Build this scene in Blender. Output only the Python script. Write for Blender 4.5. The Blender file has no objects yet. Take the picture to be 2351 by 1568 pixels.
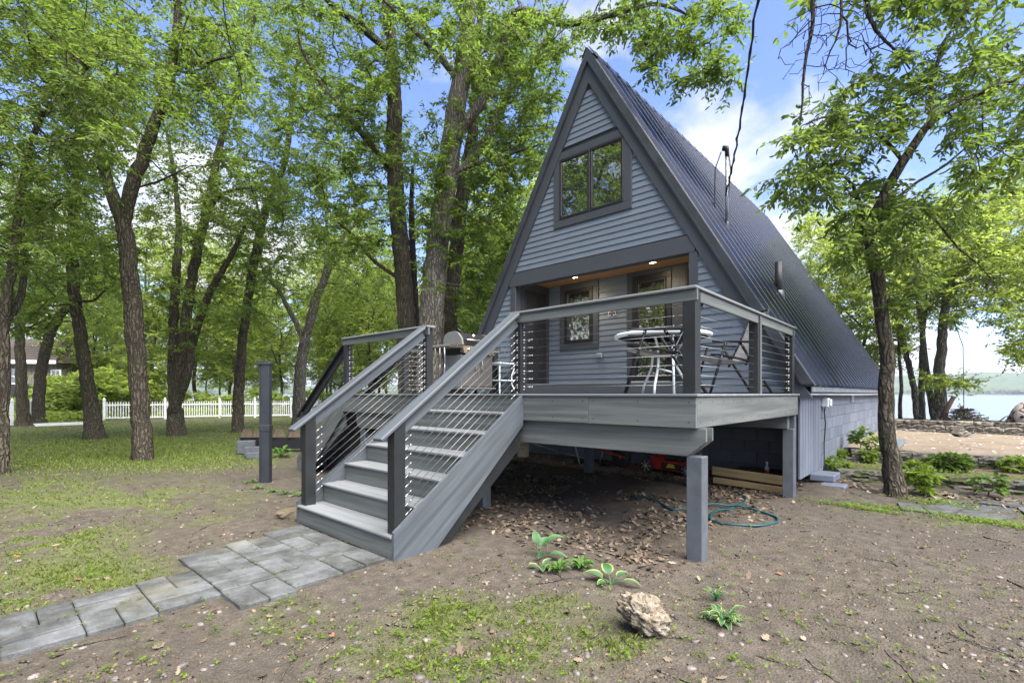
import bpy, math, random
import numpy as np
from mathutils import Vector, Matrix

# ------------------------------------------------------------------ camera, sky, sun, exposure
SC = bpy.context.scene
COL = SC.collection
random.seed(7)
RNG = np.random.default_rng(11)
FPX, CXP, HYP, YAW, EYE = 1121.0, 1175.5, 904.0, math.radians(42.06), 1.40   # photo measured on a 2351 x 1568 grid

cam_d = bpy.data.cameras.new('camera')
cam_d.sensor_width = 36.0
cam_d.lens = 36.0 * FPX / 2351.0
cam_d.shift_y = (HYP - 784.0) / 2351.0
cam_d.clip_start = 0.05
cam_d.clip_end = 9000.0
cam = bpy.data.objects.new('camera', cam_d)
cam.location = (0, 0, EYE)
cam.rotation_euler = (math.radians(90), 0, YAW)
COL.objects.link(cam)
SC.camera = cam

SUN_EL, SUN_AZ = math.radians(58), math.radians(100)      # azimuth clockwise from +Y: light from the lake side
W = bpy.data.worlds.new('World'); SC.world = W; W.use_nodes = True
nt = W.node_tree; nt.nodes.clear()
def WN(t, **k):
    n = nt.nodes.new(t)
    for a, b in k.items(): setattr(n, a, b)
    return n
wo = WN('ShaderNodeOutputWorld'); bg = WN('ShaderNodeBackground'); bg.inputs[1].default_value = 0.105
sky = WN('ShaderNodeTexSky', sky_type='NISHITA', sun_disc=False, sun_elevation=SUN_EL, sun_rotation=SUN_AZ,
         altitude=200.0, air_density=1.0, dust_density=0.6, ozone_density=3.5)
tc = WN('ShaderNodeTexCoord')
sep = WN('ShaderNodeSeparateXYZ'); nt.links.new(tc.outputs['Generated'], sep.inputs[0])
zc = WN('ShaderNodeMath', operation='MAXIMUM'); nt.links.new(sep.outputs[2], zc.inputs[0]); zc.inputs[1].default_value = 0.0
za = WN('ShaderNodeMath', operation='ADD'); nt.links.new(zc.outputs[0], za.inputs[0]); za.inputs[1].default_value = 0.22
dv = WN('ShaderNodeVectorMath', operation='DIVIDE')
cmb = WN('ShaderNodeCombineXYZ')
for i in range(3): nt.links.new(za.outputs[0], cmb.inputs[i])
nt.links.new(tc.outputs['Generated'], dv.inputs[0]); nt.links.new(cmb.outputs[0], dv.inputs[1])
nz = WN('ShaderNodeTexNoise'); nz.inputs['Scale'].default_value = 1.35; nz.inputs['Detail'].default_value = 9.0
nz.inputs['Roughness'].default_value = 0.56; nz.inputs['Distortion'].default_value = 0.25
mp = WN('ShaderNodeMapping'); mp.inputs['Location'].default_value = (3.1, 1.7, 0.0); mp.inputs['Scale'].default_value = (1, 1, 0.2)
nt.links.new(dv.outputs[0], mp.inputs[0]); nt.links.new(mp.outputs[0], nz.inputs['Vector'])
cov = WN('ShaderNodeMapRange'); cov.inputs[1].default_value = 0.0; cov.inputs[2].default_value = 0.45      # more cloud low down
cov.inputs[3].default_value = 0.17; cov.inputs[4].default_value = 0.0; cov.clamp = True
nt.links.new(zc.outputs[0], cov.inputs[0])
ad = WN('ShaderNodeMath', operation='ADD'); nt.links.new(nz.outputs[0], ad.inputs[0]); nt.links.new(cov.outputs[0], ad.inputs[1])
rp = WN('ShaderNodeValToRGB'); rp.color_ramp.elements[0].position = 0.525; rp.color_ramp.elements[1].position = 0.65
rp.color_ramp.elements[0].color = (0, 0, 0, 1)
nt.links.new(ad.outputs[0], rp.inputs[0])
mx = WN('ShaderNodeMix', data_type='RGBA'); mx.inputs['B'].default_value = (3.1, 3.12, 3.2, 1)
tn = WN('ShaderNodeMix', data_type='RGBA', blend_type='MULTIPLY'); tn.inputs[0].default_value = 1.0; tn.inputs['B'].default_value = (.76, .76, .97, 1); nt.links.new(sky.outputs[0], tn.inputs['A'])
nt.links.new(rp.outputs[0], mx.inputs['Factor']); nt.links.new(tn.outputs['Result'], mx.inputs['A'])
nt.links.new(mx.outputs['Result'], bg.inputs[0]); nt.links.new(bg.outputs[0], wo.inputs[0])

sun_d = bpy.data.lights.new('sun', 'SUN'); sun_d.energy = 4.4; sun_d.angle = math.radians(65); sun_d.color = (1.0, 0.94, 0.83)
sun = bpy.data.objects.new('sun', sun_d); COL.objects.link(sun)
sd = Vector((math.sin(SUN_AZ) * math.cos(SUN_EL), math.cos(SUN_AZ) * math.cos(SUN_EL), math.sin(SUN_EL)))
sun.rotation_euler = sd.to_track_quat('Z', 'Y').to_euler(); sun.location = sd * 60

SC.view_settings.view_transform = 'Standard'; SC.view_settings.look = 'None'
SC.view_settings.gamma = 1.0; SC.view_settings.use_curve_mapping = False
SC.view_settings.exposure = 1.88
SC.render.engine = 'CYCLES'
SC.cycles.use_denoising = True
SC.cycles.max_bounces = 8; SC.cycles.diffuse_bounces = 4; SC.cycles.glossy_bounces = 4; SC.cycles.transmission_bounces = 4
SC.cycles.sample_clamp_indirect = 6.0

# ------------------------------------------------------------------ measuring helpers (photo grid -> metres)
FW = np.array([-math.sin(YAW), math.cos(YAW), 0.0]); RT = np.array([math.cos(YAW), math.sin(YAW), 0.0])
def ray(px, py): return RT * ((px - CXP) / FPX) + FW + np.array([0, 0, (HYP - py) / FPX])
def at(px, py, d): return np.array([0, 0, EYE]) + ray(px, py) * d
def gnd(px, py, z=0.0):
    r = ray(px, py); return np.array([0, 0, EYE]) + r * ((z - EYE) / r[2])

# ------------------------------------------------------------------ mesh helpers
class MB:
    def __init__(s): s.v = []; s.f = []; s.uv = []; s.n = 0
    def add(s, verts, faces, uvs=None):
        o = s.n; s.v.extend([tuple(map(float, p)) for p in verts]); s.n += len(verts)
        for k, f in enumerate(faces):
            s.f.append(tuple(i + o for i in f))
            s.uv.append(uvs[k] if uvs else [(verts[i][0] + verts[i][1] * .3, verts[i][2] + verts[i][1] * .3) for i in f])
        return s
    def box(s, x0, x1, y0, y1, z0, z1, ch=0.0, M=None):
        c = ((x0 + x1) / 2, (y0 + y1) / 2, (z0 + z1) / 2); h = (abs(x1 - x0) / 2, abs(y1 - y0) / 2, abs(z1 - z0) / 2)
        ch = min(ch, min(h) * .45); V = []; F = []
        order = sorted(range(3), key=lambda a: -h[a]); ro = (random.random() * 40, random.random() * 40)
        if ch <= 0:
            sg = [(a, b, d) for a in (-1, 1) for b in (-1, 1) for d in (-1, 1)]
            V = [(g[0] * h[0], g[1] * h[1], g[2] * h[2]) for g in sg]
            F = [(0, 1, 3, 2), (4, 6, 7, 5), (0, 4, 5, 1), (2, 3, 7, 6), (0, 2, 6, 4), (1, 5, 7, 3)]
        else:
            idx = {}
            for g in [(a, b, d) for a in (-1, 1) for b in (-1, 1) for d in (-1, 1)]:
                for ax in range(3):
                    idx[g, ax] = len(V); V.append(tuple(g[k] * (h[k] if k == ax else h[k] - ch) for k in range(3)))
            for ax in range(3):
                b, d = [k for k in range(3) if k != ax]
                for sgn in (-1, 1):
                    q = []
                    for u, w in ((-1, -1), (1, -1), (1, 1), (-1, 1)):
                        g = [0, 0, 0]; g[ax] = sgn; g[b] = u; g[d] = w; q.append(idx[tuple(g), ax])
                    F.append(tuple(q))
                for u in (-1, 1):
                    for w in (-1, 1):
                        g0 = [0, 0, 0]; g1 = [0, 0, 0]; g0[ax] = -1; g1[ax] = 1
                        for g in (g0, g1): g[b] = u; g[d] = w
                        F.append((idx[tuple(g0), b], idx[tuple(g1), b], idx[tuple(g1), d], idx[tuple(g0), d]))
            for g in [(a, b, d) for a in (-1, 1) for b in (-1, 1) for d in (-1, 1)]: F.append((idx[g, 0], idx[g, 1], idx[g, 2]))
        FF = []; UV = []
        for f in F:
            p = [Vector(V[i]) for i in f]; nn = (p[1] - p[0]).cross(p[2] - p[0]); cc = sum(p, Vector()) / len(p)
            if nn.dot(cc) < 0: f = tuple(reversed(f))
            ax = max(range(3), key=lambda a: abs(nn[a])); o2 = [a for a in order if a != ax]
            FF.append(f); UV.append([(V[i][o2[0]] + ro[0], V[i][o2[1]] + ro[1]) for i in f])
        P = [(p[0] + c[0], p[1] + c[1], p[2] + c[2]) for p in V]
        if M is not None: P = [tuple(M @ Vector(p)) for p in P]
        s.add(P, FF, UV); return s
    def beam(s, p0, p1, w, h, up=(0, 0, 1), ch=0.0):            # a bar from p0 to p1, w across, h along up
        p0 = Vector(p0); p1 = Vector(p1); d = p1 - p0; L = d.length; x = d / L
        u = Vector(up); y = u.cross(x)
        if y.length < 1e-6: y = Vector((0, 1, 0)).cross(x)
        y.normalize(); z = x.cross(y)
        M = Matrix((( x.x, y.x, z.x, p0.x), (x.y, y.y, z.y, p0.y), (x.z, y.z, z.z, p0.z), (0, 0, 0, 1)))
        return s.box(0, L, -w / 2, w / 2, -h / 2, h / 2, ch, M)
    def prism(s, poly, axis, a0, a1, ang=0.0):                           # polygon in the two other axes, pushed along axis
        o = [k for k in range(3) if k != axis]; n = len(poly); V = []
        for a in (a0, a1):
            for p in poly:
                q = [0, 0, 0]; q[axis] = a; q[o[0]] = p[0]; q[o[1]] = p[1]; V.append(tuple(q))
        F = [tuple(range(n)), tuple(range(2 * n - 1, n - 1, -1))] + [(i, n + i, n + (i + 1) % n, (i + 1) % n) for i in range(n)]
        ar = sum(poly[i][0] * poly[(i + 1) % n][1] - poly[(i + 1) % n][0] * poly[i][1] for i in range(n))
        flip = (ar > 0) ^ (axis == 1) ^ (a1 < a0)
        if flip: F = [tuple(reversed(f)) for f in F]
        c = [sum(v[k] for v in V) / len(V) for k in range(3)]
        ext = [max(v[k] for v in V) - min(v[k] for v in V) for k in range(3)]; order = sorted(range(3), key=lambda a: -ext[a])
        ro = (random.random() * 40, random.random() * 40); UV = []
        for f in F:
            p = [Vector(V[i]) for i in f]; nn = (p[1] - p[0]).cross(p[2] - p[0]); ax = max(range(3), key=lambda a: abs(nn[a]))
            o2 = [a for a in order if a != ax]; ca, sa = math.cos(ang), math.sin(ang)
            UV.append([(V[i][o2[0]] * ca + V[i][o2[1]] * sa + ro[0], -V[i][o2[0]] * sa + V[i][o2[1]] * ca + ro[1]) for i in f])
        return s.add(V, F, UV)
    def tube(s, pts, rad, n=8, cap=True):
        P = [Vector(p) for p in pts]; m = len(P)
        R = list(rad) if hasattr(rad, '__len__') else [rad] * m
        t = [(P[min(i + 1, m - 1)] - P[max(i - 1, 0)]).normalized() for i in range(m)]
        a = Vector((0, 0, 1)) if abs(t[0].z) < .9 else Vector((1, 0, 0)); u = t[0].cross(a).normalized(); V = []; L = 0; US = []
        for i in range(m):
            u = (u - t[i] * u.dot(t[i]));  u.normalize(); w = t[i].cross(u)
            if i: L += (P[i] - P[i - 1]).length
            US.append(L)
            for k in range(n):
                g = 2 * math.pi * k / n; V.append(tuple(P[i] + (u * math.cos(g) + w * math.sin(g)) * R[i]))
        F = []; UV = []
        for i in range(m - 1):
            for k in range(n):
                k2 = (k + 1) % n; F.append((i * n + k, i * n + k2, (i + 1) * n + k2, (i + 1) * n + k))
                UV.append([(US[i], k / n), (US[i], (k + 1) / n), (US[i + 1], (k + 1) / n), (US[i + 1], k / n)])
        if cap:
            F.append(tuple(range(n - 1, -1, -1))); UV.append([(0, 0)] * n)
            F.append(tuple((m - 1) * n + k for k in range(n))); UV.append([(0, 0)] * n)
        return s.add(V, F, UV)
    def lathe(s, prof, c, n=20, axis=2):                         # profile of (radius, height) turned round an axis through c
        V = []; F = []; m = len(prof)
        for r, z in prof:
            for k in range(n):
                g = 2 * math.pi * k / n; q = [r * math.cos(g), r * math.sin(g), z]
                if axis == 0: q = [q[2], q[0], q[1]]
                if axis == 1: q = [q[1], q[2], q[0]]
                V.append((q[0] + c[0], q[1] + c[1], q[2] + c[2]))
        for i in range(m - 1):
            for k in range(n): F.append((i * n + k, i * n + (k + 1) % n, (i + 1) * n + (k + 1) % n, (i + 1) * n + k))
        if prof[0][0] > 1e-5: F.append(tuple(range(n - 1, -1, -1)))
        if prof[-1][0] > 1e-5: F.append(tuple((m - 1) * n + k for k in range(n)))
        return s.add(V, F)
    def build(s, name, mat, parent=None, smooth=False):
        o = org(parent); me = bpy.data.meshes.new(name)
        me.from_pydata([(p[0] - o[0], p[1] - o[1], p[2] - o[2]) for p in s.v], [], s.f)
        uvl = me.uv_layers.new(name='UVMap'); uvl.data.foreach_set('uv', [c for f in s.uv for q in f for c in q])
        if smooth: me.polygons.foreach_set('use_smooth', [True] * len(me.polygons))
        me.materials.append(mat); me.update()
        ob = bpy.data.objects.new(name, me); COL.objects.link(ob)
        if parent: ob.parent = parent; ORG[ob.name] = o
        return ob
ORG = {}
def org(ob): return ORG.get(ob.name, (0, 0, 0)) if ob else (0, 0, 0)
def thing(name, label, cat, loc=(0, 0, 0), group=None):
    e = bpy.data.objects.new(name, None); COL.objects.link(e); e.location = tuple(map(float, loc)); e.empty_display_size = .1
    ORG[e.name] = tuple(map(float, loc)); tag(e, label, cat, group); return e
def tag(o, label=None, cat=None, group=None, kind=None):
    if label: o['label'] = label
    if cat: o['category'] = cat
    if group: o['group'] = group
    if kind: o['kind'] = kind
    return o
def dup(root, loc, rotz=None, label=None, scale=None):
    r = root.copy(); COL.objects.link(r); r.location = tuple(map(float, loc))
    if rotz is not None: r.rotation_euler = (0, 0, rotz)
    if scale is not None: r.scale = scale if hasattr(scale, '__len__') else (scale,) * 3
    if label: r['label'] = label
    for ch in list(root.children):
        c = ch.copy(); COL.objects.link(c); c.parent = r
        for g in list(ch.children):
            d = g.copy(); COL.objects.link(d); d.parent = c
    return r
def share(ob, loc, parent=None, rot=None, name=None):             # another object on the same mesh
    c = ob.copy(); COL.objects.link(c); c.location = tuple(map(float, loc)); c.parent = parent
    if rot: c.rotation_euler = rot
    return c
def npmesh(name, V, F, mat, parent=None, attr=None, smooth=False, uv=None):   # fast path: V (n,3), F (m,3|4)
    o = np.array(org(parent)); V = np.asarray(V, float) - o; F = np.asarray(F, np.int32); k = F.shape[1]
    me = bpy.data.meshes.new(name); me.vertices.add(len(V)); me.vertices.foreach_set('co', V.astype(np.float32).ravel())
    me.loops.add(F.size); me.loops.foreach_set('vertex_index', F.ravel())
    me.polygons.add(len(F)); me.polygons.foreach_set('loop_start', np.arange(0, F.size, k, dtype=np.int32))
    me.polygons.foreach_set('loop_total', np.full(len(F), k, np.int32))
    if smooth: me.polygons.foreach_set('use_smooth', np.ones(len(F), bool))
    me.update(calc_edges=True)
    if uv is not None:
        l = me.uv_layers.new(name='UVMap'); l.data.foreach_set('uv', np.asarray(uv, np.float32)[F.ravel()].ravel())
    if attr is not None:
        for nm, val in attr.items():
            a = me.attributes.new(nm, 'FLOAT', 'POINT'); a.data.foreach_set('value', np.asarray(val, np.float32))
    me.materials.append(mat)
    ob = bpy.data.objects.new(name, me); COL.objects.link(ob)
    if parent: ob.parent = parent; ORG[ob.name] = tuple(o)
    return ob

# ------------------------------------------------------------------ materials
def new_mat(name):
    m = bpy.data.materials.new(name); m.use_nodes = True; t = m.node_tree; t.nodes.clear()
    out = t.nodes.new('ShaderNodeOutputMaterial'); return m, t, out
class G:                                                           # small node-graph helper
    def __init__(s, name): s.m, s.t, s.out = new_mat(name)
    def n(s, typ, ins=None, **k):
        x = s.t.nodes.new(typ)
        for a, b in k.items(): setattr(x, a, b)
        for a, b in (ins or {}).items():
            if isinstance(b, bpy.types.NodeSocket): s.t.links.new(b, x.inputs[a])
            else: x.inputs[a].default_value = b
        return x
    def coord(s, kind='UV', scale=(1, 1, 1), loc=(0, 0, 0), rot=(0, 0, 0)):
        c = s.n('ShaderNodeTexCoord'); return s.n('ShaderNodeMapping', {'Vector': c.outputs[kind], 'Scale': scale, 'Location': loc, 'Rotation': rot}).outputs[0]
    def noise(s, vec, scale=5, detail=4, rough=.5, dist=0):
        return s.n('ShaderNodeTexNoise', {'Vector': vec, 'Scale': scale, 'Detail': detail, 'Roughness': rough, 'Distortion': dist}).outputs[0]
    def ramp(s, fac, stops):
        r = s.n('ShaderNodeValToRGB', {0: fac}); e = r.color_ramp.elements
        while len(e) < len(stops): e.new(.5)
        for q, (p, c) in zip(e, stops): q.position = p; q.color = (c, c, c, 1) if not hasattr(c, '__len__') else (*c, 1)
        return r.outputs[0]
    def mix(s, f, a, b, mode='MIX'):
        x = s.n('ShaderNodeMix', data_type='RGBA', blend_type=mode)
        for k, v in (('Factor', f), ('A', a), ('B', b)):
            if isinstance(v, bpy.types.NodeSocket): s.t.links.new(v, x.inputs[k])
            elif k == 'Factor': x.inputs[0].default_value = v
            else: x.inputs[k].default_value = (*v, 1)
        return x.outputs['Result']
    def math(s, op, a, b=0.0, clamp=False):
        x = s.n('ShaderNodeMath', {0: a, 1: b}, operation=op, use_clamp=clamp); return x.outputs[0]
    def bump(s, h, strength=.3, dist=.01):
        return s.n('ShaderNodeBump', {'Height': h, 'Strength': strength, 'Distance': dist}).outputs[0]
    def bsdf(s, col, rough=.6, metal=0, normal=None, spec=.5, **extra):
        ins = {'Base Color': col if isinstance(col, bpy.types.NodeSocket) else (*col, 1), 'Roughness': rough, 'Metallic': metal, 'Specular IOR Level': spec}
        if normal is not None: ins['Normal'] = normal
        ins.update(extra); p = s.n('ShaderNodeBsdfPrincipled', ins)
        s.t.links.new(p.outputs[0], s.out.inputs[0]); return s.m
def paint(name, col, rough=.55, var=.12, scale=6, bump=.08, metal=0, spec=.4, bscale=60, kind='Object'):
    g = G(name); v = g.coord(kind); a = g.noise(v, scale, 5); b = g.noise(v, bscale, 4)
    dk = tuple(c * (1 - var) for c in col); lt = tuple(min(1, c * (1 + var)) for c in col)
    c = g.ramp(a, [(.32, dk), (.68, lt)])
    r = g.ramp(b, [(.3, max(0, rough - .1)), (.7, min(1, rough + .1))])
    return g.bsdf(c, r, metal, g.bump(b, bump, .004), spec)
def wood(name, dark, light, gs=(1.3, 26, 1), emb=.25, rough=.6, streak=.5, spec=.35):
    g = G(name); v = g.coord('UV', gs); a = g.noise(v, 1.0, 6, .62, .4)
    v2 = g.coord('UV', (.5, 15, 1)); b = g.noise(v2, 1.0, 4)
    mid = tuple((p + q) / 2 for p, q in zip(dark, light))
    c = g.ramp(a, [(.15, dark), (.50, mid), (.85, light)])
    st = g.ramp(b, [(.38, 1.0), (.55, 0.0)])
    c2 = g.mix(g.math('MULTIPLY', st, streak), c, tuple(p * .62 for p in dark))
    return g.bsdf(c2, rough, 0, g.bump(a, emb, .004), spec)
def embossed(name, col, rough=.55, var=.1, amp=.5):                 # painted board with pressed cathedral grain
    g = G(name); v = g.coord('UV', (1.1, 9, 1)); n1 = g.noise(v, 1.0, 2, .5)
    rings = g.math('SINE', g.math('MULTIPLY', n1, 95.0)); fine = g.noise(g.coord('UV', (7, 120, 1)), 1.0, 3)
    h = g.math('ADD', g.math('MULTIPLY', rings, .35), fine)
    o = g.coord('Object'); w = g.noise(o, 1.3, 4); oi = g.n('ShaderNodeObjectInfo').outputs['Random']
    k = g.math('ADD', g.math('MULTIPLY', w, .7), g.math('MULTIPLY', oi, .3))
    c = g.ramp(k, [(.3, tuple(q * (1 - var) for q in col)), (.75, tuple(q * (1 + var) for q in col))])
    return g.bsdf(c, rough, 0, g.bump(h, amp, .003), .35)
M = {}
M['comp'] = wood('grey_composite', (.070, .077, .076), (.165, .180, .174), streak=.5)
M['comp_dark'] = wood('charcoal_composite', (.046, .054, .064), (.112, .128, .145), streak=.4)
M['tread'] = wood('grey_tread', (.125, .132, .137), (.22, .234, .242), gs=(1.2, 34, 1), streak=.25)
M['siding'] = embossed('siding_paint', (.122, .146, .178))
M['trim'] = embossed('trim_paint', (.045, .050, .058), amp=.3)
M['post'] = paint('dark_post_paint', (.0135, .0155, .017), .5, .25, 5, .12)
M['upost'] = paint('grey_post_paint', (.076, .086, .100), .6, .2, 7, .3)
M['black'] = paint('black_paint', (.012, .012, .014), .45, .2, 5, .1)
M['steel'] = paint('steel', (.42, .42, .42), .38, .1, 30, .05, metal=1.0)
M['cable'] = paint('cable_steel', (.24, .24, .24), .45, .1, 30, .0, metal=1.0)
M['galv'] = paint('galvanised', (.33, .36, .40), .42, .35, 14, .1, metal=.85)
M['white'] = paint('white_paint', (.72, .74, .76), .5, .06, 6, .06)
M['concrete'] = paint('concrete', (.25, .25, .25), .9, .25, 9, .5, spec=.2)
g = G('roof_metal'); v = g.coord('Object'); a = g.noise(v, 2.2, 4); b = g.noise(v, 45, 3)
M['roof'] = g.bsdf(g.ramp(a, [(.3, (.012, .015, .024)), (.7, (.019, .023, .035))]), .22, .0, None, .5)
g = G('flashing'); v = g.coord('Object'); a = g.noise(v, 5, 4)
M['flash'] = g.bsdf(g.ramp(a, [(.3, (.040, .044, .053)), (.7, (.060, .065, .076))]), .32, .3, g.bump(a, .08, .02), .6)
g = G('cedar_ceiling'); v = g.coord('UV', (1.4, 22, 1)); a = g.noise(v, 1, 5, .6, .8); vk = g.n('ShaderNodeTexVoronoi', {'Vector': g.coord('UV', (2.2, 9, 1)), 'Scale': 1.0}).outputs[0]
c = g.ramp(a, [(.3, (.22, .10, .035)), (.7, (.42, .22, .085))]); c = g.mix(g.ramp(vk, [(.06, 1.0), (.13, 0.0)]), c, (.07, .03, .012))
M['cedar'] = g.bsdf(c, .45, 0, g.bump(a, .1, .003), .4)
def glass_mat(name, refl=.34, tint=(.9, .95, 1.0), wob=0.0, dark=(.012, .013, .014)):
    g = G(name); v = g.coord('Object'); n = g.bump(g.noise(v, 3.5, 2), wob, .05)
    d = g.n('ShaderNodeBsdfDiffuse', {'Color': (*dark, 1)}); gl = g.n('ShaderNodeBsdfGlossy', {'Color': (*tint, 1), 'Roughness': .015, 'Normal': n})
    fr = g.n('ShaderNodeFresnel', {'IOR': 1.5, 'Normal': n}); f = g.math('ADD', fr.outputs[0], refl, True)
    ms = g.n('ShaderNodeMixShader', {0: f, 1: d.outputs[0], 2: gl.outputs[0]}); g.t.links.new(ms.outputs[0], g.out.inputs[0]); return g.m
M['glass'] = glass_mat('window_glass', .30)
M['glass_wavy'] = glass_mat('wavy_door_glass', .42, wob=.25, tint=(1, .97, .85))
def emit(name, col, st):
    g = G(name); e = g.n('ShaderNodeEmission', {'Color': (*col, 1), 'Strength': st}); g.t.links.new(e.outputs[0], g.out.inputs[0]); return g.m
M['lamp'] = emit('lamp_glow', (1.0, .78, .48), 30.0)
g = G('painted_block'); v = g.coord('Object'); a = g.noise(v, 1.6, 5); b = g.noise(v, 55, 5, .7)
oi = g.n('ShaderNodeObjectInfo').outputs['Random']; k = g.math('ADD', g.math('MULTIPLY', a, .7), g.math('MULTIPLY', oi, .3))
M['block'] = g.bsdf(g.ramp(k, [(.3, (.112, .130, .164)), (.7, (.165, .187, .228))]), .75, 0, g.bump(b, .5, .006), .25)
M['mortar'] = paint('mortar_paint', (.07, .082, .105), .8, .2, 8, .3)
# ================================================================== A-FRAME HOUSE
AX, AZ, T30 = -5.0, 7.76, math.tan(math.radians(30)); YG, YB = 7.70, 19.42
def hw(z, p=0.0): return T30 * (AZ - 2 * p - z)                     # half width at height z, p metres in from the roof surface
house = thing('a_frame_house', 'blue grey A-frame cabin with steep black ribbed metal roof', 'house', (AX, 13.5, 0))
def rake(name, s, p0, p1, y0, y1, zb, mat, par=house):
    a0, a1 = AZ - 2 * p0, AZ - 2 * p1
    return MB().prism([(AX, a0), (AX + s * T30 * (a0 - zb), zb), (AX + s * T30 * (a1 - zb), zb), (AX, a1)], 1, y0, y1).build(name, mat, par)
# sheathing of the gable, with the porch cut out
OPL, OPR, OPZ = -6.82, -3.12, 3.65
gw = MB(); hw_z = AZ - .24 - (-1.62 - AX) / T30
gw.prism([(AX - hw(OPZ, .12), OPZ), (AX + hw(OPZ, .12), OPZ), (AX, AZ - .24)], 1, YG + .012, YG + .14)
gw.prism([(AX - hw(1.4, .12), 1.4), (OPL, 1.4), (OPL, OPZ), (AX - hw(OPZ, .12), OPZ)], 1, YG + .012, YG + .14)
gw.prism([(OPR, 1.38), (-1.62, 1.38), (-1.62, hw_z), (AX + hw(OPZ, .12), OPZ), (OPR, OPZ)], 1, YG + .012, YG + .14)
gable = gw.build('gable_wall', M['trim'], house)
def lap(x0, x1, z, yf, par, ex=.11):                                # one lap-siding board, thick lower edge
    return MB().prism([(yf - .021, z), (yf - .021, z + .010), (yf - .004, z + ex + .012), (yf + .008, z + ex + .012), (yf + .008, z)], 0, x0, x1).build('siding_board', M['siding'], par)
WX0, WX1, WZ0, WZ1 = -5.81, -4.125, 4.62, 6.06                       # loft window with its casing
z = 1.42
while z < 7.0:
    zm = z + .055; h = hw(zm, .30) + .10
    l, r = AX - h, AX + h
    if z + .11 <= OPZ + .02:
        segs = [(l, -6.93), (-3.01, r)]
    elif z < 3.90: segs = []
    elif z + .06 > WZ0 and z < WZ1: segs = [(l, WX0 + .02), (WX1 - .02, r)]
    else: segs = [(l, r)]
    for a, b in segs:
        if b - a > .12:
            if b - a > 2.6:
                m = a + (b - a) * random.uniform(.35, .65); lap(a, m - .001, z, YG, gable); lap(m + .001, b, z, YG, gable)
            else: lap(a, b, z, YG, gable)
    z += .11
for s in (-1, 1):
    rake('rake_board', s, .105, .305, YG - .055, YG + .02, 1.34, M['trim'])
    rake('rake_edge', s, -.012, .10, YG - .09, YG + .05, 1.53, M['flash'])
    rake('rake_lip', s, .085, .118, YG - .105, YG - .05, 1.53, M['flash'])
b = MB().box(AX - hw(3.93, .2), AX + hw(3.93, .2), YG - .045, YG + .03, OPZ, 3.925); b.build('lintel_board', M['trim'], house)
for a, c in ((-6.96, OPL), (OPR, -2.98)): MB().box(a, c, YG - .04, YG + .03, 1.42, OPZ - .002, .004).build('porch_casing', M['trim'], house)
# loft window
win = MB()
win.box(WX0, WX1, YG - .04, YG + .02, WZ0, 4.765, .004); win.box(WX0, WX1, YG - .04, YG + .02, 5.925, WZ1, .004)
win.box(WX0, -5.672, YG - .04, YG + .02, 4.766, 5.924, .004); win.box(-4.283, WX1, YG - .04, YG + .02, 4.766, 5.924, .004)
win = win.build('window', M['trim'], house)
for a, c in ((-5.67, -4.98), (-4.975, -4.285)):
    f = MB()
    for q in ((a, c, 4.768, 4.815), (a, c, 5.875, 5.922)): f.box(q[0], q[1], YG - .05, YG + .01, q[2], q[3], .008)
    for q in ((a, a + .05), (c - .05, c)): f.box(q[0], q[1], YG - .049, YG + .009, 4.8155, 5.8745, .008)
    sash = f.build('sash', M['black'], win)
    MB().box(a + .045, c - .045, YG - .022, YG - .014, 4.81, 5.88).build('pane', M['glass'], sash)
# porch recess
RB, RF, RCE = 8.70, 1.60, 3.77
pb = MB(); pb.box(-6.9, -3.0, RB + .01, RB + .1, 1.4, 3.9); porch = pb.build('porch_back_wall', M['trim'], house)
z = RF
while z < RCE:
    for a, c in ((-6.72, -6.40), (-6.40, -5.42), (-5.42, -4.77)):
        if a == -6.40 and z + .11 > 2.40: continue
        if a == -6.40 and z + .11 <= 2.40: continue
    segs = [(-6.72, -4.75)] if z + .06 < 2.34 else [(-6.72, -6.38), (-5.44, -4.75)]
    for a, c in segs: lap(a, c, z, RB, porch)
    z += .11
MB().box(-6.85, -6.735, YG + .14, RB + .05, 1.4, 3.9).build('porch_side_wall', M['trim'], house)
MB().box(-3.11, -3.02, YG + .14, RB + .05, 1.4, 3.9).build('porch_side_wall', M['trim'], house)
ceil = MB().box(-6.8, -3.05, YG + .13, RB + .02, RCE + .02, RCE + .12).build('porch_ceiling', M['trim'], house)
yy = YG + .142
while yy < RB - .03:
    MB().box(-6.73, -3.115, yy, min(yy + .096, RB - .001), RCE, RCE + .018, .003).build('plank', M['cedar'], ceil); yy += .1
fl = MB().box(-6.8, -3.05, YG + .03, RB + .02, 1.38, RF - .03).build('porch_floor', M['trim'], house)
for k in range(7): MB().box(-6.73, -3.115, YG - .01 + k * .142, YG + .128 + k * .142, RF - .029, RF, .004).build('plank', M['comp'], fl)
for a, c in ((-6.81, -5.05), (-5.046, -3.125)): MB().box(a, c, YG - .005, YG + .025, 1.402, RF - .031, .003).build('kick_board', M['trim'], fl)
for px, py in ((1317.5, 635), (1496, 600.5)):                        # recessed lamps
    p = gnd(px, py, RCE); L = MB().lathe([(.0, -.006), (.062, -.006), (.075, -.012), (.095, -.010), (.1, .004)], (p[0], p[1], RCE), 24).build('recessed_lamp', M['white'], house, True)
    MB().lathe([(.0, -.018), (.058, -.017), (.074, -.0125)], (p[0], p[1], RCE), 20).build('bulb', M['lamp'], L, True)
    ld = bpy.data.lights.new('lamp', 'SPOT'); ld.energy = 22; ld.color = (1, .82, .60); ld.spot_size = math.radians(150); ld.spot_blend = .8; ld.shadow_soft_size = .05
    lo = bpy.data.objects.new('lamp_light', ld); COL.objects.link(lo); lo.location = (p[0], p[1], RCE - .03)
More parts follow.
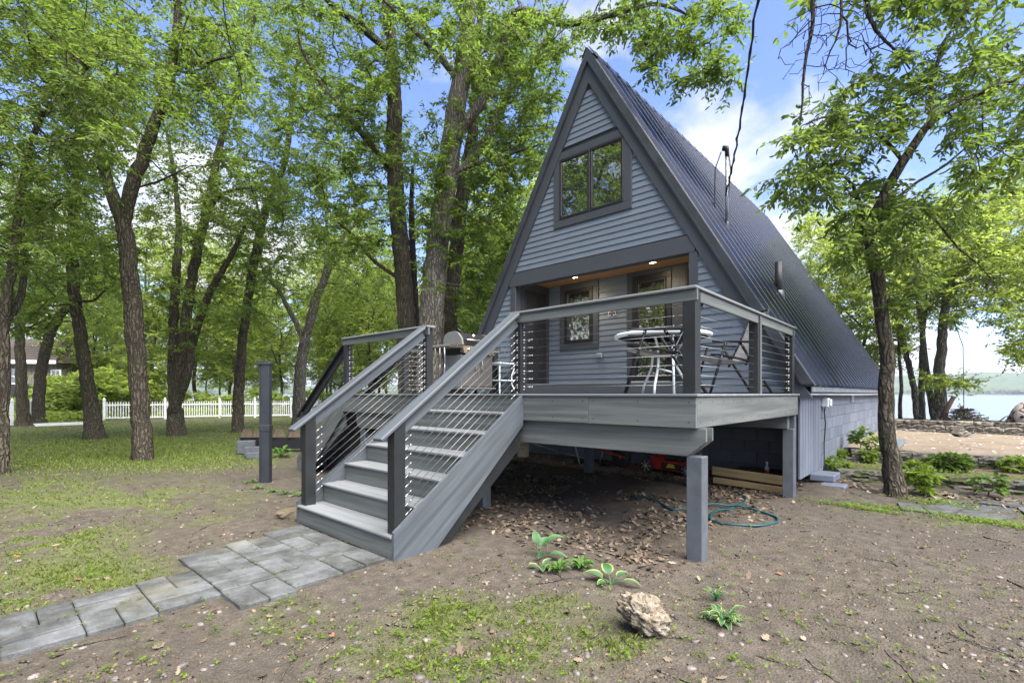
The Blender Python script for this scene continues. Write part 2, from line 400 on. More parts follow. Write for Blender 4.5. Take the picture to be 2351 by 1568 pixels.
def framed(name, x0, x1, z0, z1, y, t, d, mat, par):
    f = MB(); f.box(x0, x1, y - d, y, z0, z0 + t, .006); f.box(x0, x1, y - d, y, z1 - t, z1, .006)
    f.box(x0, x0 + t, y - d + .001, y - .001, z0 + t, z1 - t, .006); f.box(x1 - t, x1, y - d + .001, y - .001, z0 + t, z1 - t, .006)
    return f.build(name, mat, par)
# porch window
w2 = framed('window', -6.40, -5.42, 2.34, RCE - .003, RB - .012, .14, .03, M['trim'], house)
s2 = framed('sash', -6.262, -5.558, 2.478, 3.632, RB - .014, .075, .05, M['black'], w2)
MB().box(-6.19, -5.63, RB - .035, RB - .025, 2.55, 3.56).build('pane', M['glass_wavy'], s2)
# porch door with glass, and its surround
ds = MB(); ds.box(-4.77, -4.655, RB - .035, RB, RF, RCE - .003, .004); ds.box(-3.845, -3.115, RB - .035, RB, RF, RCE - .003, .004); ds.box(-4.654, -3.846, RB - .035, RB, 3.68, RCE - .003, .004)
ds.build('door_casing', M['trim'], house)
dr = framed('door', -4.65, -3.85, 1.64, 3.675, RB - .005, .1, .045, M['black'], house)
framed('glass_frame', -4.545, -3.955, 2.60, 3.57, RB - .012, .035, .05, M['black'], dr)
MB().box(-4.53, -3.97, RB - .036, RB - .028, 1.745, 3.56).build('pane', M['glass_wavy'], dr)
MB().box(-4.548, -3.952, RB - .052, RB - .012, 2.55, 2.598, .005).build('mid_rail', M['black'], dr)
h = MB(); h.tube([(-4.58, RB - .05, 2.62), (-4.58, RB - .11, 2.62), (-4.47, RB - .115, 2.62)], .011, 8); h.lathe([(.0, -.012), (.03, -.01), (.03, .0)], (-4.58, RB - .05, 2.62), 12, 1)
h.build('handle', M['steel'], dr, True)
MB().box(-4.655, -3.845, RB - .12, RB - .03, 1.601, 1.64, .006).build('threshold', M['galv'], dr)
framed('sidelight', -3.59, -3.13, 1.75, 3.655, RB - .036, .05, .02, M['black'], house)
# dark six panel door in the side wall of the porch
sd_ = MB(); sd_.box(-6.734, -6.70, 7.86, 8.57, 1.605, 3.60, .004); side_door = sd_.build('door', M['black'], house)
for a, c in ((7.92, 8.19), (8.24, 8.51)):
    for q, w in ((1.70, 2.25), (2.33, 2.92), (3.0, 3.50)): MB().box(-6.702, -6.692, a, c, q, w, .006).build('door_panel', M['black'], side_door)
MB().lathe([(.0, .05), (.026, .045), (.03, .03), (.012, .02), (.012, 0)], (-6.70, 7.93, 2.52), 12, 0).build('handle', M['steel'], side_door, True)
# outlet box and butterfly
ob_ = MB(); ob_.box(-5.46, -5.31, RB - .085, RB - .022, 2.13, 2.235, .012); ob_.box(-5.44, -5.33, RB - .10, RB - .085, 2.15, 2.215, .008); ob_.build('outlet_box', M['galv'], house)
# ---- roof
def slope_pt(s, u, y, n): return (AX + s * (.5 * u + .8660 * n), y, AZ - .8660 * u + .5 * n)
for s in (1, -1):
    sl = rake('roof', s, .02, .14, YG - .02, YB, 1.50, M['flash'])
    PW = (YB - YG + .06) / 10; SP = PW / 3; prof = []
    for k in range(3):
        c = SP * (k + .5); prof += [(c - SP / 2 + .0005, 0), (c - .07, 0), (c - .045, .055), (c + .02, .055), (c + .045, 0)]
        if k < 2: prof += [(c + SP * .5 - .012, .0), (c + SP * .5 - .003, .004)]
    prof.append((PW - .0005, 0)); n = len(prof)
    V = []
    for u in (0.02, 7.22):
        for (y, h_) in prof: V.append(slope_pt(s, u, YG - .06 + y, h_ + .004))
    F = [(i, i + 1, n + i + 1, n + i) if s < 0 else (i, n + i, n + i + 1, i + 1) for i in range(n - 1)]
    pan = MB().add(V, F).build('roof_panel', M['roof'], sl)
    for k in range(1, 10): share(pan, (0, PW * k, 0), sl)
rc = MB()
for s in (1, -1):
    q = [slope_pt(s, -.02, 0, .045), slope_pt(s, .17, 0, .045), slope_pt(s, .17, 0, .038), slope_pt(s, -.02, 0, .036)]
    rc.prism([(p[0], p[2]) for p in q], 1, YG - .095, YB + .02)
rc.build('ridge_cap', M['flash'], house)
MB().box(-1.445, -1.42, YG + .03, YB, 1.425, 1.545, .003).build('eave_fascia', M['galv'], house)
MB().box(-1.70, -1.446, YG + .05, YB - .02, 1.405, 1.425).build('soffit', M['trim'], house)
MB().tube([(-1.47, YG + .1, 1.395), (-1.47, 12, 1.385), (-1.47, YB - .1, 1.39)], .014, 8).build('conduit', M['white'], house, True)
MB().box(AX - 3.55, AX + 3.4, YB - .14, YB - .06, .2, 1.5).prism([(AX - hw(1.4, .15), 1.4), (AX + hw(1.4, .15), 1.4), (AX, AZ - .3)], 1, YB - .14, YB - .05).build('rear_wall', M['siding'], house)
# ---- foundation of painted blocks
FX = -1.60
fw_ = MB().box(FX - .2, FX - .012, 9.2, YB - .15, -.1, 1.40).build('foundation_wall', M['mortar'], house)
o = org(house)
blk = MB().box(0, .19, -.1945, .1945, .003, .197, .006).build('block', M['block'], None)
hlf = MB().box(0, .19, -.0945, .0945, .003, .197, .006).build('block', M['block'], None)
bfr = MB().box(-.1945, .1945, 0, .19, .003, .197, .006).build('block', M['block'], None)
used = {}
def put(ob, loc, par):
    l = tuple(a - b for a, b in zip(loc, o))
    if ob.name not in used: used[ob.name] = 1; ob.parent = par; ob.location = l
    else: share(ob, l, par)
for r in range(7):
    y = 9.2 + (.2 if r % 2 == 0 else .4)
    if r % 2: put(hlf, (FX - .19 + random.uniform(-.003, .003), 9.3, r * .2 - .01), fw_)
    while y < YB - .2:
        put(blk, (FX - .19 + random.uniform(-.0035, .0035), y, r * .2 - .01), fw_); y += .4
fw2 = MB().box(-8.5, FX - .21, 9.06, 9.2, -.1, 1.40).build('foundation_wall', M['mortar'], house)
for r in range(6):
    x = -7.7 + (.2 if r % 2 else 0)
    while x < FX - .45: put(bfr, (x, 9.048 + random.uniform(-.003, .003), r * .2 - .01), fw2); x += .4
MB().box(-8.5, -8.4, 9.2, YB - .15, -.1, 1.5).build('foundation_wall', M['mortar'], house)
MB().box(-8.4, -1.8, YG + .3, YB - .2, 1.25, 1.38).build('floor_slab', M['mortar'], house)
# vertical battens closing the corner, hatch post and hasp
bt = MB().box(-1.64, -1.60, YG + .03, 9.14, .22, 1.40).build('batten_panel', M['black'], house)
y = YG + .03
while y < 9.1: MB().box(-1.60, -1.572, y, min(y + .150, 9.14), .205, 1.40, .004).build('batten_board', M['block'], bt); y += .175
MB().box(-1.72, -1.62, 9.08, 9.19, -.05, 1.4, .004).build('corner_post', M['block'], house)
u_ = MB(); u_.box(-1.60, -1.50, 9.36, 9.52, 1.18, 1.33, .012); u_.box(-1.50, -1.47, 9.38, 9.50, 1.20, 1.31, .01); ub = u_.build('utility_box', M['white'], house)
MB().tube([(-1.56, 9.44, 1.18), (-1.57, 9.43, 1.10), (-1.56, 9.47, .9), (-1.575, 9.45, .6), (-1.57, 9.42, .4), (-1.56, 9.36, .25), (-1.57, 9.33, .1)], .010, 6).build('cable', M['black'], ub, True)
vt = MB(); vt.box(-1.60, -1.585, 12.4, 12.78, 1.22, 1.38)
for k in range(5): vt.box(-1.59, -1.57, 12.42, 12.76, 1.235 + k * .028, 1.25 + k * .028)
vt.build('wall_vent', M['galv'], house)
mb_ = MB(); mb_.box(-1.60, -1.36, 18.9, 19.2, 1.0, 1.38, .01); mb_.build('meter_box', M['galv'], house)
# ---- pipes on the right roof slope
def on_roof(px, py):
    r = ray(px, py); e = np.array([0, 0, EYE]); nn = np.array([.866, 0, .5]); d = (np.array([AX, 0, AZ]) - e) @ nn / (r @ nn); return e + r * d
mp_ = on_roof(1669, 524); dm = (mp_ - np.array([0, 0, EYE])) @ FW
mtop = at(1664, 343, dm)
mast = MB().tube([(mp_[0], mp_[1], mp_[2] - .15), (mp_[0], mp_[1], mtop[2])], .029, 14).build('service_mast', M['galv'], house, True)
x, y, zt = mp_[0], mp_[1], mtop[2]
MB().tube([(x, y, zt - .14), (x, y, zt - .02), (x - .01, y - .012, zt + .03), (x - .035, y - .03, zt + .03), (x - .045, y - .04, zt - .02)], [.036, .040, .050, .046, .036], 12).build('weatherhead', M['black'], mast, True)
MB().lathe([(.035, .12), (.05, .06), (.075, -.02), (.09, -.16), (.0, -.3)], (x, y, mp_[2]), 14).build('boot', M['black'], mast, True)
MB().tube([(x - .08, y - .07, zt - .05), (x - .17, y - .12, zt - .35), (x - .19, y - .10, zt - 1.0), (x - .18, y - .1, zt - 1.08)], .011, 6).tube([(x + .03, y, zt - .05), (x + .06, y + .02, zt - .4), (x + .02, y, zt - .9)], .011, 6).build('service_wire', M['black'], mast, True)
vp = on_roof(1788, 680)
vpipe = MB().lathe([(.068, -.2), (.068, .62), (.056, .62), (.056, .3)], (vp[0], vp[1], vp[2]), 16).build('vent_pipe', M['black'], house, True)
MB().lathe([(.085, .1), (.095, -.02), (.11, -.14)], (vp[0], vp[1], vp[2]), 16).build('boot', M['flash'], vpipe, True)
# butterfly wall ornament
bu = thing('butterfly_ornament', 'small metal butterfly ornament hung on porch siding between window and door', 'ornament', (-5.10, RB - .03, 3.08))
for s in (-1, 1):
    w = MB(); w.tube([(-5.10, RB - .035, 3.07), (-5.10 + s * .05, RB - .04, 3.15), (-5.10 + s * .115, RB - .045, 3.18), (-5.10 + s * .125, RB - .045, 3.12), (-5.10 + s * .07, RB - .04, 3.07), (-5.10, RB - .035, 3.07)], .006, 6)
    w.tube([(-5.10, RB - .035, 3.06), (-5.10 + s * .07, RB - .04, 3.05), (-5.10 + s * .09, RB - .045, 2.99), (-5.10 + s * .05, RB - .04, 2.97), (-5.10, RB - .035, 3.06)], .006, 6)
    w.tube([(-5.10, RB - .035, 3.07), (-5.10 + s * .1, RB - .045, 3.14)], .005, 6); w.build('wing', M['white'], bu, True)
M['amber'] = paint('amber', (.45, .10, .02), .3, .2, 9)
MB().tube([(-5.10, RB - .05, 3.15), (-5.10, RB - .055, 3.07), (-5.10, RB - .05, 2.98)], [.012, .018, .008], 8).build('body', M['amber'], bu, True)

# ================================================================== DECK
DX0, DX1, DY0, DY1, DZ = -7.32, -1.58, 4.03, 7.64, 1.40
deck = thing('deck', 'raised grey composite deck with cable railing on grey posts before the house', 'deck', (-4.5, 5.8, 0))
def screws(pts, par, nrm):                                            # dark screw heads, one object per board
    b = MB()
    for p in pts: b.lathe([(.0, .0015), (.005, .0015), (.006, -.002)], p, 6, nrm)
    b.build('screw_heads', M['black'], par)['kind'] = 'stuff'
for a, c in ((DX0, -6.12), (-6.117, -5.262), (-3.50, -2.64), (-2.637, DX1)):
    f = MB().box(a, c, DY0, DY0 + .025, 1.112, 1.376, .003).build('fascia_board', M['comp'], deck)
    screws([(q, DY0 - .001, zz) for q in np.linspace(a + .06, c - .06, max(2, int((c - a) / .4) + 1)) for zz in (1.16, 1.33)], f, 1)
f = MB().box(DX1 - .025, DX1, DY0 + .026, DY1 - .02, 1.112, 1.376, .003).build('fascia_board', M['comp'], deck)
screws([(DX1 + .001, q, zz) for q in np.linspace(DY0 + .1, DY1 - .15, 13) for zz in (1.16, 1.33)], f, 0)
MB().box(DX0, DX0 + .025, DY0 + .026, DY1 - .02, 1.112, 1.376, .003).build('fascia_board', M['comp'], deck)
y = DY0 - .02
while y < DY1:
    MB().box(DX0 - .02, DX1 + .02, y, min(y + .138, DY1), DZ - .023, DZ, .004).build('deck_board', M['tread'], deck); y += .1425
for x in np.arange(DX0 + .2, DX1 - .1, .42): MB().box(x, x + .038, DY0 + .03, DY1 - .03, 1.14, 1.374).build('joist', M['comp'], deck)
for y0, y1 in ((4.085, 4.115), (4.117, 4.223), (4.225, 4.255)):
    e = 0 if y1 - y0 > .05 else 1
    MB().prism([(-7.0, 1.108), (-7.0, .95), (-6.93, .87), (-1.66 - .02, .87), (-1.52 - .05 * (1 - e), 1.0), (-1.52 - .05 * (1 - e), 1.108)], 1, y0, y1).build('beam', M['comp'], deck)
MB().box(-7.0, -1.66, 7.40, 7.52, .93, 1.135).build('beam', M['comp'], deck)
for x, y, b_ in ((-1.625, 4.17, -.15), (-4.235, 4.17, -.15), (-6.85, 4.17, -.15), (-6.87, 7.46, -.1), (-4.86, 7.46, -.1), (-2.92, 7.46, -.1), (-1.66, 7.50, -.1)):
    w = .068; MB().box(x - w, x + w, y - w, y + w, b_, .925 if y > 5 else .868, .006).build('support_post', M['upost'], deck)
MB().box(-1.72, -1.60, 7.535, 7.625, -.1, 1.11, .005).build('support_post', M['upost'], deck)
# railing
RZ = 2.30
def rpost(x, y, z0=DZ, z1=RZ - .03, par=deck, sz=.05):
    p = MB().box(x - sz, x + sz, y - sz, y + sz, z0, z1, .005).build('railing_post', M['post'], par); return p
def fit(p, pts, d):                                                   # cable fittings on a post
    b = MB(); d = Vector(d).normalized()
    for q in pts:
        q = Vector(q); b.tube([q - d * .004, q + d * .012], .011, 8); b.tube([q + d * .012, q + d * .10], .0055, 6)
        b.tube([q + d * .10, q + d * .125], .0075, 6)
        b.tube([q + Vector((0, 0, -.028)) - d * .004, q + Vector((0, 0, -.028)) + d * .008], .009, 8)
    b.build('cable_fitting', M['steel'], p, True)
def cables(a, c, par, n=9, z0=.075, dz=.0855, drop=0.0):
    a = Vector(a); c = Vector(c); d = (c - a)
    for k in range(n):
        h_ = Vector((0, 0, z0 + k * dz)); MB().tube([a + h_, c + h_], .0028, 6).build('cable', M['cable'], par, True)
    return [(a + Vector((0, 0, z0 + k * dz))) for k in range(n)], [(c + Vector((0, 0, z0 + k * dz))) for k in range(n)], d
def rail(a, c, par, out, name='top_rail'):                            # flat cap and an apron board under it
    a = Vector(a); c = Vector(c); o_ = Vector(out)
    MB().beam(a, c, .14, .026, ch=.008).build(name, M['tread'], par)
    q = Vector((0, 0, -.062)); MB().beam(a + q + o_ * .036, c + q + o_ * .036, .024, .095, ch=.003).build('rail_apron', M['comp'], par)
def run(p0, p1, par, out, ends=True):
    a = Vector(p0); c = Vector(p1); d = (c - a).normalized()
    A, B, _ = cables(a + d * .05, c - d * .05, par); return A, B, d
PF = DY0 + .055
pc = rpost(DX1 - .058, PF, sz=.056); psr = rpost(-3.56, PF); psl = rpost(-5.20, PF); pl = rpost(DX0 + .058, PF)
pm = rpost(DX1 - .058, 5.86); pe = rpost(DX1 - .058, 7.42); pl2 = rpost(DX0 + .058, 5.20); pl3 = rpost(DX0 + .058, 7.50)
A, B, d = run((-3.56, PF, DZ), (DX1 - .058, PF, DZ), deck, None); fit(psr, A, d); fit(pc, B, -d)
A, B, d = run((DX0 + .058, PF, DZ), (-5.20, PF, DZ), deck, None); fit(pl, A, d); fit(psl, B, -d)
A, B, d = run((DX1 - .058, PF, DZ), (DX1 - .058, 5.86, DZ), deck, None)
A, B, d = run((DX1 - .058, 5.86, DZ), (DX1 - .058, 7.42, DZ), deck, None); fit(pe, B, -d)
A, B, d = run((DX0 + .058, 5.20, DZ), (DX0 + .058, 7.50, DZ), deck, None); fit(pl2, A, d)
rail((-3.66, PF - .01, RZ - .013), (DX1 + .012, PF - .01, RZ - .013), deck, (0, -1, 0))
rail((DX1 - .058, PF + .062, RZ - .0132), (DX1 - .058, 7.50, RZ - .0132), deck, (1, 0, 0))
rail((DX0 - .012, PF - .01, RZ - .013), (-5.11, PF - .01, RZ - .013), deck, (0, -1, 0))
rail((DX0 + .058, 5.10, RZ - .013), (DX0 + .058, 7.58, RZ - .013), deck, (-1, 0, 0))
MB().box(DX1 - .008, DX1 + .006, 5.845, 5.895, DZ, RZ - .04, .003).build('trim_strip', M['comp'], deck)
MB().beam((DX1 - .058, PF + .06, 2.02), (DX1 - .058, PF + .22, 2.19), .02, .03).build('rail_brace', M['post'], deck)

# ================================================================== FRONT STAIRCASE
SX0, SX1 = -5.26, -3.50; RISE, RUN = .2, .275
st = thing('staircase', 'wide grey composite stairs with cable handrails leading from pavers up to the deck', 'stairs', (-4.38, 2.4, 0))
def str_poly(y0): return [(DY0 - .002, 1.398), (DY0 - .002, 1.06), (2.80, .0 - .03), (2.37, -.03), (2.37, .235)]
for x0, x1 in ((SX1, SX1 + .03), (SX0 - .03, SX0)):
    MB().prism(str_poly(0), 0, x0, x1, math.atan(RISE / RUN)).build('stringer', M['comp_dark'], st)
for x0, x1 in ((SX1 - .045, SX1 - .002), (SX0 + .002, SX0 + .045), (-4.4, -4.355)):
    MB().prism([(DY0 - .03, 1.02), (DY0 - .03, .80), (2.95, -.02), (2.62, -.02), (2.46, .0)], 0, x0, x1).build('carriage', M['post'], st)
for i in range(7):
    yr = DY0 - (6 - i) * RUN                                          # face of riser i
    MB().box(SX0 + .003, SX1 - .003, yr, yr + .022, i * RISE, (i + 1) * RISE - .027, .002).build('riser', M['comp'], st)
    if i < 6:
        t = MB().box(SX0 + .003, SX1 - .003, yr - .022, yr + .128, (i + 1) * RISE - .026, (i + 1) * RISE, .006).box(SX0 + .003, SX1 - .003, yr + .131, yr + RUN - .002, (i + 1) * RISE - .026, (i + 1) * RISE, .005)
        t.build('tread', M['tread'], st)
SL = RISE / RUN
def handrail(x, par, yt=4.0, yb=2.27, zt=2.27):
    a = (x, yt, zt); c = (x, yb, zt - (yt - yb) * SL)
    MB().beam(c, a, .14, .032, ch=.008).build('handrail', M['comp_dark'], par)
    q = Vector((0, 0, -.085)); MB().beam(Vector(c) + q + Vector((0, .16, .16 * SL)), Vector(a) + q, .045, .11, ch=.004).build('rail_apron', M['comp_dark'], par)
for x, top in ((SX1 - .062, psr), (SX0 + .062, psl)):
    handrail(x, st)
    yb = 2.46; zb = .2; ztop = 2.27 - (4.0 - yb) * SL - .025
    p = MB().prism([(yb - .056, zb), (yb + .056, zb), (yb + .056, ztop + .056 * SL), (yb - .056, ztop - .056 * SL)], 0, x - .05, x + .05).build('stair_post', M['post'], st)
    A, B, d = cables((x, yb + .056, zb + .02), (x, PF - .05, zb + .02 + (PF - .05 - yb - .056) * SL), st, 9, .09, .082)
    fit(top, B, -d); fit(p, A, d)
# side staircase going down to the left, seen from underneath
s2_ = thing('staircase', 'second grey staircase descending from left end of deck, dark open underside showing', 'stairs', (DX0 - .8, 4.6, 0))
SY0, SY1 = 4.06, 5.12
for y0, y1 in ((SY0 - .03, SY0), (SY1, SY1 + .03)):
    MB().prism([(DX0 - .002, 1.398), (DX0 - .002, 1.06), (DX0 - 1.23, -.03), (DX0 - 1.66, -.03), (DX0 - 1.66, .235)], 1, y0, y1, math.atan(RISE / RUN)).build('stringer', M['comp'], s2_)
for i in range(7):
    xr = DX0 - (6 - i) * RUN
    MB().box(xr, xr + .022, SY0 + .003, SY1 - .003, i * RISE, (i + 1) * RISE - .027).build('riser', M['comp'], s2_)
    if i < 6: MB().box(xr - .02, xr + RUN - .002, SY0 + .003, SY1 - .003, (i + 1) * RISE - .026, (i + 1) * RISE).build('tread', M['tread'], s2_)
for y0 in (SY0 + .02, (SY0 + SY1) / 2, SY1 - .06):
    P = [(DX0 - .03, 1.10), (DX0 - .03, .86)]
    P += [(DX0 - 1.30, -.02), (DX0 - 1.62, -.02), (DX0 - 1.62, .12)]
    MB().prism(P, 1, y0, y0 + .04).build('carriage', M['comp'], s2_)
for y_, topp in ((SY0 + .05, pl), (SY1 + .03, pl2)):
    zt = 2.25; a = (DX0 + .03, y_, zt); c = (DX0 - 1.72, y_, zt - 1.75 * SL)
    MB().beam(c, a, .14, .032, ch=.008).build('handrail', M['post'], s2_)
    q = Vector((0, 0, -.085)); MB().beam(Vector(c) + q + Vector((.16, 0, .16 * SL)), Vector(a) + q, .045, .11).build('rail_apron', M['post'], s2_)
    xb = DX0 - 1.55; ztop = zt - (a[0] - xb) * SL - .03
    MB().box(xb - .05, xb + .05, y_ - .05, y_ + .05, .2, ztop, .004).build('stair_post', M['post'], s2_)
    cables((xb + .05, y_, .22), (DX0 + .01, y_, .22 + (DX0 + .01 - xb - .05) * SL), s2_, 9, .09, .082)
# ================================================================== GROUND, TERRACES, LAKE, HILLS
_T = np.random.default_rng(3).random((256, 256))
def vnoise(x, y):
    xi = np.floor(x).astype(int); yi = np.floor(y).astype(int); fx = x - xi; fy = y - yi
    fx = fx * fx * (3 - 2 * fx); fy = fy * fy * (3 - 2 * fy); a, b = xi & 255, (xi + 1) & 255; c, d = yi & 255, (yi + 1) & 255
    return (_T[a, c] * (1 - fx) + _T[b, c] * fx) * (1 - fy) + (_T[a, d] * (1 - fx) + _T[b, d] * fx) * fy
def fbm(x, y, o=4, s=1.0):
    t = 0; w = 0; a = 1.0
    for k in range(o): t = t + a * vnoise(x * s + 17.3 * k, y * s + 9.1 * k); w += a; a *= .5; s *= 2.03
    return t / w
def ss(a, b, x): t = np.clip((x - a) / (b - a), 0, 1); return t * t * (3 - 2 * t)
def gproj(x, y):
    x = np.asarray(x, float); y = np.asarray(y, float); d = x * FW[0] + y * FW[1]; r = x * RT[0] + y * RT[1]
    dd = np.where(d > .3, d, np.nan); return CXP + FPX * r / dd, HYP + FPX * EYE / dd, d
def ell(px, py, lst):
    m = np.zeros_like(px)
    for cx, cy, rx, ry, w in lst:
        q = np.sqrt(((px - cx) / rx) ** 2 + ((py - cy) / ry) ** 2); m = np.maximum(m, w * np.clip(1.35 - q, 0, 1))
    return np.nan_to_num(m)
LAWN = [(300, 1032, 360, 46, 1.2), (120, 1060, 160, 25, .8), (500, 1020, 90, 25, .9), (380, 985, 320, 14, .6)]
MOSS = [(120, 1130, 300, 50, .85), (120, 1235, 190, 55, 1.0), (360, 1150, 230, 50, .75), (190, 1320, 250, 60, .9), (420, 1185, 130, 25, .7), (60, 1390, 100, 30, .5),
        (1040, 1420, 130, 55, .95), (1180, 1470, 330, 80, .62), (1290, 1400, 120, 55, .7), (1000, 1520, 220, 50, .6), (1450, 1480, 110, 30, .75), (620, 1420, 180, 45, .4),
        (2160, 1155, 65, 18, 1.0), (2060, 1162, 150, 8, .8), (2250, 1190, 160, 12, .9), (1990, 1170, 60, 9, .6), (1900, 1390, 250, 50, .18)]
def masks(x, y):
    px, py, d = gproj(x, y); n = fbm(x, y, 4, 1.1); n2 = fbm(x + 40, y, 4, 4.5)
    lawn = ell(px, py, LAWN) * ss(.22, .44, n * .5 + n2 * .5 + .05); moss = ell(px, py, MOSS) * ss(.36, .60, n * .45 + n2 * .55)
    far = ss(12, 17, d) * ss(.36, .5, n) * .75; far = np.where((x < -9), far, 0)
    behind = np.where(d < 1.2, ss(.45, .6, n) * .5, 0)
    g_ = np.clip(np.maximum(np.maximum(lawn, moss), np.maximum(far, behind)), 0, 1)
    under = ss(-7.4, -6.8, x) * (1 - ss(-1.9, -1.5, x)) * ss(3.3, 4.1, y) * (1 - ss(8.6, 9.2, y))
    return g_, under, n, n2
def gheight(x, y):
    h_ = (fbm(x, y, 3, .5) - .5) * .09 + (fbm(x + 5, y + 3, 3, 3.0) - .5) * .035
    _, under, n, n2 = masks(x, y)
    h_ = h_ + under * (n2 - .45) * .05
    h_ = h_ + .13 * np.exp(-((x + 1.35) ** 2 / .25 + (y - 8.35) ** 2 / .5))                # loose soil by the hatch
    flat = np.exp(-(((x + 4.2) / 1.5) ** 4 + ((y - 1.2) / 1.9) ** 4)); h_ = h_ * (1 - .85 * flat)
    h_ = h_ * (1 - .5 * ss(6, 14, np.hypot(x, y)))
    sh = np.maximum(ss(24.0, 29.0, y + (fbm(x, y, 2, .15) - .5) * 4), ss(-74, -84, x) )
    return h_ * (1 - sh) - 2.6 * sh - .01
def axis(lo, a, b, hi, st, gr):
    mid = list(np.arange(a, b, st)); L = []; v = a; s_ = st
    while v > lo: s_ *= gr; v -= s_; L.append(v)
    Rr = []; v = mid[-1]; s_ = st
    while v < hi: s_ *= gr; v += s_; Rr.append(v)
    return np.array(L[::-1] + mid + Rr)
xs = axis(-500, -13, 3.2, 400, .05, 1.09); ys = axis(-400, -1.2, 9.4, 60, .05, 1.09)
Xg, Yg = np.meshgrid(xs, ys); Xf, Yf = Xg.ravel(), Yg.ravel(); Zf = gheight(Xf, Yf)
fine = (fbm(Xf * 3, Yf * 3, 3, 3.2) - .5) * .022 * (np.hypot(Xf, Yf) < 13); Zf = Zf + fine
nx, ny = len(xs), len(ys); I = np.arange(nx * ny).reshape(ny, nx)
Fq = np.stack([I[:-1, :-1].ravel(), I[:-1, 1:].ravel(), I[1:, 1:].ravel(), I[1:, :-1].ravel()], 1)
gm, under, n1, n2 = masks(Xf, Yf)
px_, py_, d_ = gproj(Xf, Yf); wet = ell(px_, py_, [(2290, 1262, 110, 22, 1.0), (2180, 1240, 90, 16, .7), (1905, 1185, 30, 7, .7), (1300, 1140, 500, 90, .55), (1750, 1215, 200, 55, .4)])
g = G('ground_soil'); v = g.coord('Object')
n_big = g.noise(v, .9, 5, .6); n_mid = g.noise(v, 9, 6, .68); n_fin = g.noise(v, 90, 4, .75); vor = g.n('ShaderNodeTexVoronoi', {'Vector': v, 'Scale': 62.0}).outputs[0]
a_m = g.n('ShaderNodeAttribute', attribute_name='moss').outputs['Fac']; a_u = g.n('ShaderNodeAttribute', attribute_name='humus').outputs['Fac']; a_w = g.n('ShaderNodeAttribute', attribute_name='wet').outputs['Fac']
soil = g.ramp(n_mid, [(.28, (.048, .041, .033)), (.5, (.098, .085, .068)), (.72, (.160, .140, .113))])
soil = g.mix(g.ramp(n_fin, [(.35, .75), (.62, 0.0)]), soil, (.046, .038, .031))
soil = g.mix(g.ramp(vor, [(.10, .45), (.3, 0.0)]), soil, (.19, .165, .14))
soil = g.mix(g.ramp(n_big, [(.35, .35), (.6, 0.0)]), soil, (.070, .058, .047))
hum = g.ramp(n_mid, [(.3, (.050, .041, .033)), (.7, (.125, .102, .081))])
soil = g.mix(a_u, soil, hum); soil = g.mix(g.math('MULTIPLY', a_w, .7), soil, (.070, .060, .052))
green = g.ramp(n_fin, [(.3, (.060, .088, .014)), (.7, (.135, .185, .034))])
mfac = g.math('MULTIPLY', a_m, g.ramp(n_mid, [(.3, .6), (.62, 1.0)]))
col = g.mix(g.math('MULTIPLY', mfac, .8), soil, green)
hh = g.math('ADD', g.math('MULTIPLY', n_mid, .6), g.math('MULTIPLY', n_fin, .5)); hh = g.math('SUBTRACT', hh, g.math('MULTIPLY', vor, .5))
M['soil'] = g.bsdf(col, .92, 0, g.bump(hh, .9, .02), .15)
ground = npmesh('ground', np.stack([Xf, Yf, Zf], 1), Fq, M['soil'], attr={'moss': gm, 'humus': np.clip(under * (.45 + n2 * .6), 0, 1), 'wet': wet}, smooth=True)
tag(ground, 'brown bare soil yard with patches of moss and grass', kind='structure')
def gz(x, y): return float(gheight(np.array([x]), np.array([y]))[0])
# ---- lake and far shore
g = G('lake_water'); v = g.coord('Object', (1, 1, 1)); w1 = g.noise(v, .35, 4, .6); w2 = g.noise(v, 2.4, 3, .6)
hh = g.math('ADD', g.math('MULTIPLY', w1, .7), g.math('MULTIPLY', w2, .35))
M['water'] = g.bsdf((.10, .135, .17), .12, 0, g.bump(hh, .35, .25), .6)
lk = MB().add([(-5000, -600, -.85), (6000, -600, -.85), (6000, 7000, -.85), (-5000, 7000, -.85)], [(0, 1, 2, 3)]).build('lake', M['water']); tag(lk, 'pale rippled lake water beyond the trees', kind='structure')
g = G('far_hill'); v = g.coord('Object'); a = g.noise(v, .012, 6, .65); b = g.noise(v, .05, 5, .7); k = g.math('ADD', g.math('MULTIPLY', a, .6), g.math('MULTIPLY', b, .4))
M['hill'] = g.bsdf(g.ramp(k, [(.35, (.035, .060, .022)), (.5, (.070, .105, .032)), (.65, (.13, .17, .055))]), .95, 0, g.bump(b, 1.0, 12.0), .05)
# a band of hills along the far shore
AN = np.linspace(math.radians(-75), math.radians(75), 420); V = []; Fh = []
rows = [(0, -3), (30, 3.5), (60, 8), (160, 10), (260, 16), (420, .55), (640, .93), (900, 1.0), (1500, .6)]
for j, (dr_, hz) in enumerate(rows):
    for i, a in enumerate(AN):
        base = 1650 + 160 * math.sin(a * 3.1 + .6)
        H = 46 + 34 * (fbm(np.array([a * 5.0 + 3]), np.array([2.2]), 3, 1.0)[0]) + 18 * math.sin(a * 4 - .4)
        jit = (fbm(np.array([a * 60.]), np.array([j * 3.1]), 3, 1.0)[0] - .5)
        zz = hz + jit * 5 if hz > 1.2 or hz < 0 else H * hz * (1 + .16 * jit)
        r_ = base + dr_; V.append((-r_ * math.sin(YAW - a), r_ * math.cos(YAW - a), zz if j else -3))
nA = len(AN)
for j in range(len(rows) - 1):
    for i in range(nA - 1): Fh.append((j * nA + i, j * nA + i + 1, (j + 1) * nA + i + 1, (j + 1) * nA + i))
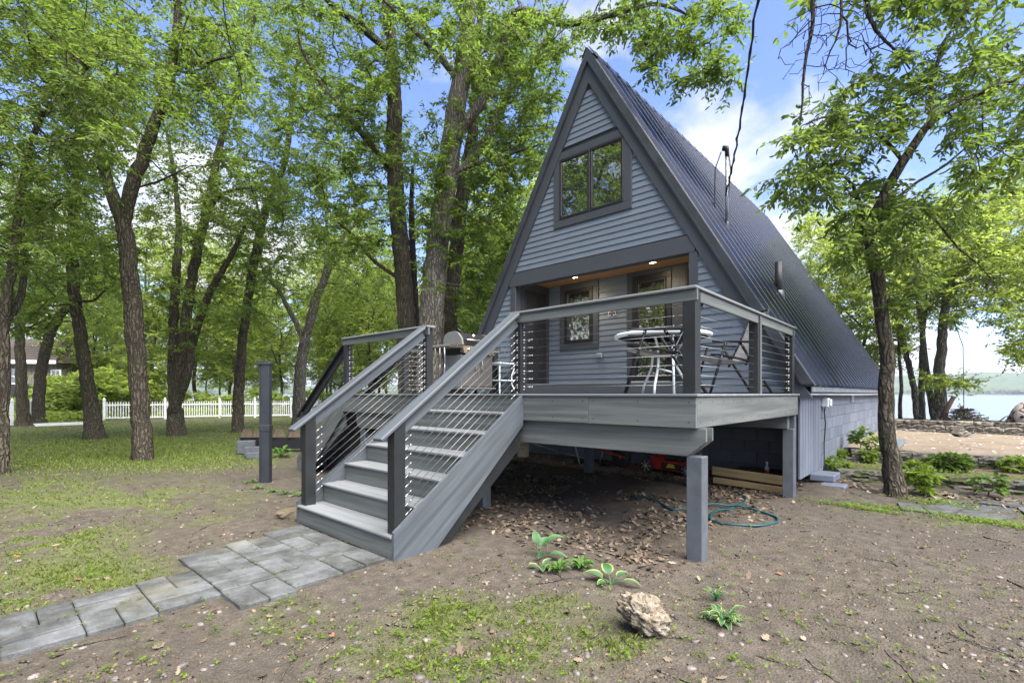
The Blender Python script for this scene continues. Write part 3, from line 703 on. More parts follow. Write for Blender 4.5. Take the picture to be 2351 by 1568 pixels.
hl = npmesh('hills', np.array(V), np.array(Fh), M['hill']); tag(hl, 'low wooded hills along the far lake shore', kind='structure')
# tree belt and roofs on the far shore
V = []; Fh = []; rr = np.random.default_rng(5)
for k in range(900):
    a = rr.uniform(math.radians(-70), math.radians(70)); r_ = 1640 + 160 * math.sin(a * 3.1 + .6) + rr.uniform(-8, 150); w = rr.uniform(8, 20); h_ = rr.uniform(6, 15)
    c = np.array([-r_ * math.sin(YAW - a), r_ * math.cos(YAW - a), 1.0]); t = np.array([math.cos(YAW - a), math.sin(YAW - a), 0]); o_ = len(V); m = 9
    ring = [(math.cos(q) * w * rr.uniform(.8, 1.15), math.sin(q)) for q in np.linspace(0, math.pi, m)]
    fwd = np.array([-t[1], t[0], 0])
    for lay, (sx, off) in enumerate(((1, -w * .1), (.75, -w * .6), (.75, w * .6))):
        for (xx, zz) in ring: V.append(c + t * xx * sx + fwd * off + np.array([0, 0, zz * h_ * (.8 + .2 * sx)]))
    for i in range(m - 1):
        Fh.append((o_ + m + i, o_ + m + i + 1, o_ + i + 1, o_ + i)); Fh.append((o_ + i, o_ + i + 1, o_ + 2 * m + i + 1, o_ + 2 * m + i))
sw = npmesh('treeline', np.array(V), np.array(Fh), M['hill']); tag(sw, 'distant line of trees along the far shore of the lake', 'trees', kind='stuff')
for k in range(7):
    px = [2253, 2262, 2292, 2303, 2325, 2336, 2346][k]; d0 = 1560; c = at(px, 899.5 - (k % 2), d0)
    b = MB().prism([(-9, -3), (9, -3), (9, 4), (0, 8.5), (-9, 4)], 1, -7, 7); M_ = Matrix.Translation(c) @ Matrix.Rotation(YAW + .3 * k, 4, 'Z'); b.v = [tuple(M_ @ Vector(p)) for p in b.v]
    tag(b.build('lake_house', M['white']), 'tiny pale house on the far lake shore below the hills', 'house', 'houses on the far shore')
bo = at(2228, 907, 560); bo[2] = -.85
boat = MB().prism([(-3.2, .9), (-2.9, 0), (2.7, 0), (3.4, .9)], 1, -1, 1).box(-.4, .5, -.35, .35, .9, 2.1); boat.v = [(p[0] + bo[0], p[1] + bo[1], p[2] + bo[2]) for p in boat.v]
tag(boat.build('boat', M['black']), 'tiny dark fishing boat out on the lake', 'boat')

# ---- terraced beds of moss grown blocks at the right of the house
g = G('mossy_block'); v = g.coord('Object'); a = g.noise(v, 5, 6, .65); b = g.noise(v, 38, 5, .7); oi = g.n('ShaderNodeObjectInfo').outputs['Random']
c = g.ramp(b, [(.3, (.080, .074, .064)), (.55, (.185, .172, .148)), (.75, (.30, .285, .25))])
nz_ = g.n('ShaderNodeSeparateXYZ', {0: g.n('ShaderNodeNewGeometry').outputs['Normal']}).outputs[2]
k = g.math('ADD', a, g.math('MULTIPLY', oi, .22)); c = g.mix(g.ramp(k, [(.60, 0.0), (.72, .75)]), c, (.060, .078, .018))
M['mossblock'] = g.bsdf(c, .95, 0, g.bump(g.math('ADD', a, b), 1.0, .03), .1)
g = G('wall_stone'); v = g.coord('Object'); a = g.noise(v, 4, 5, .65); b = g.noise(v, 30, 5, .7); oi = g.n('ShaderNodeObjectInfo').outputs['Random']
k = g.math('ADD', g.math('MULTIPLY', b, .6), g.math('MULTIPLY', oi, .4))
M['stone'] = g.bsdf(g.ramp(k, [(.25, (.10, .090, .074)), (.5, (.21, .19, .155)), (.75, (.33, .30, .25))]), .95, 0, g.bump(g.math('ADD', a, b), 1.0, .03), .1)
g = G('sand'); v = g.coord('Object'); a = g.noise(v, 2.0, 5, .6); b = g.noise(v, 70, 4, .75)
M['sand'] = g.bsdf(g.mix(g.ramp(b, [(.35, .5), (.6, 0.0)]), g.ramp(a, [(.3, (.165, .134, .100)), (.7, (.245, .205, .158))]), (.18, .13, .09)), .95, 0, g.bump(g.math('ADD', a, b), .7, .02), .1)
M['bedsoil'] = paint('bed_soil', (.10, .078, .055), .95, .45, 14, 1.0, spec=.1, bscale=40)
def sheet(name, x0, x1, y0, y1, z, mat, label, amp=.02, st=.1):
    ax = np.arange(x0, x1 + st, st); ay = np.arange(y0, y1 + st, st); A, B_ = np.meshgrid(ax, ay); H = z + (fbm(A.ravel(), B_.ravel(), 4, 1.7) - .5) * amp * 2
    n_ = len(ax); m_ = len(ay); I_ = np.arange(n_ * m_).reshape(m_, n_)
    Fq_ = np.stack([I_[:-1, :-1].ravel(), I_[:-1, 1:].ravel(), I_[1:, 1:].ravel(), I_[1:, :-1].ravel()], 1)
    return tag(npmesh(name, np.stack([A.ravel(), B_.ravel(), H], 1), Fq_, mat, smooth=True), label, kind='structure')
wl1 = [gnd(1891, 1100), gnd(2033, 1108), gnd(2351, 1136), gnd(2351, 1136) + np.array([4.0, -.7, 0])]
Y1 = np.mean([p[1] for p in wl1[:3]])
wl2a, wl2b = gnd(1912, 1056, .16), gnd(2351, 1080, .16)
sheet('planting_bed', FX + .03, 7.0, wl1[2][1] - .15 + .3, 12.3, .150, M['bedsoil'], 'leafy soil strip between the two low block walls', .02)
sheet('sand_terrace', FX + .03, 9.0, max(wl2a[1], wl2b[1]) + .12, 17.9, .355, M['sand'], 'pinkish sandy terrace behind the block walls', .022)
sheet('shore_bank', -8.0, 12.0, 17.95, 24.0, .45, M['bedsoil'], 'leaf strewn bank above the lake behind the stone wall', .03, .25)
def rough_block(L, D, H, seed, amp=.014):                              # split-face block: subdivided box with an uneven front
    r = np.random.default_rng(seed); V = []; F = []; nu, nv = 7, 4
    def grid(fn, a, b):
        o_ = len(V)
        for j in range(b + 1):
            for i in range(a + 1): V.append(fn(i / a, j / b))
        for j in range(b):
            for i in range(a): F.append((o_ + j * (a + 1) + i, o_ + j * (a + 1) + i + 1, o_ + (j + 1) * (a + 1) + i + 1, o_ + (j + 1) * (a + 1) + i))
    fr = r.normal(0, amp, (nv + 1, nu + 1)); fr[0] += .012; fr[-1] += .012; fr[:, 0] += .014; fr[:, -1] += .014
    grid(lambda u, w: (u * L - L / 2, -D / 2 + fr[round(w * nv), round(u * nu)], w * H), nu, nv)
    grid(lambda u, w: (u * L - L / 2, -D / 2 + (1 - w) * fr[-1, round(u * nu)] + w * D, H + .004 * math.sin(u * 9 + w * 5)), nu, 1)
    grid(lambda u, w: (-L / 2, -D / 2 + (1 - u) * fr[round(w * nv), 0] + u * D, w * H), 1, nv)
    grid(lambda u, w: (L / 2, -D / 2 + (1 - u) * fr[round(w * nv), -1] + u * D, w * H), 1, nv)
    grid(lambda u, w: (L / 2 - u * L, D / 2, w * H), 1, 1)
    return MB().add(V, F)
def wall_blocks(name, label, cat, path, z0, courses, L, D, mat, jit=.01, gap=.006, gaps=0.0):
    root = thing(name, label, cat, (path[0][0], path[0][1], z0)); o_ = org(root)
    P = [np.array(p[:2]) for p in path]; seg = [np.linalg.norm(P[i + 1] - P[i]) for i in range(len(P) - 1)]; tot = sum(seg)
    def pos(s_):
        for i, q in enumerate(seg):
            if s_ <= q or i == len(seg) - 1: t = (P[i + 1] - P[i]) / q; return P[i] + t * s_, math.atan2(t[1], t[0])
            s_ -= q
    z = z0
    for ci, (hc, setb, skip) in enumerate(courses):
        protos = []
        for k in range(4): 
            pr = rough_block(L - gap, D, hc - .004, 100 * ci + k); pr = pr.build('block', mat, None, True); pr.data.polygons.foreach_set('use_smooth', [False] * len(pr.data.polygons)); protos.append([pr, False])
        s_ = (ci % 2) * L * .5
        while s_ < tot:
            if not (skip and random.random() < skip):
                p, a = pos(s_); n_ = np.array([-math.sin(a), math.cos(a)]); q = random.choice(protos)
                loc = (p[0] + n_[0] * setb + random.uniform(-jit, jit) - o_[0], p[1] + n_[1] * setb + random.uniform(-jit, jit) - o_[1], z - o_[2])
                rot = (random.uniform(-.012, .012), random.uniform(-.015, .015), a + random.uniform(-.035, .035))
                if not q[1]: q[1] = True; ob = q[0]; ob.parent = root; ob.location = loc; ob.rotation_euler = rot
                else: share(q[0], loc, root, rot)
            s_ += L * random.choice([1, 1, 1.0, .99])
        for q in protos:
            if not q[1]: bpy.data.objects.remove(q[0])
        z += hc
    return root
wall_blocks('garden_wall', 'lower moss grown block edging wall at foot of the house wall and tree', 'garden wall', [(FX + .2, wl1[0][1] + .12, 0), (wl1[1][0], wl1[1][1] + .12, 0), (wl1[2][0], wl1[2][1] + .14, 0), (5.2, wl1[2][1] - .4, 0)], -.03, [(.085, 0, 0), (.115, .03, 0)], .42, .26, M['mossblock'])
wall_blocks('garden_wall', 'upper block wall with gaps between its lower blocks, edging the sand', 'garden wall', [(FX + .2, wl2a[1] + .1, 0), (wl2b[0], wl2b[1] + .1, 0), (6.2, wl2b[1] - .5, 0)], .13, [(.115, .03, .3), (.125, 0, 0)], .44, .22, M['mossblock'])
wall_blocks('retaining_wall', 'long low dry stone retaining wall between the sand and the lake', 'stone wall', [(-1.2, 17.75, 0), (1.3, 17.65, 0), (8, 16.2, 0)], .30, [(.13, 0, 0), (.13, .02, 0), (.11, .03, 0)], .36, .30, M['stone'], .02)
sb = at(2202, 998, 11.9); cb = rough_block(.3, .22, .2, 9); mm = Matrix.Translation((sb[0], sb[1], .34)) @ Matrix.Rotation(.6, 4, 'Z') @ Matrix.Rotation(.6, 4, 'Y'); cb.v = [tuple(mm @ Vector(p)) for p in cb.v]
tag(cb.build('loose_block', M['stone']), 'tilted loose block fallen at foot of the stone retaining wall', 'block')
# ---- paver path
g = G('paver'); v = g.coord('Object'); a = g.noise(v, 3.5, 6, .7); b = g.noise(v, 70, 5, .75); oi = g.n('ShaderNodeObjectInfo').outputs['Random']
k = g.math('ADD', g.math('MULTIPLY', a, .70), g.math('ADD', g.math('MULTIPLY', b, .20), g.math('MULTIPLY', oi, .12)))
c = g.ramp(k, [(.36, (.034, .034, .033)), (.47, (.066, .068, .067)), (.57, (.112, .118, .120)), (.7, (.172, .182, .190))])
c = g.mix(g.ramp(g.noise(v, 1.2, 4), [(.55, 0.0), (.7, .35)]), c, (.16, .15, .08))
M['paver'] = g.bsdf(c, .85, 0, g.bump(g.math('ADD', a, b), .7, .012), .25)
path = thing('paver_path', 'grey stone paver path leading to the foot of the wide stairs', 'path', (-4.2, 1.2, 0)); path['kind'] = 'structure'
def paver(x0, x1, y0, y1):
    gp = .0035; t = .024 + random.uniform(-.005, .005); b = MB().box(x0 + gp, x1 - gp, y0 + gp, y1 - gp, -.03, t, .007)
    cx_, cy_ = (x0 + x1) / 2, (y0 + y1) / 2; tx, ty = random.gauss(0, .008), random.gauss(0, .008)
    b.v = [(p[0], p[1], p[2] + (p[0] - cx_) * tx + (p[1] - cy_) * ty) for p in b.v]; b.build('paver', M['paver'], path)
rows_ = [(-1.66, -1.30, -4.41, -3.75), (-1.30, -.94, -4.40, -3.74), (-.94, -.59, -4.37, -3.72), (-.59, -.24, -4.36, -3.71), (-.24, .10, -4.36, -3.71), (.10, .45, -4.37, -3.72), (.45, .80, -4.38, -3.72), (.80, 1.17, -4.43, -3.76), (1.17, 1.55, -4.87, -3.43), (1.55, 1.94, -4.95, -3.50), (1.94, 2.335, -5.09, -3.52)]
for r, (a, c, x0, x1) in enumerate(rows_):
    nC = 2 if x1 - x0 < 1 else 4; w = (x1 - x0) / nC
    for k in range(nC):
        xa = x0 + k * w
        if (r + k) % 2: paver(xa, xa + w, a, (a + c) / 2); paver(xa, xa + w, (a + c) / 2, c)
        else: paver(xa, xa + w / 2, a, c); paver(xa + w / 2, xa + w, a, c)
# flagstones half sunk at the right
fs = thing('flagstone_path', 'flat sunken flagstones in the soil before the garden wall', 'path', (1.2, 7.2, 0)); fs['kind'] = 'structure'
for P in ([(2118, 1162), (2190, 1143), (2235, 1152), (2200, 1172), (2140, 1178)], [(2195, 1178), (2240, 1155), (2330, 1165), (2351, 1180), (2290, 1192)], [(2236, 1152), (2300, 1150), (2420, 1165), (2330, 1164)], [(2060, 1152), (2110, 1158), (2130, 1176), (2070, 1168)], [(2335, 1166), (2440, 1168), (2460, 1190), (2355, 1182)]):
    q = [gnd(*p) for p in P]; MB().prism([(p[0], p[1]) for p in q], 2, -.05, gz(q[0][0], q[0][1]) + .022).build('flagstone', M['paver'], fs)
# ================================================================== TREES
def leaf_mat(name, dk, lt, tr, fac=.42):
    g = G(name); t = g.n('ShaderNodeAttribute', attribute_name='tint').outputs['Fac']
    c = g.ramp(t, [(.0, dk), (.6, lt), (1.0, tuple(a * b for a, b in zip(lt, (1.35, 1.15, .9))))])
    d = g.n('ShaderNodeBsdfPrincipled', {'Base Color': c, 'Roughness': .5, 'Specular IOR Level': .35})
    tc_ = g.mix(t, tuple(q * .7 for q in tr), tr); tl = g.n('ShaderNodeBsdfTranslucent', {'Color': tc_})
    m = g.n('ShaderNodeMixShader', {0: fac, 1: d.outputs[0], 2: tl.outputs[0]}); g.t.links.new(m.outputs[0], g.out.inputs[0]); return g.m
M['leaf'] = leaf_mat('oak_leaf', (.034, .062, .011), (.086, .130, .020), (.29, .44, .06), .48)
M['leaf_ash'] = leaf_mat('ash_leaf', (.034, .062, .012), (.082, .124, .021), (.28, .42, .06), .46)
M['leaf_far'] = leaf_mat('far_leaf', (.066, .096, .017), (.135, .178, .032), (.46, .60, .10), .55)  # paler than the oak leaf: backlight on far crowns put into the colour
def bark_mat(name, dk, lt, sc=1.0, moss=.0):
    g = G(name); v0 = g.coord('Object', (19 * sc, 19 * sc, 2.7 * sc)); nv_ = g.n('ShaderNodeTexNoise', {'Vector': g.coord('Object', (7, 7, 4)), 'Scale': 1.0, 'Detail': 3.0}).outputs['Color']; v = g.n('ShaderNodeVectorMath', {0: v0, 1: g.n('ShaderNodeVectorMath', {0: nv_, 'Scale': 2.6}, operation='SCALE').outputs[0]}, operation='ADD').outputs[0]; a = g.n('ShaderNodeTexVoronoi', {'Vector': v, 'Scale': 1.0}, feature='DISTANCE_TO_EDGE').outputs[0]
    n = g.noise(v, 1.6, 6, .7, .6); f = g.noise(g.coord('Object', (60, 60, 22)), 1, 4, .7)
    h_ = g.math('ADD', g.ramp(a, [(.0, 0.0), (.32, 1.0)]), g.math('MULTIPLY', n, .9)); k = g.math('ADD', g.math('MULTIPLY', h_, .42), g.math('MULTIPLY', f, .25))
    c = g.ramp(k, [(.25, dk), (.62, lt), (.9, tuple(min(1, q * 1.35) for q in lt))])
    big = g.noise(g.coord('Object'), 1.1, 4); c = g.mix(g.ramp(big, [(.48, 0.0), (.72, moss)]), c, (.070, .080, .030))
    return g.bsdf(c, .95, 0, g.bump(g.math('ADD', h_, g.math('MULTIPLY', f, .4)), 1.0, .035), .1)
M['bark'] = bark_mat('oak_bark', (.027, .023, .017), (.118, .101, .078), 1.0, .5)
M['bark_pale'] = bark_mat('pale_oak_bark', (.052, .046, .039), (.20, .182, .158), .9, .25)
M['bark_dark'] = bark_mat('dark_bark', (.015, .013, .011), (.060, .052, .043), 1.3, .2)
def blob(px, py, rx, ry, d, dd, n, rng=RNG):
    a = rng.uniform(0, 2 * math.pi, n); r = np.sqrt(rng.uniform(0, 1, n)); z = d + rng.normal(0, dd, n)
    z = np.clip(z, 3.2, None)
    return np.array([at(px + rx * q * math.cos(w), py + ry * q * math.sin(w), zz) for q, w, zz in zip(r, a, z)])
def ball(c, r, n, rng=RNG, shell=.35):
    v = rng.normal(0, 1, (n, 3)); v /= np.linalg.norm(v, axis=1)[:, None]; q = rng.uniform(shell, 1, n) ** (1 / 2.2)
    return np.array(c) + v * q[:, None] * np.array(r)
class Tree:
    def __init__(s, seed): s.P = []; s.par = []; s.spec = []; s.tips = []; s.thin = .85; s.rng = np.random.default_rng(seed)
    def limb(s, pts, rad, start=None, jit=.012, step=.16):
        pts = [np.array(p, float) for p in pts]
        if start is not None: pts = [s.P[start]] + pts; rad = [min(rad[0] * 1.15, s.spec[start] if s.spec[start] else 1)] + list(rad)
        n = len(pts); out = []; rr = []
        for i in range(n - 1):
            p0, p1, p2, p3 = pts[max(i - 1, 0)], pts[i], pts[i + 1], pts[min(i + 2, n - 1)]
            m = max(2, int(np.linalg.norm(p2 - p1) / step))
            for k in range(m):
                t = k / m; out.append(.5 * ((2 * p1) + (-p0 + p2) * t + (2 * p0 - 5 * p1 + 4 * p2 - p3) * t * t + (-p0 + 3 * p1 - 3 * p2 + p3) * t ** 3)); rr.append(rad[i] * (1 - t) + rad[i + 1] * t)
        out.append(pts[-1]); rr.append(rad[-1]); last = start
        for i, (p, r) in enumerate(zip(out, rr)):
            if start is not None and i == 0: continue
            s.P.append(p + s.rng.normal(0, jit * min(1, r * 6), 3)); s.par.append(-1 if last is None else last); s.spec.append(r * s.thin); last = len(s.P) - 1
        return last
    def near(s, p): return int(np.argmin(np.linalg.norm(np.array(s.P) - np.array(p), axis=1)))
    def grow(s, A, step=.28, wig=.10, zmin=0.0, rise=.35):
        A = np.asarray(A); A = A[A[:, 2] > zmin]
        if not len(A): return
        cap = len(s.P) + int(len(A) * 40); P = np.zeros((cap, 3)); n = len(s.P); P[:n] = np.array(s.P)
        ok = np.ones(cap, bool); zlo = min(p[2] for p in s.P) + .0
        for i in range(n): ok[i] = P[i, 2] > min(1.4, A[:, 2].min() - .3)
        d0 = np.array([np.min(np.linalg.norm(P[:n][ok[:n]] - a, axis=1)) for a in A])
        for a in A[np.argsort(d0)]:
            df = a - P[:n]; d = np.linalg.norm(df, axis=1); c = d + rise * np.maximum(0, -df[:, 2]) + np.where(ok[:n], 0, 50); j = int(np.argmin(c)); L = d[j]
            m = min(28, max(1, int(round(L / step)))); bow = s.rng.normal(0, wig * L, 3); bow[2] = abs(bow[2]) * .6 + .04 * L; last = j
            for k in range(1, m + 1):
                t = k / m; q = P[j] + (a - P[j]) * t + bow * math.sin(math.pi * t) * (1 - t * .4) + (s.rng.normal(0, .018, 3) if k < m else 0)
                if n >= cap - 1: break
                P[n] = q; s.P.append(q.copy()); s.par.append(last); s.spec.append(0); last = n; n += 1
            s.tips.append(last)
    def wood_mesh(s, name, mat, root, tip=.0042, power=.5, flare=.45, sides=(18, 8, 4, 3)):
        n = len(s.P); P = np.array(s.P); w = np.zeros(n); kids = [[] for _ in range(n)]
        for t in s.tips: w[t] += 1
        for i in range(n - 1, -1, -1):
            if s.par[i] >= 0: w[s.par[i]] += w[i]; kids[s.par[i]].append(i)
        r = np.array([s.spec[i] if s.spec[i] else tip * max(w[i], 1) ** power for i in range(n)])
        for i in range(n):
            p = s.par[i]
            if p >= 0 and not s.spec[i]: r[i] = min(r[i], r[p] * (.8 if s.spec[p] else 1.0))
        if flare:
            z0 = max(P[0, 2], -.05 if P[0, 2] < .2 else P[0, 2])
            for i in range(n):
                if s.spec[i]: r[i] *= 1 + flare * math.exp(-max(0, P[i, 2] - z0) / .22)
        V = []; F = []; off = 0
        done = [i for i in range(n) if s.par[i] < 0]; stack = [(-1, i) for i in done]
        while stack:
            p, i = stack.pop(); ch = ([p] if p >= 0 else []) + [i]
            while kids[i]:
                k = max(kids[i], key=lambda q: (s.spec[q] > 0, s.spec[q], w[q]))
                for q in kids[i]:
                    if q != k: stack.append((i, q))
                i = k; ch.append(i)
            rm = r[ch[-1]] if len(ch) < 2 else r[ch[1]]
            ns = sides[0] if rm > .07 else sides[1] if rm > .022 else sides[2] if rm > .008 else sides[3]
            C = P[ch]; Rr = r[ch].copy()
            if p >= 0: Rr[0] = min(Rr[0], Rr[1])
            T = np.gradient(C, axis=0); T /= np.linalg.norm(T, axis=1)[:, None] + 1e-9
            a0 = np.array([1.0, 0, 0]) if abs(T[0, 0]) < .8 else np.array([0, 1.0, 0]); m = len(ch); U = np.zeros((m, 3)); u = np.cross(T[0], a0)
            for q in range(m): u = u - T[q] * (u @ T[q]); u /= np.linalg.norm(u) + 1e-9; U[q] = u
            Wv = np.cross(T, U); an = np.arange(ns) * 2 * math.pi / ns
            rad = np.repeat(Rr[:, None], ns, 1)
            if ns >= 12:
                ph = s.rng.uniform(0, 6, 5); zz = np.cumsum(np.r_[0, np.linalg.norm(np.diff(C, axis=0), axis=1)])
                for h_, am in ((2, .05), (3, .045), (5, .03)): rad *= 1 + am * np.sin(h_ * an[None, :] + ph[h_ % 5] + .9 * zz[:, None])
                if flare and p < 0: rad *= 1 + .16 * np.exp(-zz[:, None] / .25) * np.sin(5 * an[None, :] + ph[1])
                rad *= 1 + s.rng.normal(0, .022, rad.shape)
            ring = C[:, None, :] + (U[:, None, :] * np.cos(an)[None, :, None] + Wv[:, None, :] * np.sin(an)[None, :, None]) * rad[:, :, None]
            V.append(ring.reshape(-1, 3)); I_ = off + np.arange(m * ns).reshape(m, ns); I2 = np.roll(I_, -1, 1)
            F.append(np.stack([I_[:-1].ravel(), I2[:-1].ravel(), I2[1:].ravel(), I_[1:].ravel()], 1)); off += m * ns
        return npmesh(name, np.concatenate(V), np.concatenate(F), mat, root, smooth=True)
    def crown_mesh(s, name, mat, root, leaf=.11, twigs=5, per=8, spread=.42, width=.5, hero=False, flat=.55, droop=.25, twig_mat=None, keep=1.0, upn=.75):
        rng = s.rng; tips = [t for t in s.tips if rng.random() < keep]
        if not tips: return
        T = np.array([s.P[t] for t in tips]); B = np.array([s.P[s.par[t]] if s.par[t] >= 0 else s.P[t] for t in tips])
        D = T - B; D /= np.linalg.norm(D, axis=1)[:, None] + 1e-9; N = len(T)
        td = rng.normal(0, 1, (N, twigs, 3)); td[..., 2] *= flat; td += D[:, None, :] * .55; td /= np.linalg.norm(td, axis=2)[..., None]
        tl = spread * rng.uniform(.55, 1.25, (N, twigs)); tb = T[:, None, :] - D[:, None, :] * rng.uniform(0, .35, (N, twigs))[..., None] * spread
        te = tb + td * tl[..., None]; te[..., 2] -= droop * tl * .5
        f = (np.arange(per) + .7) / per; f = f[None, None, :] + rng.uniform(-.5 / per, .5 / per, (N, twigs, per))
        mid = tb + td * tl[..., None] * .5; base = tb[:, :, None, :] * ((1 - f) ** 2)[..., None] + 2 * mid[:, :, None, :] * (f * (1 - f))[..., None] + te[:, :, None, :] * (f ** 2)[..., None]
        side = np.cross(td, np.array([0, 0, 1.0])); side /= np.linalg.norm(side, axis=2)[..., None] + 1e-9
        sg = np.where(np.arange(per) % 2, 1.0, -1.0)[None, None, :, None]
        ld = td[:, :, None, :] * .75 + side[:, :, None, :] * sg * .85 + rng.normal(0, .38, base.shape); ld[..., 2] -= droop; ld /= np.linalg.norm(ld, axis=3)[..., None]
        base = base.reshape(-1, 3); ld = ld.reshape(-1, 3); n = len(base)
        nm = rng.normal(0, 1 - upn * .55, (n, 3)); nm[:, 2] += upn * 1.1; nm -= ld * np.sum(nm * ld, 1)[:, None]; nm /= np.linalg.norm(nm, axis=1)[:, None] + 1e-9
        sd_ = np.cross(ld, nm); L = (leaf * rng.uniform(.65, 1.25, n))[:, None]; w = L * width * rng.uniform(.85, 1.15, (n, 1)); fo = w * .25
        tint = np.clip(rng.normal(.45, .24, n) + np.repeat(rng.normal(0, .17, N), twigs * per), 0, 1)
        if hero:
            p0 = base; p3 = base + ld * L - nm * L * .12
            l1 = base + ld * L * .3 + sd_ * w * .42 + nm * fo; l2 = base + ld * L * .68 + sd_ * w * .36 + nm * fo * .5; r1 = base + ld * L * .3 - sd_ * w * .42 + nm * fo; r2 = base + ld * L * .68 - sd_ * w * .36 + nm * fo * .5
            V = np.stack([p0, l1, l2, p3, r2, r1], 1).reshape(-1, 3); o_ = (np.arange(n) * 6)[:, None]
            F = np.concatenate([o_ + np.array([0, 1, 2, 3]), o_ + np.array([0, 3, 4, 5])]); tt = np.repeat(tint, 6)
        else:
            V = np.stack([base, base + ld * L * .58 + sd_ * w * .5 + nm * fo, base + ld * L - nm * L * .1, base + ld * L * .58 - sd_ * w * .5 + nm * fo], 1).reshape(-1, 3)
            F = (np.arange(n) * 4)[:, None] + np.arange(4); tt = np.repeat(tint, 4)
        cr = npmesh(name, V, F, mat, root, attr={'tint': tt})
        if twig_mat is not None:
            a = tb.reshape(-1, 3); c = te.reshape(-1, 3); b = mid.reshape(-1, 3); m = len(a); u = side.reshape(-1, 3); w_ = np.cross(td.reshape(-1, 3), u); rr = .0032; V = []
            for q, k in ((a, 1.0), (b, .8), (c, .3)):
                for g_ in (0, 2.1, 4.2): V.append(q + (u * math.cos(g_) + w_ * math.sin(g_)) * rr * k)
            V = np.stack(V, 1).reshape(-1, 3); o_ = (np.arange(m) * 9)[:, None]
            F = np.concatenate([o_ + np.array([i * 3 + k, i * 3 + (k + 1) % 3, i * 3 + 3 + (k + 1) % 3, i * 3 + 3 + k]) for i in range(2) for k in range(3)])
            npmesh('twigs', V, F, twig_mat, root)['kind'] = 'stuff'
        return cr
def pl(pts, d, dz=0): return [at(p[0], p[1], (p[2] if len(p) > 2 else d)) for p in pts]
def finish(t, root, bark, leafm, **kw):
    t.wood_mesh('trunk', bark, root, flare=getattr(t, 'flare', .45)); kw['leaf'] *= .69; kw.setdefault('twigs', 6); kw['per'] = kw.get('per', 8) + 3; return t.crown_mesh('crown', leafm, root, twig_mat=kw.pop('twig', None), **kw)
def tree_root(label, base, group=None): return thing('tree', label, 'tree', base, group)

# T1: the forked oak in the lawn
d = 10.6; t = Tree(1); t.thin = .76; b0 = gnd(330, 1056)
e = t.limb([b0 - [0, 0, .45]] + pl([(322, 930), (312, 800), (303, 680), (294, 580), (285, 520)], d), [.262, .238, .222, .21, .2, .19])
f1 = t.limb(pl([(302, 435), (342, 320), (382, 204), (404, 80), (412, -20), (430, -160, 10.2)], d), [.175, .155, .135, .11, .09, .05], e)
f2 = t.limb(pl([(266, 471), (235, 373, 10.8), (209, 275, 11), (178, 204, 11), (142, 98, 11), (115, 27, 11), (95, -60, 11), (60, -200, 11)], d), [.16, .145, .135, .125, .115, .105, .09, .05], e)
t.limb(pl([(430, 150, 10.4), (490, 140, 10), (548, 124, 9.7)], d), [.05, .035, .018], t.near(at(392, 175, d)))
t.limb(pl([(357, 200), (362, 165), (372, 140, 10.8)], d), [.07, .06, .03], t.near(at(374, 225, d)))
t.limb(pl([(360, 418), (400, 400, 10.1), (440, 380, 9.8)], d), [.03, .022, .012], t.near(at(302, 435, d)))
t.limb(pl([(480, 60, 10.9), (540, 60, 11.2)], d), [.04, .02], t.near(at(405, 75, d)))
t.grow(np.concatenate([blob(330, 60, 230, 130, 10.6, 1.3, 75), blob(470, 190, 110, 120, 10.3, 1.0, 60), blob(230, 300, 110, 90, 10.4, 1.0, 45), blob(120, 60, 140, 110, 11, 1.2, 40), blob(420, -190, 420, 170, 10.6, 2.0, 130), blob(60, -190, 220, 150, 11.2, 1.6, 60), blob(500, 380, 60, 30, 10, .5, 10)]))
t.flare = .10; R_ = tree_root('tall forked oak with mossy trunk in the lawn, left of the square metal pole', b0); finish(t, R_, M['bark'], M['leaf'], leaf=.135, twig=M['bark_dark'])
# T0: slender tree at the picture's left edge with narrow leaflets
d = 8.7; t = Tree(2); b0 = gnd(4, 1088)
t.limb([b0 - [0, 0, .45]] + pl([(4, 950), (10, 840), (6, 763), (14, 700), (35, 560), (42, 480), (80, 302, 8.4), (130, 235, 8.2), (185, 175, 8.0), (230, 120, 7.8)], d), [.125, .115, .105, .1, .095, .075, .07, .05, .036, .024, .012])
t.limb(pl([(44, 690, 9), (60, 600, 9.2), (52, 530, 9.4)], d), [.07, .05, .03], t.near(at(12, 740, d)))
t.grow(np.concatenate([blob(70, 330, 190, 160, 8.1, .9, 95), blob(220, 170, 120, 90, 7.9, .8, 55), blob(30, 540, 90, 90, 8.6, .8, 35), blob(-200, 300, 180, 250, 8.5, 1.2, 70), blob(60, 80, 160, 90, 8.2, .9, 50), blob(40, -150, 260, 130, 8.4, 1.2, 60)]))
t.flare = .08; R_ = tree_root('slim tree with narrow leaflets at the left edge of the lawn', b0); finish(t, R_, M['bark'], M['leaf_ash'], leaf=.125, width=.36, hero=True, per=10, twig=M['bark_dark'], droop=.35)
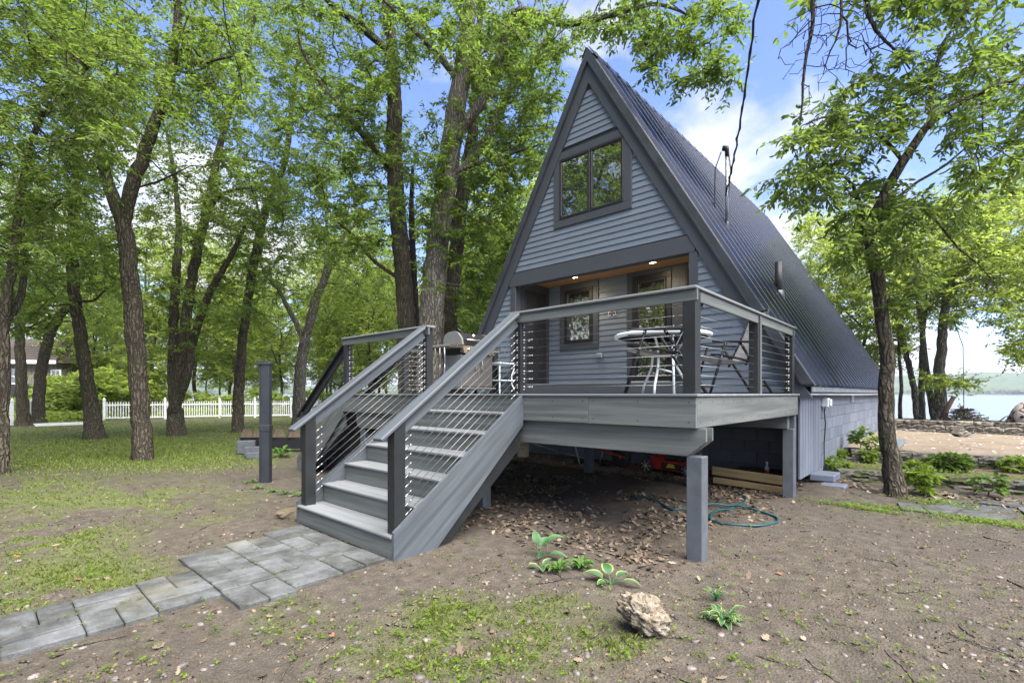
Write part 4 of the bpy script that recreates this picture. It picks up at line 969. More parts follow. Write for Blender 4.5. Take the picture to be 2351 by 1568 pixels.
# T2 and its neighbours by the neighbour's cottage
d = 15.5; t = Tree(3); t.thin = .78; b0 = gnd(222, 1008)
t.limb([b0 - [0, 0, .45]] + pl([(212, 950), (200, 870), (185, 770), (172, 690), (165, 620), (165, 540), (175, 430, 15.2), (190, 300, 15), (205, 160, 15)], d), [.30, .27, .24, .22, .2, .19, .17, .13, .09, .05])
t.limb(pl([(215, 690, 15), (240, 668, 14.8), (265, 655, 14.6)], d), [.05, .03, .015], t.near(at(172, 690, d)))
t.grow(np.concatenate([blob(150, 480, 150, 110, 15, 1.4, 95), blob(70, 610, 110, 90, 14.6, 1.3, 70), blob(240, 590, 80, 90, 15.2, 1.3, 55), blob(220, 300, 140, 120, 15, 1.5, 70), blob(60, 720, 80, 50, 14.5, 1, 30), blob(170, 100, 200, 120, 15, 1.6, 60)]))
R_ = tree_root('leaning flared tree in front of the gap in the picket fence', b0); finish(t, R_, M['bark'], M['leaf'], leaf=.15, spread=.5, twig=M['bark_dark'])
for k, (pts, rad, d, lab, cr) in enumerate([
    ([(52, 958), (48, 850), (46, 740), (50, 640), (60, 520), (40, 400)], [.24, .21, .19, .17, .12, .06], 21.5, 'dark upright tree before the neighbouring cottage porch', [(60, 600, 110, 100, 21, 2, 80), (20, 450, 120, 110, 21, 2, 70)]),
    ([(88, 930), (95, 850), (112, 775), (140, 720), (165, 695), (185, 640), (215, 540)], [.28, .25, .22, .2, .17, .13, .06], 22.5, 'tree with bent trunk leaning over the cottage porch chairs', [(170, 620, 100, 90, 22, 2, 80), (110, 520, 110, 90, 22, 2, 60), (250, 700, 60, 60, 22, 1.5, 35)])]):
    t = Tree(30 + k); b0 = gnd(pts[0][0], pts[0][1] + 12); b0 = at(pts[0][0], 0, d); b0[2] = -.05
    t.limb([b0] + pl(pts, d), [rad[0] * 1.05] + rad); t.grow(np.concatenate([blob(*q) for q in cr])); R_ = tree_root(lab, (b0[0], b0[1], 0)); finish(t, R_, M['bark'], M['leaf'], leaf=.17, spread=.6, twig=M['bark_dark'])
# T3: three stemmed clump
d = 16.7; t = Tree(4); t.thin = .74; b0 = gnd(405, 1000)
e = t.limb([b0 - [0, 0, .45]] + pl([(403, 960), (402, 940)], d), [.36, .33, .31])
t.limb(pl([(396, 850), (400, 720), (404, 620), (410, 520, 17), (400, 400, 17.2), (380, 290, 17.4)], d), [.21, .19, .17, .14, .1, .05], e)
t.limb(pl([(416, 830), (430, 720), (446, 610), (470, 500), (500, 360), (530, 250), (560, 140, 16.4), (590, 20, 16.2)], d), [.24, .22, .2, .18, .15, .12, .09, .05], e)
t.limb(pl([(432, 850), (442, 790), (478, 680, 16.4), (530, 588, 16.2), (570, 500, 16)], d), [.19, .17, .15, .11, .05], e)
t.limb(pl([(500, 455, 16.5), (540, 435, 16.3), (575, 432, 16)], d), [.09, .07, .03], t.near(at(468, 505, d)))
t.grow(np.concatenate([blob(520, 230, 140, 160, 16.5, 1.8, 90), blob(420, 480, 110, 110, 16.5, 1.6, 80), blob(560, 450, 100, 110, 16.2, 1.5, 80), blob(370, 330, 90, 90, 17, 1.5, 50), blob(500, 660, 110, 80, 16.5, 1.5, 45), blob(400, 720, 50, 90, 16.4, 1, 18), blob(540, 0, 170, 130, 16.5, 2, 80)]))
t.flare = .15; R_ = tree_root('clump of three oak stems from one base in the lawn', b0); finish(t, R_, M['bark'], M['leaf'], leaf=.15, spread=.5, twig=M['bark_dark'])
# T4
d = 18.2; t = Tree(5); t.thin = .78; b0 = gnd(545, 992)
t.limb([b0 - [0, 0, .45]] + pl([(548, 920), (553, 830), (562, 740), (576, 640), (600, 520), (625, 440), (655, 370), (672, 230), (690, 90), (700, -60)], d), [.25, .23, .215, .2, .19, .17, .15, .13, .1, .07, .04])
t.limb(pl([(600, 560, 18.4), (590, 470, 18.6), (560, 400, 18.8)], d), [.08, .06, .03], t.near(at(580, 620, d)))
t.grow(np.concatenate([blob(650, 260, 140, 170, 18, 2, 90), blob(600, 500, 90, 110, 18, 1.6, 70), blob(700, 470, 80, 90, 18, 1.6, 55), blob(650, 40, 170, 120, 18, 2, 80), blob(560, 700, 60, 70, 18, 1.2, 22)]))
t.flare = .12; R_ = tree_root('straight dark oak standing just left of the square metal pole', b0); finish(t, R_, M['bark'], M['leaf'], leaf=.155, spread=.55, twig=M['bark_dark'])
# T5
d = 22.0; t = Tree(6); t.thin = .78; b0 = gnd(685, 975)
e = t.limb([b0 - [0, 0, .45]] + pl([(688, 900), (692, 830), (700, 785)], d), [.38, .34, .31, .29])
t.limb(pl([(722, 700), (745, 640), (770, 575), (800, 530), (850, 485)], d), [.24, .2, .16, .12, .06], e); t.limb(pl([(668, 720), (640, 665), (610, 630), (585, 570)], d), [.14, .1, .08, .04], e)
t.limb(pl([(752, 560), (748, 470), (755, 380, 21.6)], d), [.1, .07, .03], t.near(at(745, 640, d)))
t.grow(np.concatenate([blob(770, 480, 130, 130, 21.6, 2, 110), blob(620, 570, 100, 90, 22, 2, 70), blob(850, 620, 90, 90, 22, 2, 60), blob(700, 640, 110, 60, 22, 2, 40), blob(780, 300, 130, 110, 22, 2, 60)]))
t.flare = .12; R_ = tree_root('pale barked spreading tree with low fork behind the stair handrails', b0); finish(t, R_, M['bark_pale'], M['leaf'], leaf=.17, spread=.62, twig=M['bark_dark'])
# the three big oaks beyond the deck
d = 13.8; t = Tree(7); b0 = at(940, 0, d); b0[2] = -.05
t.limb([b0] + pl([(938, 900), (936, 800), (932, 700), (922, 590), (912, 480), (905, 360), (907, 240), (900, 120), (888, 0), (880, -140), (870, -280)], d), [.34, .32, .31, .30, .285, .27, .25, .23, .2, .17, .12, .07])
t.limb(pl([(860, 90, 13.4), (800, 40, 13), (760, 10, 12.6), (700, -60, 12.2)], d), [.12, .1, .08, .04], t.near(at(900, 130, d)))
t.limb(pl([(850, 330, 13.3), (800, 270, 13), (740, 200, 12.8), (690, 110, 12.5)], d), [.1, .085, .07, .04], t.near(at(905, 400, d)))
t.limb(pl([(860, 600, 13.5), (810, 540, 13.2), (760, 500, 13)], d), [.06, .045, .02], t.near(at(925, 640, d)))
t.grow(np.concatenate([blob(790, 100, 170, 150, 13.2, 1.4, 100), blob(740, 300, 120, 120, 13, 1.2, 80), blob(870, 330, 60, 230, 13.2, .7, 55), blob(800, 520, 80, 90, 13.2, 1, 35), blob(850, -170, 260, 150, 13.5, 2, 110)]))
R_ = tree_root('tall dark barked oak beyond the deck, left of the pale trunk', (b0[0], b0[1], 0)); finish(t, R_, M['bark'], M['leaf'], leaf=.15, hero=True, twig=M['bark_dark'])
d = 12.2; t = Tree(8); b0 = at(985, 0, d); b0[2] = -.05
t.limb([b0] + pl([(986, 900), (987, 800), (992, 700), (1003, 590), (1018, 470), (1030, 370), (1045, 260), (1060, 160), (1072, 70), (1082, -30), (1100, -200)], d), [.40, .38, .365, .355, .34, .32, .30, .27, .24, .21, .18, .1])
t.limb(pl([(1120, 210, 12.1), (1160, 90, 11.8), (1195, 25, 11.4), (1290, 54, 10.4), (1360, 46, 9.8), (1430, 28, 9.2), (1510, 10, 8.8), (1590, 40, 8.5)], d), [.14, .125, .11, .085, .07, .055, .035, .016], t.near(at(1035, 330, d)))
t.limb(pl([(1110, 330, 12.5), (1180, 190, 12.6), (1240, 110, 12.4), (1290, 30, 12.2)], d), [.12, .1, .07, .035], t.near(at(1022, 440, d)))
t.limb(pl([(1110, 370, 12.0), (1180, 350, 11.6), (1250, 330, 11.2)], d), [.06, .045, .02], t.near(at(1025, 410, d)))
t.limb(pl([(1000, 120, 11.8), (940, 60, 11.4), (880, 0, 11.0)], d), [.09, .06, .03], t.near(at(1055, 190, d)))
t.grow(np.concatenate([blob(1060, 60, 150, 110, 12, 1.3, 95), blob(1185, 150, 110, 130, 12, 1.2, 110), blob(1190, 330, 90, 90, 11.9, 1.0, 70), blob(1110, 500, 90, 140, 12.2, .8, 60), blob(1120, 690, 60, 80, 12.3, .6, 32), blob(1000, 460, 50, 230, 11.6, .4, 38), blob(1150, -160, 280, 150, 12, 2, 110), blob(1290, 75, 90, 50, 10.4, .6, 18)]), zmin=1.7)
t.grow(np.concatenate([blob(1420, 40, 90, 45, 9.2, .4, 14), blob(1545, 60, 80, 55, 8.6, .35, 15), blob(1495, 130, 30, 70, 8.6, .3, 9), blob(1595, 140, 55, 55, 8.5, .3, 11), blob(1655, 185, 35, 24, 8.5, .2, 6), blob(1500, -60, 160, 50, 8.8, .6, 30), blob(1680, 25, 50, 40, 8.4, .4, 12)]), rise=0.0)
R_ = tree_root('huge pale barked oak right behind the grill, with limb over the roof', (b0[0], b0[1], 0)); finish(t, R_, M['bark_pale'], M['leaf'], leaf=.14, spread=.36, hero=True, twig=M['bark_dark'])
d = 14.6; t = Tree(9); b0 = at(1030, 0, d); b0[2] = -.05
t.limb([b0] + pl([(1028, 860), (1030, 760), (1040, 650), (1052, 540), (1065, 420), (1085, 300), (1095, 150), (1105, 0)], d), [.32, .3, .28, .26, .24, .22, .19, .14, .08])
t.grow(np.concatenate([blob(1130, 520, 90, 130, 14.4, 1, 70), blob(1150, 280, 120, 140, 14.6, 1.4, 90), blob(1100, 720, 60, 70, 14.4, .8, 30)]), zmin=1.7)
R_ = tree_root('ivy flecked oak trunk just behind and right of the pale trunk', (b0[0], b0[1], 0)); finish(t, R_, M['bark'], M['leaf'], leaf=.15, spread=.46, twig=M['bark_dark'])
d = 15.2; t = Tree(10); b0 = at(958, 0, d); b0[2] = -.05
t.limb([b0] + pl([(958, 880), (956, 780), (950, 640), (945, 500), (948, 380)], d), [.17, .16, .15, .13, .1, .05]); t.grow(np.concatenate([blob(960, 420, 60, 130, 15, 1, 40)]), zmin=2)
R_ = tree_root('thin dark stem between the two big oak trunks beyond the deck', (b0[0], b0[1], 0)); finish(t, R_, M['bark_dark'], M['leaf'], leaf=.15, spread=.46)
# TR: the crooked tree in front of the right side of the house
d = 6.8; t = Tree(12); t.thin = .80; b0 = gnd(2064, 1140)
e = t.limb([b0 - [0, 0, .45]] + pl([(2050, 1080), (2040, 1030), (2034, 950), (2035, 830), (2029, 767), (2020, 697), (2006, 600), (1988, 535)], d), [.145, .13, .122, .116, .113, .11, .106, .102, .098])
f1 = t.limb(pl([(2006, 500, 6.7), (2040, 430, 6.6), (2073, 372, 6.5), (2110, 315, 6.4), (2139, 279, 6.3), (2212, 232, 6.1), (2290, 200, 5.9), (2370, 165, 5.8), (2460, 130, 5.7)], d), [.085, .075, .07, .062, .055, .045, .036, .028, .015], e)
t.limb(pl([(2135, 230, 6.5), (2150, 160, 6.6), (2165, 100, 6.6), (2210, 40, 6.5), (2250, -20, 6.4)], d), [.035, .03, .026, .02, .012], t.near(at(2135, 283, 6.3)))
t.limb(pl([(2040, 330, 6.4), (1990, 290, 6.2), (1940, 275, 6.1), (1890, 270, 6.0), (1840, 290, 5.9)], d), [.03, .026, .02, .015, .008], t.near(at(2072, 375, 6.5)))
t.limb(pl([(2020, 500, 6.9), (2060, 465, 7.0), (2110, 470, 7.0), (2160, 520, 7.0), (2200, 570, 7.0), (2250, 610, 7.0), (2290, 660, 7)], d), [.035, .03, .025, .02, .015, .011, .006], e)
t.limb(pl([(1975, 480, 6.9), (1960, 430, 7.0), (1930, 400, 7), (1880, 390, 7)], d), [.04, .03, .02, .01], e)
t.limb(pl([(2020, 490, 6.8), (2090, 430, 6.9), (2170, 380, 7), (2230, 330, 7), (2300, 290, 7)], d), [.03, .025, .02, .014, .008], e)
t.grow(np.concatenate([blob(1890, 330, 110, 80, 6.2, .45, 40), blob(1840, 430, 80, 50, 6.3, .4, 22), blob(2030, 250, 120, 90, 6.4, .5, 38), blob(2190, 130, 150, 120, 6.6, .6, 58), blob(2270, 330, 110, 120, 6.4, .6, 45), blob(2020, 470, 90, 60, 6.8, .4, 34), blob(2450, 250, 110, 200, 6.2, .7, 50), blob(2060, 620, 55, 80, 6.7, .3, 18), blob(1960, 560, 70, 60, 6.9, .4, 16), blob(2080, 690, 25, 30, 6.6, .2, 4), blob(2250, -120, 260, 110, 6.6, .8, 60), blob(2160, 480, 80, 60, 6.9, .4, 16)]), step=.2, rise=.1)
R_ = tree_root('crooked young ash tree beside the right wall of the house', b0); t.wood_mesh('trunk', M['bark'], R_, tip=.0028, power=.42, flare=.3); t.crown_mesh('crown', M['leaf_ash'], R_, leaf=.088, width=.46, hero=True, twigs=4, per=10, spread=.30, droop=.45, twig_mat=M['bark_dark'], upn=.5)
# bare hanging twigs from a tree off to the right
d = 6.0; t = Tree(13); b0 = np.array([2.6, 10.6, -.05])
e = t.limb([b0, b0 + [0, 0, 3], b0 + [-.2, -.3, 6.2]], [.22, .18, .13])
f = t.limb([b0 + [-1.2, -1.2, 7.0]] + pl([(2150, -190, 7.2), (2020, -120, 6.6), (1930, -70, 6.2), (1872, -15, 6.0), (1866, 60, 5.9), (1848, 150, 5.85), (1842, 235, 5.8), (1836, 290, 5.8)], d), [.1, .08, .06, .045, .035, .026, .02, .013, .007], e)
t.limb(pl([(1990, 0, 6.3), (2010, 70, 6.2), (2060, 120, 6.2), (2090, 160, 6.2)], d), [.03, .024, .016, .01], t.near(at(1990, -100, 6.5)))
t.limb(pl([(1930, 60, 6.0), (1905, 120, 6), (1890, 170, 6)], d), [.018, .012, .006], t.near(at(1935, -60, 6.2)))
t.grow(np.concatenate([blob(1850, 130, 65, 120, 5.9, .22, 85), blob(1930, 80, 90, 90, 6.0, .25, 80), blob(2010, 70, 80, 100, 6.2, .25, 60), blob(1960, 170, 70, 70, 6.1, .2, 26)]), step=.12, wig=.16, rise=-.25)
nb = len(t.tips); bare = list(t.tips)
t.grow(np.concatenate([blob(2150, -30, 160, 40, 6.8, .5, 36), blob(1960, 0, 160, 25, 6.5, .4, 10), ball(b0 + np.array([0, 0, 7.5]), (2.2, 2.2, 1.6), 90)]), rise=0)
R_ = tree_root('bare drooping twigs hanging from a limb at the top right', (b0[0], b0[1], 0)); t.wood_mesh('trunk', M['bark_dark'], R_, tip=.0034, power=.36); t.tips = t.tips[nb:]; t.crown_mesh('crown', M['leaf'], R_, leaf=.12, hero=True, twig_mat=M['bark_dark'])
# trees by the lake
for k, (pts, rad, d, lab, cr) in enumerate([
    ([(2068, 985), (2066, 930), (2070, 890), (2066, 840), (2062, 760), (2050, 660), (2060, 560)], [.10, .095, .09, .085, .08, .06, .03], 18.5, 'thinnest of the lakeside trunks, nearest the house', [(1990, 640, 120, 90, 19, 1.5, 80), (1900, 600, 90, 110, 19, 1.5, 70), (2040, 780, 60, 60, 18.5, 1, 26)]),
    ([(2106, 985), (2102, 920), (2094, 870), (2080, 810), (2070, 740), (2085, 620), (2100, 520)], [.17, .15, .14, .13, .11, .08, .04], 18.0, 'curved lakeside trunk bending toward the house', [(2100, 560, 130, 100, 18, 1.5, 100), (1960, 520, 120, 70, 18.5, 1.5, 60), (2160, 690, 80, 60, 18, 1.2, 40)]),
    ([(2118, 985), (2116, 900), (2116, 830), (2120, 740), (2130, 600), (2150, 480)], [.15, .14, .13, .115, .08, .04], 17.6, 'straight light lakeside trunk beside the forked one', [(2180, 560, 110, 110, 17.6, 1.5, 95), (2240, 470, 120, 80, 17.6, 1.5, 70)]),
    ([(2160, 985), (2160, 920), (2158, 860), (2162, 800), (2168, 720), (2190, 620), (2230, 500), (2260, 400)], [.26, .245, .23, .215, .19, .15, .1, .05], 16.8, 'thickest lakeside tree with rope swing hanging at its right', [(2250, 620, 120, 100, 16.8, 1.5, 90), (2320, 520, 120, 120, 16.8, 1.5, 85), (2160, 875, 45, 14, 15.6, .3, 9), (2215, 880, 30, 9, 15.5, .3, 5)]),
    ([(2145, 985), (2138, 920), (2128, 860), (2122, 800), (2108, 700), (2090, 600)], [.16, .15, .14, .12, .08, .04], 17.2, 'slim stem leaning left from beside the thickest lakeside trunk', [(2060, 690, 90, 80, 17.4, 1.3, 60)]),
    ([(2500, 985), (2495, 900), (2480, 800), (2450, 690), (2420, 600)], [.25, .22, .2, .14, .06], 15.0, 'lakeside tree whose leafy branches reach in from the right edge', [(2350, 680, 90, 110, 15, 1, 80), (2345, 815, 40, 25, 15, .6, 14), (2420, 520, 150, 120, 15, 1.5, 80)])]):
    t = Tree(50 + k); t.thin = .66; b0 = at(pts[0][0], 0, d); b0[2] = .40
    t.limb([b0] + pl(pts[1:], d), rad); t.grow(np.concatenate([blob(*q) for q in cr]), zmin=1.5); R_ = tree_root(lab, b0); t.flare = .12; finish(t, R_, M['bark_pale'] if k < 5 else M['bark'], M['leaf_far'], leaf=.17, spread=.55, twig=M['bark_dark'])
# ---- the woods: copies of four trees
protos = []
for k in range(4):
    t = Tree(70 + k); H = [13, 15, 12, 14][k]; r0 = [.15, .18, .13, .17][k]; g_ = np.random.default_rng(k)
    tr = [(0, 0, -.2)] + [(g_.normal(0, .12) * q + (.25 * k - .4) * q * q * .12, g_.normal(0, .12) * q, q * H / 7) for q in range(1, 7)]
    t.limb(tr, list(np.linspace(r0, r0 * .3, 7)))
    for q in range(3): a = g_.uniform(0, 6.3); s_ = t.near(tr[2 + q]); t.limb([np.array(tr[2 + q]) + np.array([math.cos(a), math.sin(a), 1.1]) * w for w in (.9, 2.2)], [r0 * .4, r0 * .15], s_)
    t.grow(np.concatenate([ball((0, 0, H * .70), (3.2, 3.2, H * .30), 230, g_, .2), ball((0, 0, H * .40), (2.7, 2.7, H * .14), 75, g_, .3), ball((.5, -.3, H * .26), (2.2, 2.2, H * .10), 36, g_, .3)]), step=.4)
    R_ = thing('tree', 'slender tree in the woods beyond the white picket fence', 'tree', (0, 0, 0), 'trees in the woods beyond the fence'); t.wood_mesh('trunk', M['bark'], R_, tip=.009, sides=(10, 6, 4, 3)); t.crown_mesh('crown', M['leaf_far'], R_, leaf=.17, twigs=6, per=9, spread=.66, width=.55, upn=.6)
    protos.append([R_, False])
def wood_tree(i, x, y, rot, sc, label=None, group=None):
    pr = protos[i]
    if not pr[1]: pr[1] = True; r = pr[0]; r.location = (x, y, 0); r.rotation_euler = (0, 0, rot); r.scale = (sc,) * 3
    else: r = dup(pr[0], (x, y, 0), rot, None, sc)
    if label: r['label'] = label; r['group'] = group
    return r
rr = np.random.default_rng(21); cnt = 0
for k, (px, dd) in enumerate([(-60, 40), (40, 52), (150, 44), (240, 38), (300, 56), (350, 42), (400, 60), (460, 40), (505, 54), (545, 44), (600, 58), (640, 42), (700, 62), (735, 46), (775, 38), (820, 54), (870, 42), (920, 58), (1010, 44), (1080, 52), (1120, 32), (1185, 40), (1250, 34), (480, 72), (570, 70), (670, 74), (790, 70), (1130, 62), (205, 33), (330, 31.5), (525, 37), (805, 35), (850, 30), (1060, 29), (1150, 27), (1215, 25)]):
    p = at(px, HYP, dd); x, y = p[0], min(p[1], 25.5); wood_tree(k % 4, x, y, rr.uniform(0, 6.3), rr.uniform(.85, 1.15))
for k, (px, dd) in enumerate([(2005, 24.5), (2560, 19)]):
    p = at(px, HYP, dd); wood_tree(k, p[0], min(p[1], 25), rr.uniform(0, 6), .72, 'bright green lakeside tree rising behind the roof and other trunks', 'leafy trees along the shore')
for k, (x, y) in enumerate([(-11.5, -7.0), (-16, -9.5), (-21, -8), (-9, -13), (-14, -17)]):
    wood_tree(k % 4, x, y, rr.uniform(0, 6), rr.uniform(1.4, 1.6), 'yard tree mirrored in the cabin windows', 'trees standing around the yard behind the viewer')
# bushes beyond the fence
bt = Tree(90); g_ = np.random.default_rng(9); bt.limb([(0, 0, -.1), (.05, 0, .4), (.1, .05, .8)], [.03, .02, .012]); bt.grow(ball((0, 0, .75), (1.1, 1.1, .8), 80, g_, .3), step=.2, zmin=.05)
bush = thing('bush', 'leafy bush in the undergrowth beyond the picket fence', 'bush', (0, 0, 0), 'bushes beyond the fence'); bt.wood_mesh('stem', M['bark'], bush, tip=.004, flare=False, sides=(8, 6, 4, 3)); bt.crown_mesh('crown', M['leaf_far'], bush, leaf=.13, twigs=5, per=8, spread=.32, width=.55)
first = True
for px, dd, s_ in [(-20, 26, 1.0), (228, 28, 2.0), (285, 31, 2.2), (120, 27.5, 1.5), (160, 29, 1.9), (215, 28.5, 1.7), (265, 31, 1.5), (320, 33, 1.6), (360, 31.5, 1.1), (450, 34, 1.3), (520, 33, 1.2), (590, 36, 1.5), (640, 38, 1.2), (720, 42, 1.4), (770, 40, 1.2), (830, 32, 1.3), (880, 36, 1.3), (190, 38, 1.9), (1090, 30, 1.6), (1150, 32, 1.6), (1210, 28, 1.4)]:
    p = at(px, HYP, dd); y = min(p[1], 25)
    if first: bush.location = (p[0], y, -.05); bush.scale = (s_,) * 3; first = False
    else: dup(bush, (p[0], y, -.05), rr.uniform(0, 6), None, (s_, s_, s_ * rr.uniform(.75, 1.1)))
for x, y, s_ in ((-13.5, -9.5, 2.8), (-17.5, -7.0, 3.0), (-21, -11, 3.2)):
    q = dup(bush, (x, y, -.05), rr.uniform(0, 6), 'tall bush mirrored in the porch door glass', s_); q['group'] = 'bushes behind the viewer'
# ================================================================== THINGS ON AND AROUND THE DECK
M['seatfab'] = paint('grey_sling', (.33, .32, .32), .8, .1, 40, .3)
M['tabwhite'] = paint('white_enamel', (.62, .68, .70), .35, .05, 5, .04)
M['darkmetal'] = paint('charcoal_metal', (.012, .012, .014), .6, .15, 6, .05, spec=.25)
M['grillgrey'] = paint('grill_grey', (.15, .15, .145), .45, .1, 5, .06)
M['stainless'] = paint('stainless', (.24, .235, .23), .45, .06, 6, .0, metal=.9)
M['copper'] = paint('warm_steel', (.34, .29, .25), .28, .1, 20, .03, metal=.9)
M['red'] = paint('red_enamel', (.30, .014, .010), .35, .15, 5, .06)
M['grey_plastic'] = paint('grey_plastic', (.32, .33, .31), .6, .1, 12, .1)
M['rubber'] = paint('rubber', (.018, .018, .018), .8, .2, 20, .3)
M['green_tray'] = paint('green_tray', (.045, .10, .085), .45, .2, 6, .1)
M['green_pole'] = paint('green_pole', (.008, .12, .075), .4, .1, 6, .05)
M['hose'] = paint('teal_hose', (.006, .060, .075), .4, .1, 30, .06)
M['bucket'] = paint('ivory_plastic', (.50, .45, .32), .55, .12, 6, .1)
M['lumber'] = wood('lumber', (.20, .145, .065), (.40, .31, .155), gs=(1.5, 18, 1), streak=.2, emb=.2)
M['oldwood'] = wood('weathered_wood', (.08, .065, .042), (.19, .155, .10), gs=(2, 20, 1), streak=.3, emb=.6)
M['yellow'] = paint('yellow_label', (.55, .38, .02), .5, .05, 5, .02)
M['ink'] = paint('red_ink', (.35, .03, .02), .6, .1, 5, .02)
def place(root_fn, loc, rz): return Matrix.Translation(loc) @ Matrix.Rotation(rz, 4, 'Z')
def chair(label, loc, rz):
    t = thing('folding_chair', label, 'chair', loc, 'folding sling chairs on the deck'); t.rotation_euler = (0, 0, rz)
    ORG[t.name] = (0, 0, 0)
    for s in (-1, 1):
        y = .27 * s
        MB().tube([(-.12, y, .60), (-.21, y, .30), (-.30, y, .005)], .016, 10).build('leg', M['darkmetal'], t, True)
        MB().tube([(.06, y * .93, .60), (.24, y * .93, .30), (.43, y * .93, .005)], .016, 10).build('leg', M['darkmetal'], t, True)
        MB().beam((-.27, y, .615), (.24, y, .605), .05, .024, ch=.01).build('armrest', M['darkmetal'], t)
        MB().tube([(.13, y * .86, .34), (.26, y * .86, .62), (.40, y * .86, .99)], .014, 10).build('back_rail', M['darkmetal'], t, True)
        MB().tube([(-.28, y * .9, .46), (-.2, y * .9, .462), (.0, y * .9, .425), (.17, y * .9, .385)], .014, 10).build('seat_rail', M['darkmetal'], t, True)
        b = MB()
        for p in ((-.13, .585), (.07, .585), (-.17, .43), (.17, .40)): b.lathe([(.0, .006), (.008, .004), (.009, 0)], (p[0], y + s * .016, p[1]), 8, 1)
        b.build('rivets', M['steel'], t)
    MB().tube([(.40, -.23, .99), (.41, 0, 1.0), (.40, .23, .99)], .014, 10).build('top_bar', M['darkmetal'], t, True)
    MB().tube([(.38, -.25, .09), (.38, .25, .09)], .011, 8).build('stretcher', M['darkmetal'], t, True)
    MB().tube([(-.275, -.27, .09), (-.275, .27, .09)], .011, 8).build('stretcher', M['darkmetal'], t, True)
    b = MB(); V = []; F = []
    for i in range(9):
        u = i / 8; x, z = -.28 + .45 * u, .46 - .075 * u - .03 * math.sin(math.pi * u)
        for j in range(2): V += [(x, (-.235, .235)[j], z), (x, (-.235, .235)[j], z - .008)]
    for i in range(8):
        a = i * 4; F += [(a, a + 4, a + 6, a + 2), (a + 1, a + 3, a + 7, a + 5)]
    b.add(V, F).build('seat', M['seatfab'], t, True)
    b = MB(); V = []; F = []
    for i in range(9):
        u = i / 8; x, z = .155 + .245 * u + .02 * math.sin(math.pi * u), .40 + .58 * u
        for j in range(2): V += [(x, (-.225, .225)[j], z), (x + .008, (-.225, .225)[j], z)]
    for i in range(8):
        a = i * 4; F += [(a, a + 4, a + 6, a + 2), (a + 1, a + 3, a + 7, a + 5)]
    b.add(V, F).build('backrest', M['seatfab'], t, True); return t
chair('grey sling folding chair in front of white siding side, back toward the right railing', (-2.06, 6.20, DZ), .72)
chair('black framed folding chair half hidden behind the corner railing post', (-2.19, 4.57, DZ), .52)
tb = thing('round_table', 'round white metal patio table with glass top beside the folding chairs', 'table', (-2.78, 5.97, DZ)); c = (-2.78, 5.97)
MB().lathe([(.555, .715), (.585, .712), (.605, .728), (.605, .752), (.585, .765), (.555, .758), (.555, .715)], (c[0], c[1], DZ), 48).build('rim', M['tabwhite'], tb, True)
MB().lathe([(.0, .742), (.56, .742), (.56, .75), (.0, .75)], (c[0], c[1], DZ), 40).build('glass_top', glass_mat('table_glass', .12, dark=(.35, .42, .42)), tb)
for k in range(3):
    a = math.radians(40 + 120 * k); ux, uy = math.cos(a), math.sin(a)
    P = [(.50, .715), (.30, .69), (.20, .58), (.17, .46), (.19, .34), (.26, .22), (.33, .11), (.36, .0)]
    MB().tube([(c[0] + ux * r, c[1] + uy * r, DZ + z_) for r, z_ in P], .016, 10).build('leg', M['tabwhite'], tb, True)
    if k % 2: continue
    a2 = a + .5; MB().tube([(c[0] + math.cos(a2) * .50, c[1] + math.sin(a2) * .50, DZ + .71), (c[0] + math.cos(a2) * .53, c[1] + math.sin(a2) * .53, DZ + .36), (c[0] + math.cos(a2) * .57, c[1] + math.sin(a2) * .57, DZ)], .015, 8).build('leg', M['tabwhite'], tb, True)
    MB().tube([(c[0] + math.cos(a2) * .54, c[1] + math.sin(a2) * .54, DZ + .25), (c[0] + ux * .25, c[1] + uy * .25, DZ + .32)], .011, 8).build('brace', M['tabwhite'], tb, True)
# grill
gx, gy = -6.90, 6.40; gr = thing('grill', 'grey gas grill cart with closed lid by the left deck railing', 'grill', (gx, gy, DZ)); Z0 = DZ
def gb(name, x0, x1, y0, y1, z0, z1, mat, ch=.008, par=gr): return MB().box(gx + x0, gx + x1, gy + y0, gy + y1, Z0 + z0, Z0 + z1, ch).build(name, mat, par)
gb('cabinet', -.25, .24, -.39, .39, .12, .72, M['grillgrey']); gb('base_shelf', -.28, .30, -.46, .46, .085, .118, M['stainless'])
for a, b_ in ((-.385, -.005), (.005, .385)):
    q = gb('door', .243, .265, a, b_, .14, .71, M['stainless']); ym = b_ - .07 if a < 0 else a + .07
    MB().tube([(gx + .268, gy + ym, Z0 + .42), (gx + .305, gy + ym, Z0 + .45), (gx + .305, gy + ym, Z0 + .60), (gx + .268, gy + ym, Z0 + .63)], .012, 8).build('handle', M['grillgrey'], q, True)
gb('firebox', -.24, .20, -.37, .37, .722, .90, M['black'])
MB().prism([(gx + .20, Z0 + .76), (gx + .31, Z0 + .745), (gx + .27, Z0 + .885), (gx + .20, Z0 + .895)], 1, gy - .39, gy + .39).build('control_panel', M['copper'], gr)
for k in range(4): MB().lathe([(.0, .045), (.024, .04), (.028, .0)], (gx + .285, gy - .27 + .18 * k, Z0 + .815), 12, 0).build('knob', M['steel'], gr, True)
lp = [(-.26, .905), (-.27, 1.02), (-.23, 1.10), (-.13, 1.15), (.02, 1.155), (.12, 1.12), (.21, 1.02), (.235, .905)]
lid = MB().prism([(gx + p[0], Z0 + p[1]) for p in lp], 1, gy - .34, gy + .34).build('lid', M['darkmetal'], gr)
for s in (-1, 1):
    e_ = [(gx + p[0] * 1.05 - .002, Z0 + .905 + (p[1] - .905) * 1.04) for p in lp]; y0 = gy + s * .341; MB().prism(e_, 1, min(y0, y0 + s * .045), max(y0, y0 + s * .045)).build('lid_end', M['grillgrey'], lid)
